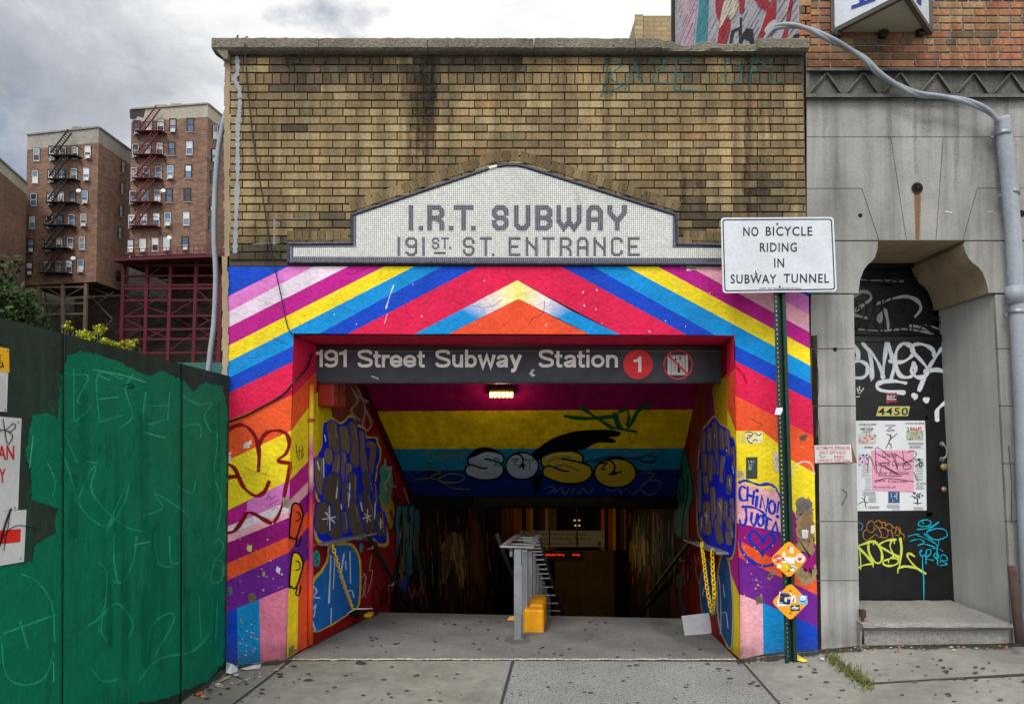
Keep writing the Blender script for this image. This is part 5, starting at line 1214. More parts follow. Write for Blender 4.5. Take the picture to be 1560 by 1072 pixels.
m.build('wall_stain',M_spray,nb)
# frieze
m=MB(); m.pp([(1228,149),(1228,104),(EX,104),(EX,149)],SF,off=-.0); m.build('frieze_panel',M_stone2,nb)
m=MB()
def fbar(x0,y0,x1,y1,w,t,b0=-.002):
    a,b=V((x0,y0)),V((x1,y1)); nn=(b-a).normalized(); nn=V((-nn.y,nn.x))*w/2
    slab(m,[tuple(a-nn),tuple(a+nn),tuple(b+nn),tuple(b-nn)],SF,b0,t,(1,1,1,1))
fbar(1228,105.5,EX,105.5,4,.05);fbar(1228,145.5,EX,145.5,5.5,.05);fbar(1230.5,108,1230.5,142.5,5,.03)
x=1232.5
while x<EX-50:
    fbar(x,141.5,x+27.5,110,3.2,.024);fbar(x+27.5,110,x+50,141.5,3.2,.0245); fbar(x+5,141,x+27.5,115.5,1.2,.012);x+=56.2
m.build('zigzag_frieze',M_stone2,nb)
# orange brick
ob_=MB(); OR=[S(190,122,74),S(196,134,86),S(178,108,70),S(164,114,74),S(190,150,100),S(138,108,72),S(190,114,76)]
OP=YP(.06); y=103.0; i=0
while y>-420:
    x=1229-(16 if i%2 else 0); hdr=(i%6==3)
    while x<EX:
        w=17.5 if hdr or (R.random()<.18) else 36.5
        a,b=max(x,1229),min(x+w,EX)
        if b-a>3: brick(ob_,a+.9,y-11.2+1.3,b-.9,y-1.1,OP,mul(mixc(R.choice(OR),S(150,130,110),.16),R.uniform(.8,1.1)*(.62 if y>70 and 1255<x<1400 and R.random()<.6 else 1)),.012,.7)
        x+=w
    y-=11.2;i+=1
ob_.build('orange_brick_wall',M_brick,nb)
m=MB(); m.pp([(1228,104),(1228,-420),(EX,-420),(EX,104)],OP,off=.002); m.build('mortar_bed',M_mort2,nb)
m=MB(); a=OP.hit(1228,104);b=OP.hit(EX,-420); m.box((a.x,.075,.8),(a.x+.05,4.1,b.z)); m.box((a.x+.05,4.05,.8),(b.x,4.1,b.z)); m.box((a.x+.05,.075,b.z-.2),(b.x,4.05,b.z-.1)); m.box((b.x-.1,.075,-.2),(b.x-.02,4.05,b.z-.2)); m.build('building_mass',M_mort,nb)
# small brick pilaster at the corner above the coping
m=MB()
y=66
i=0
while y>-200:
    for x in ((1217,1236),) if i%2 else ((1217,1227),(1228,1236)): brick(m,x[0]+.6,y-10.2,x[1]-.6,y-1,YP(.04),mul(R.choice(OR),R.uniform(.55,.85)),.014,.6)
    y-=11.2;i+=1
m.build('corner_bricks',M_brick,nb)
# step
sp_=thing('stone_step',P(1430,977,-.04),'worn grey stone doorstep with rounded nosing under the black door','step')
m=MB(); fp=YP(-.05); a,b=fp.hit(1318,949),fp.hit(1541,947); c=fp.hit(1318,982)
prof=[(.03,c.z-.1),(.03,a.z-.06),(.0,a.z-.045),(-.02,a.z-.025),(-.015,a.z-.008),(.01,a.z),(.72,a.z+.012),(.72,c.z-.1)]
N_=16;vs=[];fs_=[];k=len(prof)
xa,xb=fp.hit(1313,949).x,b.x
for i in range(N_+1):
    for Y,z in prof: vs.append((xa+(xb-xa)*i/N_,-.05+Y+R.uniform(-.002,.002),z+R.uniform(-.003,.003)))
for i in range(N_):
    for j in range(k): fs_.append((i*k+j,i*k+(j+1)%k,(i+1)*k+(j+1)%k,(i+1)*k+j))
m.add(vs,fs_+[tuple(range(k))[::-1],tuple(N_*k+j for j in range(k))]); m.build('tread',M_conc if False else mk('step_stone',S(150,147,142),rough=.85,n1=(2,.3),n2=(40,.25),bump=(70,.7,.008),speck=(90,.63,S(88,86,84))),sp_)
# door
do=thing('black_door',DR.hit(1390,915),'black graffitied door number 4450 set deep in the stone doorway','door')
m=MB(); slab(m,[(1225,917),(1464,915.5),(1451,513),(1225,513)],DR,-.03,.012,S(16,17,20)); leaf=m.build('door_leaf',M_black,do)
m=MB(); 
for px in ([(1452,512),(1453,917),(1466,917),(1452.5,512)],): pass
slab(m,[(1444,514),(1456,914),(1458.5,914),(1446.5,514)],DR,.01,.02,S(26,27,30)); slab(m,[(1225,520),(1446,520),(1446,513),(1225,513)],DR,.01,.03,S(22,23,26)); slab(m,[(1225,561),(1446,560),(1446,558.5),(1225,559.5)],DR,.011,.0135,S(34,35,40)); slab(m,[(1225,639),(1413,639),(1413,632),(1225,632)],DR,.012,.02,S(30,32,38)); slab(m,[(1412,787),(1421,787),(1416,633),(1410,633)],DR,.012,.02,S(28,29,34)); slab(m,[(1225,786),(1420,786),(1420,780),(1225,780)],DR,.012,.02,S(24,25,30)); slab(m,[(1225,918),(1464,917),(1464,913),(1225,914)],DR,.01,.018,S(12,12,14))
m.build('door_frame',M_black,do)
m=MB(); tc=[(1412,405),(1413,418),(1419,428),(1428,437),(1436,446),(1442,458),(1446,468),(1450,475),(1450,513)]
slab(m,[(1225,513),(1450,513),(1450,398),(1225,398)],DR,-.06,-.05,S(22,22,24)); m.build('transom_window',M_black,do)
m=MB(); ou=[(1470,380),(1410,380),(1409,400),(1416,414),(1426,424),(1434,436),(1437,452),(1440,470),(1441,513),(1470,513)]
slab(m,ou,DR,-.03,.03,S(15,15,17)); slab(m,[(1225,408),(1412,408),(1412,392),(1225,392)],DR,-.03,.03,S(14,14,16)); m.build('transom_frame',M_black,do)
def z6(p): return [(1295+x/4.122,380+y/4.122) for x,y in p]
m=MB(); TP=YP(.70)
def bar(p,r=.006,smooth_=True): 
    q=[TP.hit(x,y) for x,y in z6(p)]; m.tube(sm(q,4) if smooth_ else q,r,6)
for p in ([(25,345),(60,325),(95,345),(105,390),(80,430)],[(40,380),(55,360),(70,385),(52,400)],[(30,440),(90,440),(150,470),(205,535)],[(100,510),(135,420),(165,330),(190,265)],[(140,255),(190,310),(210,420),(210,535)],[(230,335),(280,430),(330,535)],[(255,290),(300,400),(390,535)],[(190,265),(240,300),(280,255)],[(300,410),(350,430),(400,435),(440,430)],[(395,435),(390,530)],[(420,535),(470,460),(540,430),(600,430)],[(430,480),(480,470),(550,520)],[(545,440),(570,460),(580,530)],[(240,535),(280,490)],[(340,340),(360,350),(370,380),(350,395),(338,375)],[(30,535),(60,470)],[(25,450),(45,520)],[(200,190),(240,210),(280,190),(300,200)],[(240,150),(290,155),(310,190),(280,215),(250,200)],[(110,180),(140,210),(180,200)],[(200,380),(160,420),(150,470)],[(210,330),(250,290)],[(470,400),(500,370),(530,390)]): bar(p)
for p in ([(0,538),(600,538)],[(100,185),(600,185)]): bar(p,.008,False)
m.build('iron_grille',M_iron,do)
wd_=S(228,234,242)
def g16(m):
    for p,w in (([(20,300),(70,265),(120,275),(130,310),(80,350),(20,400),(60,420),(100,430)],5),([(170,340),(260,310),(350,295),(420,320),(445,370),(410,420)],5),([(190,400),(175,440),(190,450),(215,380),(235,440),(240,505)],5),([(40,500),(200,510),(360,500),(520,530)],2.5),([(380,480),(450,490),(510,530)],4),([(470,470),(560,500),(600,530)],3),([(620,460),(610,540)],2),([(60,190),(180,195),(330,200)],3)): m.stroke(z6(p),YP(.765),w,S(190,192,198,.8),off=.003,soft=True)
graf('grey spray tag on the transom behind the grille',g16,do)
def g17(m):
    for p,w in (([(25,600),(50,650),(48,690)],6),([(0,715),(60,700),(105,725),(110,770),(75,805),(0,800)],5.5),([(80,590),(118,645),(135,720),(137,805)],5.5),([(85,595),(150,670),(190,740),(207,800)],5.5),([(204,800),(215,700),(232,580)],6),([(232,580),(262,670),(275,740),(258,810)],5.5),([(252,700),(330,705),(392,660),(385,610),(335,590),(295,630),(283,710),(315,790),(375,800),(410,760),(400,720)],5.8),([(530,665),(515,625),(455,595),(400,600),(395,640),(440,690),(485,750),(470,795),(420,800),(385,765),(400,715)],5.6),([(575,620),(535,680),(490,750),(435,880)],5.4),([(475,765),(550,755),(610,785),(655,860),(645,925),(585,970),(548,1010),(547,1068)],6),([(350,838),(270,825),(200,832),(168,855),(200,885),(335,898)],5.6),([(400,915),(410,925)],6),([(420,913),(408,928)],4),([(470,940),(480,950)],6),([(490,938),(478,952)],4),([(45,870),(50,890)],1.6),([(60,860),(58,880)],1.6),([(85,870),(72,890)],1.6)): m.stroke(z6(p),DR,w,wd_,off=.015,soft=True)
    for x,y,l in ((48,690,18),(135,800,25),(205,795,25),(408,920,25),(480,945,20)): m.stroke(z6([(x,y),(x-2,y+l)]),DR,1.4,wd_,off=.016)
    m.ring(*z6([(60,893)])[0],2,3,DR,wd_,.0165,n=14); m.stroke(z6([(40,925),(60,922)]),DR,1.2,wd_,off=.016)
graf('big white spray tag across the top of the door',g17,do)
def z8(p): return [(1295+x/6.7,770+y/6.7) for x,y in p]
def g18(m):
    y=S(214,226,90)
    for p,w in (([(80,410),(180,375),(245,365),(300,410),(400,470),(510,530)],3.6),([(90,430),(170,510),(237,590)],3.2),([(188,390),(192,470),(240,560),(290,585),(325,550),(322,470),(285,400),(240,365)],3),([(90,630),(140,605),(235,590)],2.6),([(298,395),(370,355),(465,345)],3.4),([(432,350),(408,400),(420,450),(440,490),(440,535)],2.2),([(400,545),(350,560),(338,590),(380,612),(450,605),(493,575),(480,540),(420,530)],2.6),([(512,335),(525,450),(500,640)],3.2),([(490,635),(560,618),(640,628),(720,660),(770,692)],2.8),([(660,518),(605,485),(585,510),(620,570),(690,640),(770,690)],2.8)): m.stroke(z8(p),DR,w,y,off=.015,soft=True)
    for x,ya,yb in ((235,590,622),(488,640,682),(452,345,385),(520,335,372),(392,560,580),(238,365,398)): m.stroke(z8([(x,ya),(x,yb)]),DR,1.6,y,off=.0155)
    m.stroke(z8([(95,430),(108,560),(108,650)]),DR,1.6,y,off=.0155)
graf('yellow green drippy tag low on the door',g18,do)
def g19(m):
    c=S(20,180,206)
    el=[(762+65*math.cos(a)+8*math.sin(a),178+33*math.sin(a)-10*math.cos(a)) for a in [i*math.pi/6 for i in range(13)]]
    for p,w in ((el,1.6),([(735,165),(745,178),(760,182)],1),([(685,240),(760,235),(830,210),(903,170)],1.8),([(900,172),(800,250),(788,290),(860,343),(940,335),(992,300),(965,245),(880,232),(790,262)],1.5),([(760,287),(820,340),(885,400),(888,470),(895,600)],1.6),([(595,312),(650,295),(702,290)],1.4),([(690,303),(760,328),(865,382)],1.1),([(615,362),(690,340),(755,360),(735,388),(688,405),(760,390),(865,422)],1.4),([(903,345),(905,403)],1.2),([(730,455),(715,470),(720,505),(745,512),(765,500)],2),([(740,510),(742,640),(752,760),(753,952)],1.7),([(775,590),(780,460),(820,448),(818,495),(770,530),(800,545),(850,556)],1.5),([(852,510),(880,480),(908,510),(885,540),(852,512)],1.4),([(920,580),(937,500),(985,520),(988,558),(930,560),(992,595),(920,608)],1.3),([(835,437),(890,436),(948,462)],1)): m.stroke(z8(p),DR,w,c,off=.0158,soft=True)
graf('thin cyan tag with a long drip',g19,do)
def g20(m):
    c=S(190,132,60)
    for p in ([(265,230),(220,272),(175,245),(175,190),(215,152),(245,180),(240,235)],[(245,180),(280,152),(320,170),(325,215),(295,225),(260,200)],[(320,175),(355,168),(362,205)],[(362,205),(395,182),(430,210),(425,260),(440,330)],[(165,245),(135,270),(140,330),(175,352),(215,325),(262,293),(300,325),(320,290),(290,232)],[(305,230),(345,222),(385,255),(380,315),(340,325),(310,318)],[(430,215),(470,235),(460,285),(495,305),(505,260),(470,215),(510,228),(515,270),(550,300),(548,340)],[(385,250),(420,255),(438,300)]): m.stroke(z8(p),DR,1.1,c,off=.0157,soft=True)
    m.stroke(z8([(90,165),(128,195),(120,235),(100,250)]),DR,1.3,S(110,140,190),off=.0157)
graf('thin orange bubble outline tag',g20,do)
# number plate, sticker, hardware
m=MB(); m.pp([(1334.5,633.5),(1383,633.5),(1386.5,618.5),(1338.5,618.8)],DR,S(196,192,112),.021); np_=m.build('number_plate',M_attr,do)
m=MB(); m.text('4450',1337.5,620.8,1383,632.2,DR,S(24,24,22),.0225,bold=.012,skew=.06,space=1.1); m.build('number',M_attr,np_)
m=MB(); m.pp([(1350.5,612),(1366,612),(1366.5,598),(1349.5,598)],DR,S(196,58,84),.016); m.pp([(1351.3,610.5),(1365.2,610.5),(1365.7,599.2),(1350.4,599.2)],DR,S(60,20,30),.0166); m.text('BAY',1351.5,602,1364.5,606.3,DR,S(226,224,224),.0172,bold=.02); m.rect(1351,607.4,1365,608.8,DR,S(226,224,224),.0172); m.rect(1352,600,1364,600.8,DR,S(180,150,160),.0172); m.pp([(1350,615),(1356,612),(1350.5,612)],DR,S(196,58,84),.016); m.build('red_sticker',M_print,do)
m=MB(); 
hp=[DR.hit(1435,676,.012),DR.hit(1435.5,676,.05),DR.hit(1441,681,.062),DR.hit(1442.5,688,.064),DR.hit(1441,695,.062),DR.hit(1435.5,699,.05),DR.hit(1435,699,.012)]
m.tube(sm(hp,5),.009,8); 
for y in (676,699): m.disc(1435,y,4,4,DR,(1,1,1,1),.02)
m.build('handle',M_gal,do)
def knob(x,y,r0,r1,col,lab):
    m=MB(); vs=[];n=14; pr=[(r0,.012),(r0,.02),(r1*.7,.025),(r1*.7,.04),(r1,.05),(r1*.9,.066),(r1*.4,.07)]
    for r,o in pr: vs+=[DR.hit(x+r*math.cos(a),y+r*math.sin(a),o) for a in [2*math.pi*i/n for i in range(n)]]
    m.add(vs,[(j*n+i,j*n+(i+1)%n,(j+1)*n+(i+1)%n,(j+1)*n+i) for j in range(len(pr)-1) for i in range(n)]+[tuple((len(pr)-1)*n+i for i in range(n))],col,smooth=True); m.build(lab,mk('old_brass',S(176,160,110),rough=.4,metal=.5,n2=(60,.25)),do)
knob(1438,711,6,5,(1,1,1,1),'door_knob'); knob(1438,745,4.2,3.6,(1,1,1,1),'lock_cylinder')
# posters
def z7(p): return [(1295+x/5.36,590+y/5.36) for x,y in p]
k=S(30,30,34)
po=thing('poster',DR.hit(1360,777),'white poster of dance class notices taped on the black door','poster')
m=MB(); m.pp([(1250,778.5),(1416.5,777),(1409,640.5),(1250,640.5)],DR,S(226,230,234),.0165); m.build('paper',M_print,po)
m=MB()
def tx(s_,x0,y0,x1,y1,c=k,b=.0): a,b_=z7([(x0,y0),(x1,y1)]); m.text(s_,a[0],a[1],b_[0],b_[1],DR,c,.019,bold=b)
tx('CULTURAL ART CENTER',75,295,215,308,k,.02);tx('HIP HOP',85,330,192,348,k,.03);tx('SATURDAY',118,480,190,496,k,.02);tx('CULTURAL',285,302,375,315,k,.02);tx('ART',312,322,347,335,k,.02);tx('CENTER',297,343,367,357,k,.02);tx('CULTURAL ART CENTER',452,287,607,299,k,.02);tx('BALLET',492,324,585,350,S(206,50,70),.04);tx('SATURDAY',490,476,580,489,k,.02);tx('ART CENTER',540,778,620,790,k,.02)
def lines(x0,x1,y0,y1,st,c=S(120,122,128)):
    y=y0
    while y<y1:
        a=R.uniform(0,.18)*(x1-x0); p=z7([(x0+a,y),(x1-a*R.random(),y)]); m.stroke(p,DR,.55,c,off=.0187,smooth=False,cap=False); y+=st
lines(95,180,353,372,8);lines(110,180,318,326,8);lines(468,605,450,472,8);lines(460,600,496,503,7);lines(90,170,650,730,13);lines(120,175,745,832,14);lines(525,600,655,760,13);lines(530,605,800,840,10);lines(92,215,852,880,9);lines(140,220,890,940,9);lines(145,240,970,994,8);lines(295,410,955,990,9);lines(515,600,978,1000,9);lines(90,180,838,846,9);lines(330,410,995,1003,9)
m.build('printed_text',M_print,po)
m=MB()
def im(x0,y0,x1,y1,bg,cols,n):
    a,b=z7([(x0,y0),(x1,y1)]); m.rect(a[0],a[1],b[0],b[1],DR,bg,.0185)
    for i in range(n):
        x,y=R.uniform(x0+5,x1-5),R.uniform(y0+5,y1-5); p=z7([(x,y)])[0]; m.disc(p[0],p[1],R.uniform(.5,1.5),R.uniform(.5,1.7),DR,R.choice(cols),.019+i*1e-5,n=7)
im(70,380,215,460,S(206,212,196),[S(206,60,110),S(226,120,150),S(40,36,40),S(214,180,190)],60)
im(460,352,600,430,S(160,196,176),[S(190,120,80),S(206,150,110),S(120,60,40),S(226,190,150)],50)
im(68,540,160,640,S(214,216,220),[S(206,50,120),S(40,70,160),S(226,110,170)],40)
im(525,575,605,650,S(206,216,216),[S(30,80,80),S(40,140,130),S(20,30,40)],35)
im(312,850,405,942,S(60,92,130),[S(150,180,206),S(30,50,80),S(196,210,224)],25)
m.build('printed_photos',M_print,po)
m=MB()
for p,w in (([(300,380),(325,390),(340,410),(385,375)],1),([(335,385),(330,420),(318,450),(335,470),(335,495)],1.3),([(318,445),(305,470),(292,495)],1.1),([(345,410),(320,430)],1),([(72,950),(110,930),(145,940)],.9),([(122,885),(120,920),(125,945),(132,985)],1.1),([(95,900),(120,915)],.8),([(465,325),(478,335),(475,348)],.8),([(550,905),(552,950)],2),([(520,940),(552,945),(585,940)],1)): m.stroke(z7(p),DR,w,k,off=.0195)
for i in range(26):
    a=R.uniform(0,6.28);r=R.random()**.5; p=z7([(550+55*r*math.cos(a),878+30*r*math.sin(a))])[0]; m.disc(p[0],p[1],1.2,.9,DR,k,.0195+i*1e-5,n=6)
tx('TREE',510,945,595,962,k,.02) if False else None
m.build('dancer_drawings',M_print,po)
pk=thing('pink_flyer',DR.hit(1360,748),'pink handwritten flyer taped over the white dance poster','flyer')
m=MB(); m.pp(z7([(182,838),(520,850),(520,512),(176,514)]),DR,S(234,164,190),.0215); m.build('paper',M_print,pk)
m=MB(); c=S(110,70,104)
for s_,x0,y0,x1,y1 in (('Online',265,525,380,572),('Dance Classes',205,600,480,640),('Now Available',215,680,480,712),('www',200,750,290,772),('Center',310,750,480,776),('For more info call',195,800,370,822),('212 555',390,796,510,818)): 
    if s_=='212 555': continue
    tx2=z7([(x0,y0),(x1,y1)]); m.text(s_,tx2[0][0],tx2[0][1],tx2[1][0],tx2[1][1],DR,c,.0235)
m.build('handwriting',M_print,pk)
m=MB(); kk=S(36,28,40)
for p in ([(145,690),(160,555),(215,680),(212,490),(320,560)],[(215,540),(330,605),(240,622),(405,715),(270,640),(250,700)],[(340,530),(390,670),(365,560)],[(360,535),(500,640),(440,665),(450,610),(520,600)],[(430,515),(440,610)],[(470,530),(510,515),(545,545),(500,590),(440,620)],[(520,690),(560,765)],[(200,770),(300,740),(480,760),(520,770)],[(230,718),(420,722)]): m.stroke(z7(p),DR,.8,kk,off=.0245,smooth=True)
m.build('black_scrawl',M_print,pk)
# sprinkler sign on the pier
m=MB(); WP=SF; m.pp([(1242,706),(1306,705),(1297,677),(1241,678)],WP,S(120,80,40),.004); 
m.pp([(1241.5,705),(1298.5,703.5),(1296.5,677),(1240.5,678)],WP,S(206,206,206),.008); si=m.build('sprinkler_sign',M_attr,label='small white automatic sprinkler shut off valve sign on the stone pier',cat='sign')
m=MB(); c=S(206,110,116); 
for s_,x0,y0,x1,y1 in (('AUTOMATIC SPRINKLER',1243,679.5,1295,684.5),('SHUT OFF VALVE',1249,686.5,1289,691.5),('FEET',1271,693.5,1288,698),('OPPOSITE THIS SIGN',1245,699,1294,703.5)): m.text(s_,x0,y0,x1,y1,WP,c,.010,bold=.01)
m.stroke([(1248,692),(1252,696),(1258,695)],WP,.9,S(130,130,130),off=.010); m.build('lettering',M_attr,si)
# light box sign
lbx=thing('light_box_sign',P(1342,48,.05),'triangular white light box sign projecting from orange brick','sign')
zb=P(1268,50,.05).z; A_w,B_w=V((P(1268,50,.05).x,.05,zb)),V((P(1417,49,.05).x,.05,zb)); q=ray(1379,-7); t=(zb-CAM.z)/q.z; C_w=CAM+q*t
H=.75
m=MB(); up=V((0,0,H))
m.poly([A_w,C_w,C_w+up,A_w+up],S(206,212,220));m.poly([C_w,B_w,B_w+up,C_w+up],S(206,212,220)); m.poly([A_w+V((0,0,.004)),B_w+V((0,0,.004)),C_w+V((0,0,.004))],S(168,160,144)); m.poly([A_w+up,C_w+up,B_w+up],S(120,120,120)); m.build('box_body',M_attr,lbx)
m=MB(); 
for p,q in ((A_w,C_w),(C_w,B_w),(A_w+up,C_w+up),(C_w+up,B_w+up),(A_w,A_w+up),(B_w,B_w+up),(C_w,C_w+up)): m.beam(p,q,.035,.035,col=S(78,72,66))
m.build('metal_frame',M_attr,lbx)
m=MB(); 
LN=(C_w-A_w).cross(V((0,0,1))); LPn=Plane(A_w,LN)
m.pp([(1297,14),(1297,9),(1322,0),(1334,-3),(1334,0.5)],LPn,S(36,52,150),.006); m.pp([(1309,5),(1309,-16),(1317,-19),(1317,2)],LPn,S(36,52,150),.0065); RP=Plane(B_w,(B_w-C_w).cross(V((0,0,1)))); m.pp([(1397,2),(1404,9),(1404,-4),(1398,-9)],RP,S(36,52,150),.006)
m.build('blue_lettering',M_attr,lbx)
for x,y in ((1275,53),(1346,53),(1402,50)):
    m=MB(); p=P(x,y,.03); m.obox(p,V((.03,0,0)),V((0,.03,0)),V((0,0,.025)),S(40,38,38),bev=.008); m.build('bracket',M_attr,lbx)
# conduit and pipes
m=MB(); zz_=lambda p:[(1160+x/2.68,y/2.68) for x,y in p]
cp=[(8,172),(50,118),(110,105),(180,115),(260,150),(340,190),(420,240),(480,300),(560,350),(640,385),(740,395),(840,415),(920,450),(965,490)]
dep=[.12,.05,-.05,-.08,-.08,-.07,-.07,-.075,-.08,-.08,-.08,-.09,-.1,-.1]
pts=sm([P(x,y,d) for (x,y),d in zip(zz_(cp),dep)],10)
# two strands twisted together
n=len(pts)
for s_ in (0,math.pi):
    q=[p+V((0,.009*math.cos(i*.13+s_),.009*math.sin(i*.13+s_))) for i,p in enumerate(pts)]; m.tube(q,.0165,10)
m.build('twisted_cable',M_pipe,label='twisted grey service cable sagging from the roof to the tall pipe',cat='cable')
big=thing('conduit_pipe',P(1560,740,-.06),'thick grey conduit pipe running down the stone front at far right','pipe')
m=MB(); pp_=[(1526,180),(1530,210),(1536,270),(1543,350),(1547,432),(1552,520),(1558,640),(1561,740),(1572,985)]; m.tube(sm([P(x,y,-.06) for x,y in pp_],4),.054,16); m.build('pipe_body',M_pipe,big)
m=MB(); m.tube([P(1545.2,436,-.06),P(1546.8,462,-.06)],.064,16); m.build('collar',M_pipe,big)
for x,y in ((1541,293),(1549.5,475),(1528.5,204)):
    m=MB(); m.tube([P(x-.6,y+4,-.06),P(x+.2,y-3,-.06)],.058,16); a=P(x-13,y+5,-.03); m.obox(a,V((.035,0,0)),V((0,.01,0)),V((0,0,.012))); m.build('strap',M_gal,big)
m=MB(); m.tube(sm([P(x,y,Y) for x,y,Y in ((349,150,.25),(346.5,166,.2),(342,181,.12),(336,210,.1),(331.5,240,.1),(327.5,300,.1),(326.5,365,.1),(329,415,.1),(328,460,.1),(325.5,500,.1),(321,533,.1),(317,570,.1),(308,640,.1),(303,800,.1),(300,1010,.1))],5),.021,12); m.build('grey_pipe',M_pipe,label='bent grey pipe rising along the left corner of the brick front',cat='pipe')
m=MB(); m.tube([P(1541,862,-.10),P(1553,980,-.28)],.028,10); m.build('rusty_pipe',M_rust,label='rusty iron pipe leaning at the right of the stone step',cat='pipe')
# ---- buildings above the parapet
m=MB(); a=P(969,70,4.6); m.box((a.x,4.6,2),(a.x+3,9,8),S(176,156,120)); m.box((a.x-.02,4.57,2),(a.x+.10,4.6,8),S(196,178,140))
bb=m.build('beige_wall',mk('beige_brick',attr=True,rough=.9,n1=(2,.12),n2=(30,.15),bump=None,mode=('brick',.2,.07,.008,S(150,130,98),S(160,140,104),.5)),label='plain beige brick wall rising behind the parapet',cat='wall')
GX=OP.hit(1228,104).x
gp=thing('graffiti_wall',V((GX-.03,2,3.5)),'ribbed white wall with red, teal and black graffiti above the parapet','wall')
GP=Plane((GX-.03,0,0),(-1,0,0)); zg0=P(780,72,0).z-.3; m=MB(); pz=[(1024,66+8),(1230,74),(1230,-260),(1120,-260)]
m.box((GX-.03,.10,zg0),(GX-.002,4.1,zg0+4.5),S(186,182,190)); wl=m.build('ribbed_sheet',M_spray,gp)
def zg(p): return [(960+x/5.571,y/5.571) for x,y in p]
m=MB()
m.pp(zg([(548,430),(650,430),(662,150),(690,-600),(610,-600),(585,0)]),GP,S(70,146,160),.003)
m.pp(zg([(435,430),(530,430),(570,0),(600,-600),(520,-600),(440,0)]),GP,S(206,176,190),.003)
RD=S(176,44,52)
for p in ([(725,430),(740,380),(760,200),(725,100),(725,0),(720,-300),(800,-300),(800,60),(770,160),(850,150),(850,240),(800,430)],[(1075,430),(1080,330),(1120,230),(1160,100),(1090,60),(1040,-40),(1130,-40),(1190,30),(1230,-60),(1240,40),(1230,160),(1190,200),(1140,330),(1100,430)],[(1250,430),(1320,220),(1340,80),(1370,-60),(1390,-60),(1350,200),(1320,360),(1300,430)],[(925,0),(930,120),(960,100),(975,-40)]): m.blob(zg(p),GP,RD,off=.004,soft=.5,smooth=False)
BKc=S(40,40,48)
for p in ([(830,430),(860,260),(930,230),(930,150),(945,150),(945,300),(990,240),(1040,250),(1055,430),(1030,430),(1010,350),(960,330),(940,380),(925,380),(920,260),(880,270),(850,430)],[(1345,430),(1390,300),(1440,280),(1450,360),(1400,370)]): m.blob(zg(p),GP,BKc,off=.005,soft=.5,smooth=False)
m.blob(zg([(810,0),(905,0),(905,100),(850,170),(830,130),(760,240),(770,140)]),GP,S(216,206,184),off=.0042,soft=.5)
m.blob(zg([(1140,260),(1180,200),(1230,170),(1250,220),(1190,300)]),GP,S(206,206,196),off=.006,soft=.5)
m.build('graffiti',M_spray,wl)
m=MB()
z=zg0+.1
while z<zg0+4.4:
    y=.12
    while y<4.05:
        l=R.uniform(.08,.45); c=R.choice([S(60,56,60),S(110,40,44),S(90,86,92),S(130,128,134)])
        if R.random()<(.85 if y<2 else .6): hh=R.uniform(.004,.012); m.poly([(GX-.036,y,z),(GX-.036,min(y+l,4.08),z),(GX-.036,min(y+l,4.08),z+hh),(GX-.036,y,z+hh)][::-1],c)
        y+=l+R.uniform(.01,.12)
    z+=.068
m.build('rib_line',M_spray,wl)  # broken dark lines along the siding courses
m=MB(); m.box((GX-.07,4.06,zg0),(GX+.02,4.13,zg0+4.5),S(26,24,24)); m.build('edge_trim',M_attr,gp)
# ================================================================== GREEN FENCE
FX=P(348,800,0).x; FE=Plane((FX,0,0),(1,0,0)); ftop=P(348,573,0).z; fz=zsw(FX)-.02
fe=thing('plywood_fence',(FX,-2,fz),'dark green plywood construction fence with bright green repaint patches','fence')
DG=S(46,62,52); EG=S(2,114,84)
seams=[-.01]; 
for px in (277,97): seams.append(FE.hit(px,700).y)
seams+= [seams[-1]-1.22]
for a,b in zip(seams,seams[1:]):
    m=MB(); m.box((FX-.02,b+.002,fz),(FX,a-.002,ftop),DG); m.build('plywood_panel',M_panel,fe)
for y in seams: m=MB(); m.box((FX-.11,y-.05,fz),(FX-.072,y+.05,ftop-.03),S(70,66,50)); m.build('fence_post',M_panel,fe)
m=MB(); m.box((FX-.07,seams[-1],ftop-.2),(FX-.022,-.06,ftop-.1),S(70,66,50)); m.build('fence_rail',M_panel,fe)
def brushy(m,pts,pl,col,off=.0024,soft=6):
    xs=[p[0] for p in pts];ys=[p[1] for p in pts]; x0,x1,y0,y1=min(xs),max(xs),min(ys),max(ys)
    def inside(x,y):
        c=False;n=len(pts)
        for i in range(n):
            (xa,ya),(xb,yb)=pts[i],pts[(i+1)%n]
            if (ya>y)!=(yb>y) and x<(xb-xa)*(y-ya)/(yb-ya)+xa: c=not c
        return c
    x=x0
    while x<x1:
        run=[y for y in [y0+(y1-y0)*k/12 for k in range(13)] if inside(x,y)]
        if len(run)>1:
            for _ in range(1):
                a=run[0]+R.uniform(-5,9);b=run[-1]+R.uniform(-9,5)
                if b-a>4: m.stroke([(x+R.uniform(-1,1),a),(x+R.uniform(-1.5,1.5),(a+b)/2),(x,b)],pl,R.uniform(1.5,4.5),jit((col[0],col[1],col[2],R.uniform(.10,.30)),.15),off=off,soft=True,sub=2)
        x+=R.uniform(1.6,3.2)
m=MB(); fzz=lambda p:[(x/1.781,470+y/1.781) for x,y in p]
m.jag(fzz([(185,130),(215,118),(270,128),(330,150),(400,185),(440,172),(490,195),(520,225),(560,205),(600,215),(613,260),(612,420),(610,640),(605,960),(560,1010),(430,1060),(300,1072),(120,1090),(-60,1090),(-60,690),(20,700),(90,690),(95,640),(150,610),(160,540),(90,515),(85,430),(70,400),(90,290),(130,285),(160,300),(168,190)]),FE,EG,off=.002,amp=1.1,step=5,soft=3)
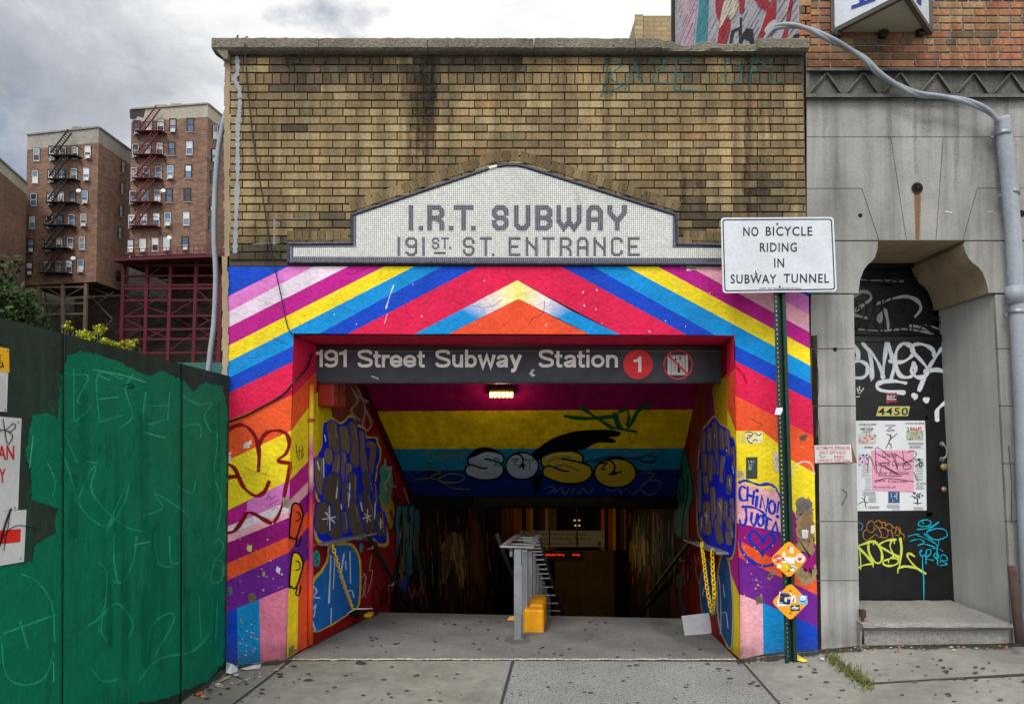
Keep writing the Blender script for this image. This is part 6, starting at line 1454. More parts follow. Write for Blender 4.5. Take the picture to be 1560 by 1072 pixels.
brushy(m,fzz([(200,600),(255,615),(250,640),(195,650)]),FE,S(40,60,48),off=.0024,soft=6); brushy(m,fzz([(345,760),(390,680),(405,650),(408,740),(385,820)]),FE,S(52,58,38),off=.0024,soft=4); brushy(m,fzz([(240,370),(320,350),(385,345),(375,400),(300,425),(245,400)]),FE,S(22,76,58),off=.0024,soft=8); brushy(m,fzz([(525,600),(565,580),(560,680),(530,690)]),FE,S(34,72,62),off=.0024,soft=8);brushy(m,fzz([(215,1040),(370,1020),(365,1100),(210,1100)]),FE,S(30,62,48),off=.0024,soft=6); brushy(m,fzz([(595,950),(612,930),(612,1000),(560,1010),(500,1050),(520,1000)]),FE,S(80,110,104),off=.0024,soft=4)
brushy(m,fzz([(90,520),(180,525),(175,600),(95,625)]),FE,S(46,66,56),off=.0026,soft=5)
for _ in range(64):
    x=R.uniform(20,338); lo=520+x*.28; y=R.uniform(lo,900); m.stroke([(x,y),(x+R.uniform(-2,2),y+R.uniform(30,70)),(x+R.uniform(-3,3),y+R.uniform(80,180))],FE,R.uniform(6,16),jit(S(2,112,82,R.uniform(.12,.4)) if R.random()<.6 else S(14,142,106,R.uniform(.1,.3)),.12),off=.0022,soft=True)
for px in (96.5,277):
    m.stroke([(px+.4,500+(px-97)*.27),(px,780),(px-1.2,1072)],FE,1.5,S(6,16,12),off=.0034,smooth=False,cap=False); m.stroke([(px+1.6,500+(px-97)*.27),(px+1.2,1072)],FE,.8,S(30,110,88,.5),off=.0034,smooth=False,cap=False)
m.build('repaint_patch',M_spray,fe)
def g21(m):
    c=S(34,170,128,.6); c2=S(90,196,156,.55)
    for p in ([(200,165),(200,300)],[(195,180),(240,185),(210,250),(245,265),(205,305)],[(270,310),(265,180),(330,190)],[(270,245),(320,240)],[(268,308),(330,290)],[(360,180),(340,220),(360,290),(330,320)],[(395,230),(392,310),(450,300)],[(460,230),(455,300)],[(395,265),(460,262)],[(500,240),(540,260),(575,255),(555,290),(570,330),(590,345),(580,440)],[(165,380),(190,450),(215,530),(260,580),(300,585),(340,520),(345,470),(290,600)],[(215,510),(240,450),(260,430),(250,500),(330,585),(395,605)],[(130,420),(150,470),(142,510)],[(180,350),(210,420)],[(310,610),(310,690),(325,745),(360,690),(370,620)],[(420,610),(430,690),(470,700)],[(460,620),(465,690),(500,680)],[(575,640),(595,625),(605,650),(580,690),(575,740),(600,735),(605,690),(585,680)],[(275,880),(280,830),(320,800),(360,850),(350,890)],[(270,870),(290,900)],[(10,880),(150,830)],[(55,850),(75,920)],[(60,720),(100,740),(140,800),(148,900)],[(5,910),(15,990),(60,1020),(120,1000),(145,930)],[(400,930),(410,860),(460,825),(470,850),(420,940)],[(375,1010),(430,950),(520,930),(570,880)],[(590,790),(585,900)],[(540,780),(545,900)],[(250,980),(280,1010),(320,1005)],[(390,560),(440,540),(420,500),(500,550)],[(480,480),(520,500),(530,470)],[(490,320),(540,315),(545,350)],[(585,470),(600,520),(590,600)],[(270,690),(290,720),(280,820),(240,860)]): m.stroke(fzz(p),FE,3.2,c,off=.003,soft=True)
    for p in ([(250,165),(330,180),(395,200)],[(265,180),(300,195)],[(390,335),(445,350)],[(365,640),(405,632)],[(235,415),(265,418)],[(310,740),(330,745)],[(90,345),(80,430)],[(145,960),(146,1010)]): m.stroke(fzz(p),FE,1.8,c2,off=.0032,soft=True)
    m.stroke(fzz([(335,210),(350,205),(365,212),(345,215)]),FE,1.5,S(10,20,16),off=.0034)
graf('faint light green scribbles over the repaint',g21,fe)
m=MB()
for px in (96.5,277):
    for k in range(24):
        y=520+k*24+R.uniform(-3,3); m.disc(px+R.uniform(-1.5,1.5),y,.8,.9,FE,S(12,20,16),.003,n=6)
m.build('screw_heads',M_attr,fe)
m=MB(); m.blob([(195,477),(220,479),(222,482),(200,482)],FE,S(200,210,206),off=.003,soft=.5); 
# fence notices
def fsign(name,px,label,fn):
    o=thing(name,FE.hit(px[1][0],px[1][1]),label,'sign'); m=MB(); slab(m,px,FE,.003,.009,S(206,210,210)); m.build('board',M_attr,o); m2=MB(); fn(m2); m2.build('lettering',M_attr,o)
def f1(m):
    m.pp([(-60,556),(14.4,567.5),(13.8,531),(-60,517)][::1],FE,S(240,180,20),.0105); m.text('E',-2.4,540,1.6,549.5,FE,S(24,24,24),.012,bold=.03); m.text('CA',-3,551,6.6,560.5,FE,S(24,24,24),.012,bold=.03)
    for x,y in ((12,535),(8,624)): m.disc(x,y,1,1.3,FE,S(40,40,40),.0112,n=8)
    for i in range(14): m.pp([(-60,566+i*4),(9,575+i*3.6),(9,575.6+i*3.6),(-60,566.7+i*4)],FE,S(190,196,198),.0105)
fsign('notice_sign',[(-60,625),(10.4,627),(13.6,531.5),(-60,514)],'small notice board with yellow header at the top of the green fence',f1)
def f2(m):
    rd=S(206,34,38); m.text('AN',-3,678,22,700,FE,rd,.012,bold=.01); m.text('Y',-1,713.5,9,735,FE,rd,.012,bold=.01)
    kk=S(40,20,50)
    for p in ([(5,638),(10,670),(12,674)],[(-3,652),(8,655),(20,645),(24,650),(16,657),(8,655),(18,660),(19,668),(12,678)],[(-4,660),(2,656)]): m.stroke(p,FE,1.3,kk,off=.013)
    for x,y in ((28,643),(23,773)): m.disc(x,y,1,1.3,FE,S(50,50,50),.0112,n=8)
fsign('notice_sign',[(-60,783),(27.5,776),(33,637),(-60,629)],'white notice with red letters and black scribble on the green fence',f2)
def f3(m):
    m.pp([(-60,835),(31,825),(32,805),(-60,812)],FE,S(220,34,30),.0105)
    kk=S(26,14,30)
    for p,w in (([(17,775),(8,800),(0,830),(-8,850)],2.8),([(16,778),(12,805),(6,838)],1.2),([(0,826),(15,806),(30,800),(46,803),(57,808)],1.3)): m.stroke(p,FE,w,kk,off=.0135)
    for x,y in ((31.5,850),): m.disc(x,y,1,1.3,FE,S(50,50,50),.0112,n=8)
fsign('notice_sign',[(-60,872),(36.5,855),(40.5,776),(-60,782)],'white board with a red bar and black pen scrawl on the green fence',f3)
# ================================================================== GROUND
m=MB(); rows_=[-.04,-1,-2,-3.2,-4.6,-5.9]; xs=[p[0] for p in PROF]; xs[0]=-60; xs[-1]=60
def slabx(x0,x1,mi):
    cx=[x for x in xs if x0<x<x1]; cx=[x0]+cx+[x1]
    for a,b in zip(cx,cx[1:]):
        m.add([(a,-5.9,zsw(a)),(b,-5.9,zsw(b)),(b,-.0,zsw(b)),(a,-.0,zsw(a))],[(0,1,2,3)],mi=mi)
jx=P(780,1003,0).x; 
j1a,j1b=G(783,976),G(763,1072)
slabx(-60,j1b.x,0); slabx(j1b.x,P(1130,1004,0).x,1); slabx(P(1130,1004,0).x,60,0)
sw=m.build('sidewalk',[M_walk,M_agg],kind='structure')
m=MB()
def joint(pts,w): 
    q=[]
    for (x0,y0),(x1,y1) in zip(pts,pts[1:]):
        for k in range(10): q.append((x0+(x1-x0)*k/10,y0+(y1-y0)*k/10))
    q.append(pts[-1]); m.stroke(q,GR,w,(1,1,1,1),off=.003,smooth=False,cap=False)
joint([(782,1004),(763,1074)],4.5); joint([(445,1004),(350,1076)],3); joint([(1131,1007),(1192,1076)],3); joint([(1316,1041),(1560,1026),(1900,1004)],2.4); joint([(445,1005),(780,1004.5),(1128,1006)],1.6); joint([(1246,991),(1320,983),(1545,980),(1800,976)],3)
m.build('sidewalk_joints',M_line,kind='structure')
m=MB(); m.stroke([(x,1003.5+R.uniform(-.6,.6)) for x in range(446,1130,9)],GR,1.6,S(206,202,186),off=.0045,wob=.5,cap=False)
def spot(x,y,r,c=(1,1,1,1),pl=GR):
    n=9; m.pp([(x+r*1.5*math.cos(-a)*R.uniform(.7,1.2),y+r*.5*math.sin(-a)*R.uniform(.7,1.2)) for a in [2*math.pi*i/n for i in range(n)]],pl,c,.0035+R.uniform(0,.0004))
GC=S(70,68,66)
for _ in range(120):
    x=R.uniform(290,1560);y=R.uniform(1010,1071); spot(x,y,R.choice([1,1.3,1.7,2.4,3.2]),mul(GC,R.uniform(.9,1.6)))
for x,y,r in ((470,1035,5),(448,1014,3.6),(427,1026,4),(399,1055,3.5),(510,1046,2.6),(553,1058,2.6),(585,1034,3),(427,1030,3),(592,1056,2),(596,1061,2.2),(654,1065,2.8),(400,1049,3),(550,1009,6),(375,1041,2.5),(336,1056,2.4)): spot(x,y,r,GC)
for _ in range(80):
    x=R.uniform(480,1090); y=R.uniform(945,1000); spot(x,y,R.choice([.7,1,1.4,2]),mul(GC,R.uniform(.7,1.2)),LA)
m.blob([(1000,948),(1060,962),(1110,985),(1090,992),(1040,976),(1000,958)],LA,S(70,68,64,.3),off=.004,soft=14); m.blob([(770,972),(800,970),(806,976),(780,979)],LA,S(60,58,54,.3),off=.004,soft=6)
for _ in range(26):
    x=R.uniform(1200,1550); y=R.uniform(990,1035); spot(x,y,R.choice([1.4,1.8,2.6]),GC)
for y0 in range(8): 
    x=R.uniform(460,1100); m.stroke([(x,1012+y0*7),(x+R.uniform(40,120),1010+y0*7+R.uniform(-4,6))],GR,R.uniform(6,16),S(120,116,98,.22),off=.0032,soft=True)
# soft dark strips where walls meet the pavement
for a,b in (((348,1016),(437,1004)),((1128,1005),(1246,992)),((1250,990),(1310,987)),((1320,983),(1540,980)),((300,1052),(345,1016))): m.stroke([(a[0]+(b[0]-a[0])*k/8+R.uniform(-2,2),a[1]+(b[1]-a[1])*k/8+R.uniform(-1,1)+2) for k in range(9)],GR,R.uniform(5,8),S(66,62,54,.6),off=.0038,soft=True,wob=.5)
m.stroke([(470,984),(500,968),(540,948),(575,933)],LA,6,S(60,58,54,.6),off=.004,soft=True); m.stroke([(1124,1000),(1090,968),(1062,946)],LA,7,S(50,48,46,.6),off=.004,soft=True)
m.build('pavement_stains',M_spray,kind='structure')
m=MB(); m.box((-60,-6.05,-.6),(60,-5.9,.0)); 
kb=m.build('kerb',M_conc,kind='structure'); kb.location.z=-.03
m=MB(); 
def gz(x): return max(-3,min(2,zsw(x)))-.16
for a,b in zip([-400,-60,-20,0,20,60],[-60,-20,0,20,60,400]):
    m.add([(a,-400,gz(a)),(b,-400,gz(b)),(b,-6.0,gz(b)),(a,-6.0,gz(a))],[(0,1,2,3)])
m.build('road',M_asph,kind='structure')
# hill behind the fence
m=MB(); N1,N2=46,40; vs=[];
def hz(x,y):
    t=(y-1)/74.0
    z=-.2+ (9.0*max(0,min(1,t))**1.15 if t>0 else 0)
    if y>80: z+= min(1,(y-80)/8)*19
    if y>90: z+=(y-90)*.03
    return z
rr2=random.Random(5)
xs2=[-2.35-((i/N1)**1.7)*180 for i in range(N1+1)]; ys2=[.15+((j/N2)**1.5)*260 for j in range(N2+1)]
for y in ys2:
    for x in xs2: vs.append((x,y,hz(x,y)+ (rr2.uniform(-.35,.35) if y>4 else 0)*(1+y/40)))
w=N1+1
m.add(vs,[(j*w+i,(j+1)*w+i,(j+1)*w+i+1,j*w+i+1) for j in range(N2) for i in range(N1)])
a=[(-3,24,4),(300,24,3),(300,400,20),(-3,400,20)]; m.poly(a)
m.build('hillside',M_earth,kind='structure',smooth=True)
# ================================================================== TENEMENTS
BRK=S(128,98,82)
def pd(px,py,d): return pline(px,py,d)
def lerp(a,b,t): return a+(b-a)*t
class Ten: pass
def tenement(name,label,group,cl,cm,cr,ztop_px,zbot_px,parapet_px,col,pcol):
    """cl/cm/cr = (pixel x, depth) of the left, near and right corners"""
    T=Ten(); T.root=None
    M=pd(cm[0],ztop_px,cm[1]); zt=M.z; zb=pd(cm[0],zbot_px,cm[1]).z; zp=pd(cm[0],parapet_px,cm[1]).z
    def cor(c): p=pd(c[0],500,c[1]); return V((p.x,p.y,0))
    a,b,c=cor(cl),cor(cm),cor(cr); d=a+(c-b)
    T.root=thing(name,V((b.x,b.y,zb)),label,'building',group); T.a,T.b,T.c,T.zt,T.zb=a,b,c,zt,zb
    up=lambda p,z:V((p.x,p.y,z))
    m=MB(); 
    for p,q in ((a,b),(b,c),(c,d),(d,a)): m.poly([up(p,zb),up(q,zb),up(q,zp),up(p,zp)],col)
    m.poly([up(a,zb),up(d,zb),up(c,zb),up(b,zb)],mul(col,.3)); m.build('wall',M_far,T.root)
    m=MB()
    for p,q in ((a,b),(b,c),(c,d),(d,a)): m.poly([up(p,zp),up(q,zp),up(q,zt),up(p,zt)],pcol)
    m.poly([up(a,zt-.6),up(b,zt-.6),up(c,zt-.6),up(d,zt-.6)],S(60,58,56)); m.build('parapet',M_farattr,T.root)
    m=MB(); 
    for p,q in ((a,b),(b,c)): m.beam(up(p,zt),up(q,zt),.3,.18,col=mul(pcol,.75))
    m.build('roof_edge',M_farattr,T.root)
    n=(b-a).cross(V((0,0,1))).normalized(); T.F=Plane(up(a,zb),n); n2=(c-b).cross(V((0,0,1))).normalized(); T.Sd=Plane(up(b,zb),n2)
    return T
WC=[S(196,202,212),S(120,140,166),S(96,116,146),S(214,214,212),S(70,84,104),S(44,52,66),S(150,140,130),S(80,100,130)]
def window(T,x,y,w,h,pl,ac=False,dark=False):
    m=MB(); fr=S(206,206,204) if R.random()<.75 and not dark else S(70,66,64)
    m.rect(x-w/2-.8,y-h/2-.8,x+w/2+.8,y+h/2+.8,pl,S(40,34,32),.05)
    for x0,y0,x1,y1 in ((x-w/2,y-h/2,x-w/2+.8,y+h/2),(x+w/2-.8,y-h/2,x+w/2,y+h/2),(x-w/2,y-h/2,x+w/2,y-h/2+.9),(x-w/2,y+h/2-.9,x+w/2,y+h/2),(x-w/2,y-.4,x+w/2,y+.4)): m.rect(x0,y0,x1,y1,pl,fr,.12)
    m.rect(x-w/2-1.3,y+h/2,x+w/2+1.3,y+h/2+1.4,pl,S(150,140,130),.16)
    o=m.build('window',M_farattr,T.root)
    m=MB(); c1=R.choice(WC) if not dark else S(40,44,52); c2=R.choice(WC) if not dark else S(34,38,46)
    m.rect(x-w/2+.5,y-h/2+.5,x+w/2-.5,y,pl,c1,.08); m.rect(x-w/2+.5,y,x+w/2-.5,y+h/2-.5,pl,c2,.08); m.build('pane',M_farglass,o)
    if ac:
        m=MB(); slab(m,[(x-w*.34,y+h/2-.3),(x+w*.34,y+h/2-.3),(x+w*.34,y+h/2-5.2),(x-w*.34,y+h/2-5.2)],pl,.1,.5,S(206,206,202)); m.build('air_conditioner',M_farattr,o)
def fire_escape(T,lev,pl,col,lad):
    for (x0,x1,y,h) in lev:
        m=MB(); out=.95
        a,b=pl.hit(x0,y),pl.hit(x1,y); n=pl.n
        m.obox((a+b)/2+n*out/2,(b-a)/2,n*out/2,V((0,0,.06)),col)
        up=V((0,0,(pl.hit(x0,y-h)-a).length))
        for t in (0,1.0):
            m.beam(a+n*out+up*t,b+n*out+up*t,.06,.06,col=col); m.beam(a+up*t,a+n*out+up*t,.06,.06,col=col); m.beam(b+up*t,b+n*out+up*t,.06,.06,col=col)
        k=10
        for i in range(k+1): p=a.lerp(b,i/k)+n*out; m.beam(p,p+up,.03,.03,col=col)
        m.beam(a,a+n*out*.9-V((0,0,.9))*0+n*0,.05,.05,col=col); m.beam(a-V((0,0,.8)),a+n*out,.06,.06,col=col); m.beam(b-V((0,0,.8)),b+n*out,.06,.06,col=col)
        m.build('fire_escape_platform',M_farattr,T.root)
    for (x0,y0,x1,y1) in lad:
        m=MB(); n=pl.n; p,q=pl.hit(x0,y0)+n*.75,pl.hit(x1,y1)+n*.25; wv=n*.28
        p2,q2=pl.hit(x0,y0),pl.hit(x1,y1)
        d=(q2-p2).normalized(); nn=d.cross(n).normalized()*.34
        for s_ in (-1,1): m.beam(p2+n*.8+nn*s_,q2+n*.8+nn*s_,.10,.13,col=col)
        k=12
        for i in range(1,k): c=p2.lerp(q2,i/k)+n*.8; m.beam(c-nn,c+nn,.12,.07,col=col)
        m.build('fire_escape_stair',M_farattr,T.root)
z1=lambda x,y:(x/2.383,130+y/2.383)
# middle-left building on its rusty steel legs
TA=tenement('apartment_building','brown brick apartment block with black fire escape on rusty stilts','brick apartment blocks on the hill',(35.5,82),(145,80),(195,86.4),194,429,217,S(142,106,88),S(150,146,136))
TB=tenement('apartment_building','brown brick apartment block with red fire escape on red steel frame','brick apartment blocks on the hill',(195,82.4),(312,81),(352,86.5),158,386,178,S(146,112,94),S(166,160,146))
def zrow(T,ys,ca,cb,acs,w,h):
    for r,y in enumerate(ys):
        t=r/(len(ys)-1)
        for k,(x0,x1) in enumerate(zip(ca,cb)):
            x,yy=z1(x0+(x1-x0)*t,y+(k-2)*-2.2); window(T,x,yy,w,h,T.F,ac=(r,k) in acs or R.random()<.22)
zrow(TA,(247,327,410,493,577,660),(132,190,227,272,318),(106,172,212,250,292),{(0,1),(1,1),(2,1),(3,4),(0,4),(1,4),(2,4),(5,0),(5,4),(4,0)},9.4,19)
zrow(TB,(148,232,317,402,488,578),(496,540,583,627,691),(473,518,563,604,672),{(0,0),(1,0),(2,0),(0,3),(2,3),(3,0),(5,0),(5,1),(4,0),(5,4)},10.0,20)
for x,ya in ((449,296),(445,374),(441,456),(437,535),(431,694)): window(TA,*z1(x,ya),6,17,TA.Sd,dark=True)
for x,ya in ((782,170),(778,254),(775,335),(771,430),(768,500)): window(TB,*z1(x,ya),7,20,TB.Sd,dark=R.random()<.5,ac=R.random()<.5)
bk=S(30,26,28); rdk=S(92,34,40)
fire_escape(TA,[(*[z1(x,0)[0] for x in ab],z1(0,y)[1],13) for ab,y in (((200,298),264),((196,292),349),((192,290),433),((182,280),515),((176,272),598),((168,266),686))],TA.F,bk,[(*z1(210,262),*z1(274,178)),(*z1(205,346),*z1(262,264)),(*z1(200,430),*z1(258,348)),(*z1(194,513),*z1(252,430)),(*z1(188,596),*z1(246,515)),(*z1(184,684),*z1(242,598))])
fire_escape(TB,[(*[z1(x,0)[0] for x in ab],z1(0,y)[1],13) for ab,y in (((508,606),177),((503,604),261),((498,594),346),((492,590),431),((488,584),517))],TB.F,rdk,[(*z1(528,175),*z1(590,92)),(*z1(524,259),*z1(582,176)),(*z1(515,344),*z1(576,262)),(*z1(508,428),*z1(570,346)),(*z1(500,515),*z1(556,430))])
# roof bulkheads
def bulk(T,x0,x1,y0,y1,col): 
    m=MB(); slab(m,[z1(x0,y1),z1(x1,y1),z1(x1,y0),z1(x0,y0)],T.F,-3,-.3,col); m.build('roof_bulkhead',M_farattr,T.root)
bulk(TA,262,296,150,185,S(120,118,112)); bulk(TA,308,344,150,180,S(150,146,136)); bulk(TB,562,606,70,95,S(150,148,140)); bulk(TB,619,660,65,90,S(166,160,146)); 
m=MB(); m.pp([z1(470,88),z1(528,88),z1(520,118),z1(500,112),z1(490,124),z1(472,122)],TB.F,S(52,48,48),.03); m.build('tar_patch',M_farattr,TB.root)
def dish(T,x,y):
    m=MB(); c=T.F.hit(x,y,1.2); n=(T.F.n+V((.4,0,.4))).normalized(); u=n.cross(V((0,0,1))).normalized();w_=n.cross(u); m.poly([c+u*math.cos(a)*.27+w_*math.sin(a)*.27 for a in [i*math.pi/6 for i in range(12)]],S(206,206,204)); m.beam(c,T.F.hit(x,y),.05,col=S(120,120,120)); m.build('satellite_dish',M_farattr,T.root)
for x,y in (z1(285,382),z1(265,627)): dish(TA,x,y)
for x,y in (z1(592,382),z1(614,552)): dish(TB,x,y)
# far left block
TC=tenement('apartment_building','plain brick apartment flank cut by the left edge, pale parapet','brick apartment blocks on the hill',(-120,70),(-60,66),(36.5,80),196,640,216,S(128,96,80),S(170,164,148))
# steel under-structures
def trestle(name,label,T,col,colpx,levels,braces,ytop,ybot,dep,rad,deck=None):
    o=thing(name,T.F.hit(colpx[0][0],ybot),label,'steel frame'); 
    for (x0,x1) in colpx:
        for k,dd in ((0,0),(1,-dep)):
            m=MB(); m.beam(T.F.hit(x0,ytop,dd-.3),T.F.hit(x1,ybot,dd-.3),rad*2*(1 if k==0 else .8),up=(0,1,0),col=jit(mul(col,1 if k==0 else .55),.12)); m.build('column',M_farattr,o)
    for y in levels:
        xa,xb=colpx[0],colpx[-1]; t=(y-ytop)/(ybot-ytop)
        X0,X1=lerp(xa[0],xa[1],t),lerp(xb[0],xb[1],t)
        for dd,kk in ((-.3,1),(-dep-.3,.75)):
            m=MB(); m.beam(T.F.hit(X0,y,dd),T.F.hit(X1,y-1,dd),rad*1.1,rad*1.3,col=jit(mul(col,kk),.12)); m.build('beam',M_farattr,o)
        for (x0,x1) in colpx:
            X=lerp(x0,x1,t); m=MB(); m.beam(T.F.hit(X,y,-.3),T.F.hit(X,y,-dep-.3),rad,rad,col=jit(mul(col,.7),.12)); m.build('cross_beam',M_farattr,o)
    for (xa,ya,xb,yb,dd) in braces:
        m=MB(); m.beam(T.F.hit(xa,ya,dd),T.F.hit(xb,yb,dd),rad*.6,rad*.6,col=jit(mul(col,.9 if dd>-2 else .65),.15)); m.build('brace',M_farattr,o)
    return o
z9=lambda x,y:(x/4.457,380+y/4.457)
def br_(L_): return [(*z9(a,b),*z9(c,d),dd) for a,b,c,d,dd in L_]
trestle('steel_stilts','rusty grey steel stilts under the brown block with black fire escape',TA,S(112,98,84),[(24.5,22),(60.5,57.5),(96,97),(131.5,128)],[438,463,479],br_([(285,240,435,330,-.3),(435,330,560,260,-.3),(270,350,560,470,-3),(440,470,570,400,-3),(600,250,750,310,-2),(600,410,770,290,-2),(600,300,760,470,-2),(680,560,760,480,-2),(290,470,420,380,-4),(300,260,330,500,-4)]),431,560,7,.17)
m=MB(); 
for x,ya,yb in ((172,433,560),): m.beam(TA.Sd.hit(172,437,-.2),TA.Sd.hit(169,560,-.2),.36,up=(0,1,0),col=S(96,84,74))
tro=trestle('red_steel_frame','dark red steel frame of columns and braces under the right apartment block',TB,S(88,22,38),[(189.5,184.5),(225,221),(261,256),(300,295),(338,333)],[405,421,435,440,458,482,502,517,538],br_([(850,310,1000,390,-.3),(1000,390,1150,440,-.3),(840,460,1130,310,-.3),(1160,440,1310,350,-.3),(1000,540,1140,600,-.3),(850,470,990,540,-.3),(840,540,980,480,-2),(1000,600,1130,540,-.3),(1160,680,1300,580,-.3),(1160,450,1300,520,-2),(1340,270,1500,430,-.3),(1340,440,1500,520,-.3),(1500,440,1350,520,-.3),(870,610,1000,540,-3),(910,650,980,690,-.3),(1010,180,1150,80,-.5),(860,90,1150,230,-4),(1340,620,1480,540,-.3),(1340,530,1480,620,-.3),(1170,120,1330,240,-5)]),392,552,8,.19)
m=MB(); a,b=TB.F.hit(172,392,1.6),TB.F.hit(345,387,1.6); a.z=b.z=(a.z+b.z)/2; c=b-TB.F.n*9; d=a-TB.F.n*9
m.add([a,b,c,d]+[q-V((0,0,.35)) for q in (a,b,c,d)],[(3,2,1,0),(4,5,6,7),(0,1,5,4),(1,2,6,5),(2,3,7,6),(3,0,4,7)],S(84,28,40)); m.build('deck',M_farattr,tro)
m=MB(); 
for k in range(22):
    p=a.lerp(b,k/21); m.beam(p,p+V((0,0,1.0)),.05,col=S(96,28,42))
for z in (.5,1.0): m.beam(a+V((0,0,z)),b+V((0,0,z)),.06,col=S(96,28,42))
m.build('deck_railing',M_farattr,tro)
# concealed base walls behind the steel
for T,nm,c in ((TA,'brown',S(74,58,50)),(TB,'grey',S(58,50,50))):
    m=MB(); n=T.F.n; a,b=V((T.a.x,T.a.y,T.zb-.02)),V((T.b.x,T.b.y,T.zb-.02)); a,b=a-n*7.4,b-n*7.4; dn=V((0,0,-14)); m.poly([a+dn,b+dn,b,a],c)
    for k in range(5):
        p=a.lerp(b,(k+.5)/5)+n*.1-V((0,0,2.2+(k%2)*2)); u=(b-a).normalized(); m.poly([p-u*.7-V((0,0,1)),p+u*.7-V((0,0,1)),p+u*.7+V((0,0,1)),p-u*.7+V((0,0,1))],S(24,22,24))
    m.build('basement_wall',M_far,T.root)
# rubble and plants
m=MB()
for _ in range(150):
    x=R.uniform(255,335);y=R.uniform(541,556); p=YP(72).hit(x,y); p=V((p.x,p.y+R.uniform(-3,3),hz(p.x,p.y)+.2+R.uniform(0,.9))); s_=R.uniform(.1,.5); m.obox(p,V((s_,R.uniform(-.2,.2)*s_,R.uniform(-.4,.4)*s_)),V((.1*s_,s_*.7,0)),V((0,R.uniform(-.3,.3)*s_,s_*.6)),jit(S(128,116,104),.3))
m.build('rubble',M_farattr,kind='stuff')
def leaves(m,c,r,n,size,cols,flat=.0):
    cl=[(V((R.gauss(0,.45)*r[0],R.gauss(0,.45)*r[1],R.gauss(0,.42)*r[2])),R.uniform(.25,.5)) for _ in range(max(5,n//60))]
    for _ in range(n):
        o,k=R.choice(cl); d=V((R.gauss(0,1),R.gauss(0,1),R.gauss(0,1))).normalized(); p=V(c)+o+V((d.x*r[0],d.y*r[1],d.z*r[2]))*k*R.random()**.4
        a=V((R.gauss(0,1),R.gauss(0,1),R.gauss(0,1))).normalized(); b=a.cross(V((R.gauss(0,1),R.gauss(0,1),R.gauss(0,1)))).normalized(); s_=size*R.uniform(.6,1.3)
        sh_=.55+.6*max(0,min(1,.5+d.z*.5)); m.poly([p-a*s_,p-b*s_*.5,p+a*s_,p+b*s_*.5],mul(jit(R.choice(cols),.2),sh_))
def tree(name,base,h,r,n,size,cols,label,cat='tree',group=None,tr=.12,crz=None):
    o=thing(name,base,label,cat,group); b=V(base); m=MB(); top=b+V((R.uniform(-.1,.1)*h,0,h*.75))
    m.tube(sm([b,b.lerp(top,.4)+V((R.uniform(-.05,.05)*h,0,0)),top],4),[tr*(1-.7*i/8) for i in range(9)],7,S(58,48,38))
    for k in range(6):
        s_=b.lerp(top,.35+.1*k); e=s_+V((R.uniform(-1,1)*r[0]*.7,R.uniform(-1,1)*r[1]*.6,r[2]*R.uniform(.2,.7))); m.tube([s_,e],[tr*.35,tr*.1],5,S(58,48,38))
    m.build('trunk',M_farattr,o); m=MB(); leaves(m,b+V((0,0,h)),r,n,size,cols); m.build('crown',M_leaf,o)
GRN=[S(44,66,34),S(58,82,38),S(36,54,32),S(70,92,46)]
def on_hill(px,py,Y): p=YP(Y).hit(px,py); return V((p.x,p.y,hz(p.x,p.y)))
p=on_hill(6,520,62); tree('tree',p,8.2,(2.9,2.5,3.6),2600,.34,GRN,'dark green tree at left between fence and far brick flank',tr=.25)
p=on_hill(36,520,66); tree('tree',p,4.6,(2.2,2,2.0),1200,.28,GRN,'lower dark green tree beside the rusty stilts',tr=.2)
YG=[S(176,178,30),S(150,160,26),S(200,196,52),S(120,138,28)]
for px,py,r_,lab in ((140,509,(.19,.14,.12),'yellow green bush poking over the fence, tallest of the tuft'),(168,521,(.17,.14,.07),'low yellow green bush along the fence top, in the middle'),(194,525,(.13,.12,.07),'low yellow green bush along the fence top, nearest the red steel'),(103,497,(.07,.08,.05),'tiny yellow green sprig over the fence top')):
    c=YP(2.2).hit(px,py); o=thing('bush',V((c.x,c.y,hz(c.x,c.y))),lab,'bush','yellow green bushes behind the fence'); m=MB(); b=V((c.x,c.y,hz(c.x,c.y)))
    for k in range(7): m.tube([b+V((R.uniform(-.1,.1),0,0)),c+V((R.uniform(-1,1)*r_[0]*.8,R.uniform(-.1,.1),R.uniform(-.5,.4)*r_[2]))],[.012,.005],5,S(70,70,36))
    m.build('stem',M_farattr,o); m=MB(); leaves(m,c,r_,int(420*r_[0]/.19),.02,YG); m.build('leaf_mass',M_leaf,o)
p=on_hill(326,548,58); tree('shrub',p,.9,(2.2,1.5,1.0),700,.22,GRN,'green shrub at the foot of the red steel, behind the grey pipe','shrub',tr=.06)
gw=MB(); a,b=YP(40).hit(270,552),YP(40).hit(350,552); gw.box((a.x,40,hz(a.x,40)-.5),(b.x+1,40.1,a.z),S(40,90,84)); gw.build('green_hoarding',M_attr,label='short teal hoarding beyond the green fence by the grey pipe',cat='fence')
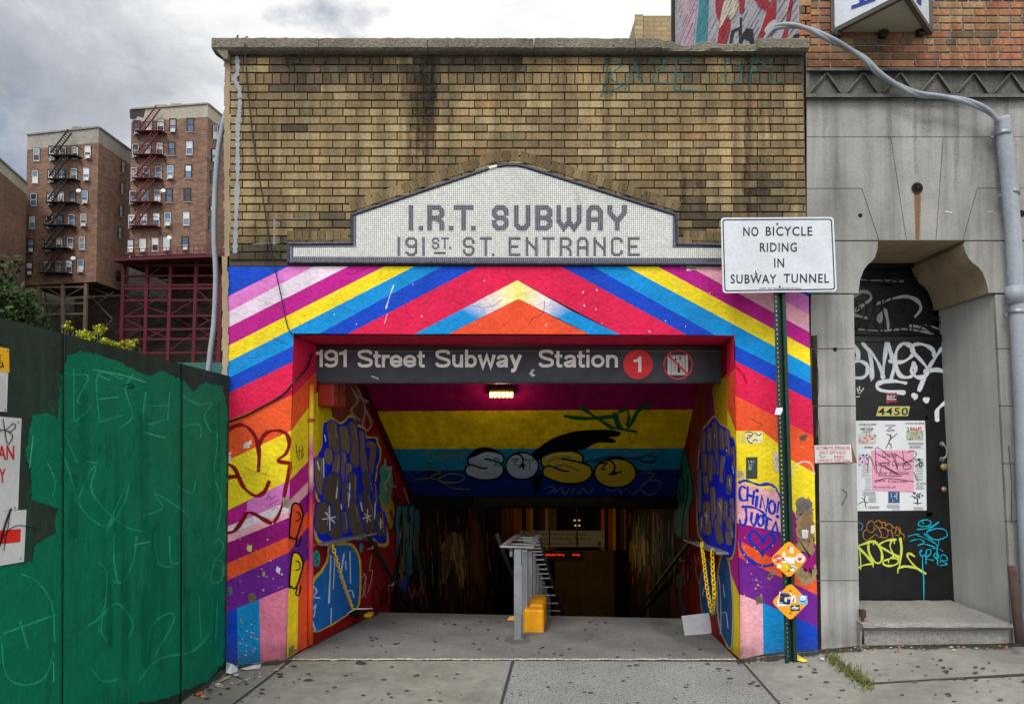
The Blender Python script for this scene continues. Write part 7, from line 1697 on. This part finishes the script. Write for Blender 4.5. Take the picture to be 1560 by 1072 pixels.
# weeds, litter
wd=MB()
for _ in range(420):
    t=R.random(); x=1264+62*t+R.gauss(0,4); y=1003+45*t+R.gauss(0,2.5+3*abs(math.sin(t*9))); q=G(x,y); h=R.uniform(.01,.05)*(1.7 if R.random()<.08 else 1); d=V((R.uniform(-.03,.03),R.uniform(-.02,.02),h)); s_=V((R.uniform(.003,.006),0,R.uniform(-.002,.002)))
    wd.poly([q-s_,q+s_,q+d*.6+s_*.8,q+d],mul(R.choice([S(84,106,44),S(104,120,54),S(70,90,40),S(126,120,70),S(120,100,66)]),R.uniform(.6,1.1)))
wd.build('weeds',M_leaf,kind='stuff')
def scrap(pts,col,label,cat='litter',lift=.012,h=None):
    m=MB(); P_=[G(x,y,.006+R.uniform(0,lift)) for x,y in pts]; c=sum(P_,V((0,0,0)))/len(P_)+V((0,0,lift)); m.add(P_+[c],[(i,(i+1)%len(P_),len(P_)) for i in range(len(P_))],col); m.build('litter_scrap',M_print,label=label,cat=cat,group='litter scraps on the pavement')
scrap([(345,1008),(352,1014),(362,1016),(362,1022),(352,1026),(344,1024)],S(214,214,222),'crumpled white paper at the foot of the left pier',lift=.04)
scrap([(366,1018),(385,1014),(398,1011),(396,1017),(375,1020)],S(206,206,212),'long white paper strip along the left pier',lift=.015)
scrap([(355,1026),(363,1025),(363,1029),(356,1029)],S(206,204,204),'small white scrap just in front of the crumpled paper',lift=.01)
scrap([(330,1038),(345,1030),(353,1027),(350,1031),(336,1038)],S(190,160,100),'tan wrapper strip near the fence foot',lift=.01)
scrap([(327,1041),(336,1039),(337,1042),(328,1044)],S(190,196,206),'pale scrap beside the tan wrapper by the fence',lift=.01)
scrap([(298,1056),(308,1053),(309,1057),(300,1059)],S(214,96,40),'orange scrap at the fence foot',lift=.015)
scrap([(1215,996),(1222,1001),(1231,1006),(1224,1008),(1215,1005),(1213,1000)],S(232,206,60),'yellow paint flake lying beside the sign post',lift=.01)
scrap([(1250,1000),(1256,1002),(1254,1005),(1249,1003)],S(206,200,200),'tiny white scrap between the mural and the weeds',lift=.006)
m=MB()
for _ in range(90):
    x=R.choice([R.uniform(300,445),R.uniform(1245,1545)]); y=(1058-(x-300)*.35 if x<440 else 984)+R.uniform(-2,6); q=G(x,y,.004); s_=R.uniform(.003,.010); m.obox(q,V((s_,0,0)),V((0,s_*.8,0)),V((0,0,s_*.3)),R.choice([S(150,120,80),S(206,200,190),S(90,80,66),S(190,140,60)]))
m.build('debris',M_print,kind='stuff')
m=MB(); m.tube([P(1314,932,-.0),P(1314.5,980,-.02)],.011,6,S(140,84,40)); m.obox(P(1314,934,0),V((.018,0,0)),V((0,.02,0)),V((0,0,.03)),S(176,106,40)); m.build('rusty_stub_pipe',M_rust,label='short rusty orange pipe stub at the left end of the doorstep',cat='pipe')
# ================================================================== SKY AND SUN
w=bpy.data.worlds.new('World'); scene.world=w; w.use_nodes=True; nt=w.node_tree; N=nt.nodes; L=nt.links; N.clear()
out=N.new('ShaderNodeOutputWorld'); tc=N.new('ShaderNodeTexCoord')
SE,SRt=math.radians(52),math.radians(205)
sky=N.new('ShaderNodeTexSky'); sky.sky_type='NISHITA'; sky.sun_disc=False; sky.sun_elevation=SE; sky.sun_rotation=SRt
b1=N.new('ShaderNodeBackground'); b1.inputs[1].default_value=.12; L.new(sky.outputs[0],b1.inputs[0])
def mr(v,a,b,c,d):
    n=N.new('ShaderNodeMapRange'); n.inputs[1].default_value=a;n.inputs[2].default_value=b;n.inputs[3].default_value=c;n.inputs[4].default_value=d; L.new(v,n.inputs[0]); return n.outputs[0]
def mt(op,a,b):
    n=N.new('ShaderNodeMath'); n.operation=op
    for i,q in enumerate((a,b)):
        if hasattr(q,'links'): L.new(q,n.inputs[i])
        else: n.inputs[i].default_value=q
    return n.outputs[0]
def cloud(scale,loc,detail,rough_,dist,sc=(1,1,1.6)):
    mp=N.new('ShaderNodeMapping'); mp.inputs['Scale'].default_value=sc; mp.inputs['Location'].default_value=loc; L.new(tc.outputs['Generated'],mp.inputs[0])
    n=N.new('ShaderNodeTexNoise'); n.inputs['Scale'].default_value=scale; n.inputs['Detail'].default_value=detail; n.inputs['Roughness'].default_value=rough_; n.inputs['Distortion'].default_value=dist; L.new(mp.outputs[0],n.inputs[0]); return n.outputs[0]
big=cloud(2.1,(5.14,3.86,5.20),3,.5,.3); fine=cloud(5.5,(2.2,15.4,1.4),9,.62,.5)
cl=mt('ADD',mt('MULTIPLY',big,.62),mt('MULTIPLY',fine,.38))
sx=N.new('ShaderNodeSeparateXYZ'); L.new(tc.outputs['Generated'],sx.inputs[0])
rp=N.new('ShaderNodeValToRGB'); e=rp.color_ramp.elements; e[0].position=.36;e[0].color=(.34,.37,.415,1);e[1].position=.64;e[1].color=(.97,.97,.96,1)
for p_,c_ in ((.44,(.48,.51,.56,1)),(.51,(.66,.69,.72,1)),(.57,(.86,.87,.88,1))): x=rp.color_ramp.elements.new(p_); x.color=c_
bias=mr(sx.outputs[0],-.60,.02,-.03,.21)
L.new(mt('ADD',cl,bias),rp.inputs[0])
b2=N.new('ShaderNodeBackground'); L.new(rp.outputs[0],b2.inputs[0])
# clouds are brighter towards the hidden sun behind the viewer
vd=N.new('ShaderNodeVectorMath'); vd.operation='DOT_PRODUCT'; L.new(tc.outputs['Generated'],vd.inputs[0]); vd.inputs[1].default_value=(-.26,-.56,.79)
L.new(mr(vd.outputs['Value'],.0,1.0,1.04,2.1),b2.inputs[1])
n2=cloud(4.2,(7.3,1.7,.2),6,.55,0)
mx=N.new('ShaderNodeMixShader'); L.new(mr(n2,.58,.68,1.0,.3),mx.inputs[0]); L.new(b1.outputs[0],mx.inputs[1]); L.new(b2.outputs[0],mx.inputs[2]); L.new(mx.outputs[0],out.inputs[0])
sl=bpy.data.lights.new('sun','SUN'); sl.energy=1.9; sl.angle=math.radians(18); sl.color=(1,.96,.9); so_=bpy.data.objects.new('sun',sl); COL.objects.link(so_)
dirv=V((math.sin(SRt)*math.cos(SE),math.cos(SRt)*math.cos(SE),math.sin(SE)))
so_.rotation_euler=dirv.to_track_quat('Z','Y').to_euler()
scene.view_settings.view_transform='Standard'; scene.view_settings.look='None'; scene.view_settings.exposure=0; scene.view_settings.gamma=1
scene.cycles.transparent_max_bounces=160
scene.cycles.max_bounces=6; scene.cycles.use_denoising=True
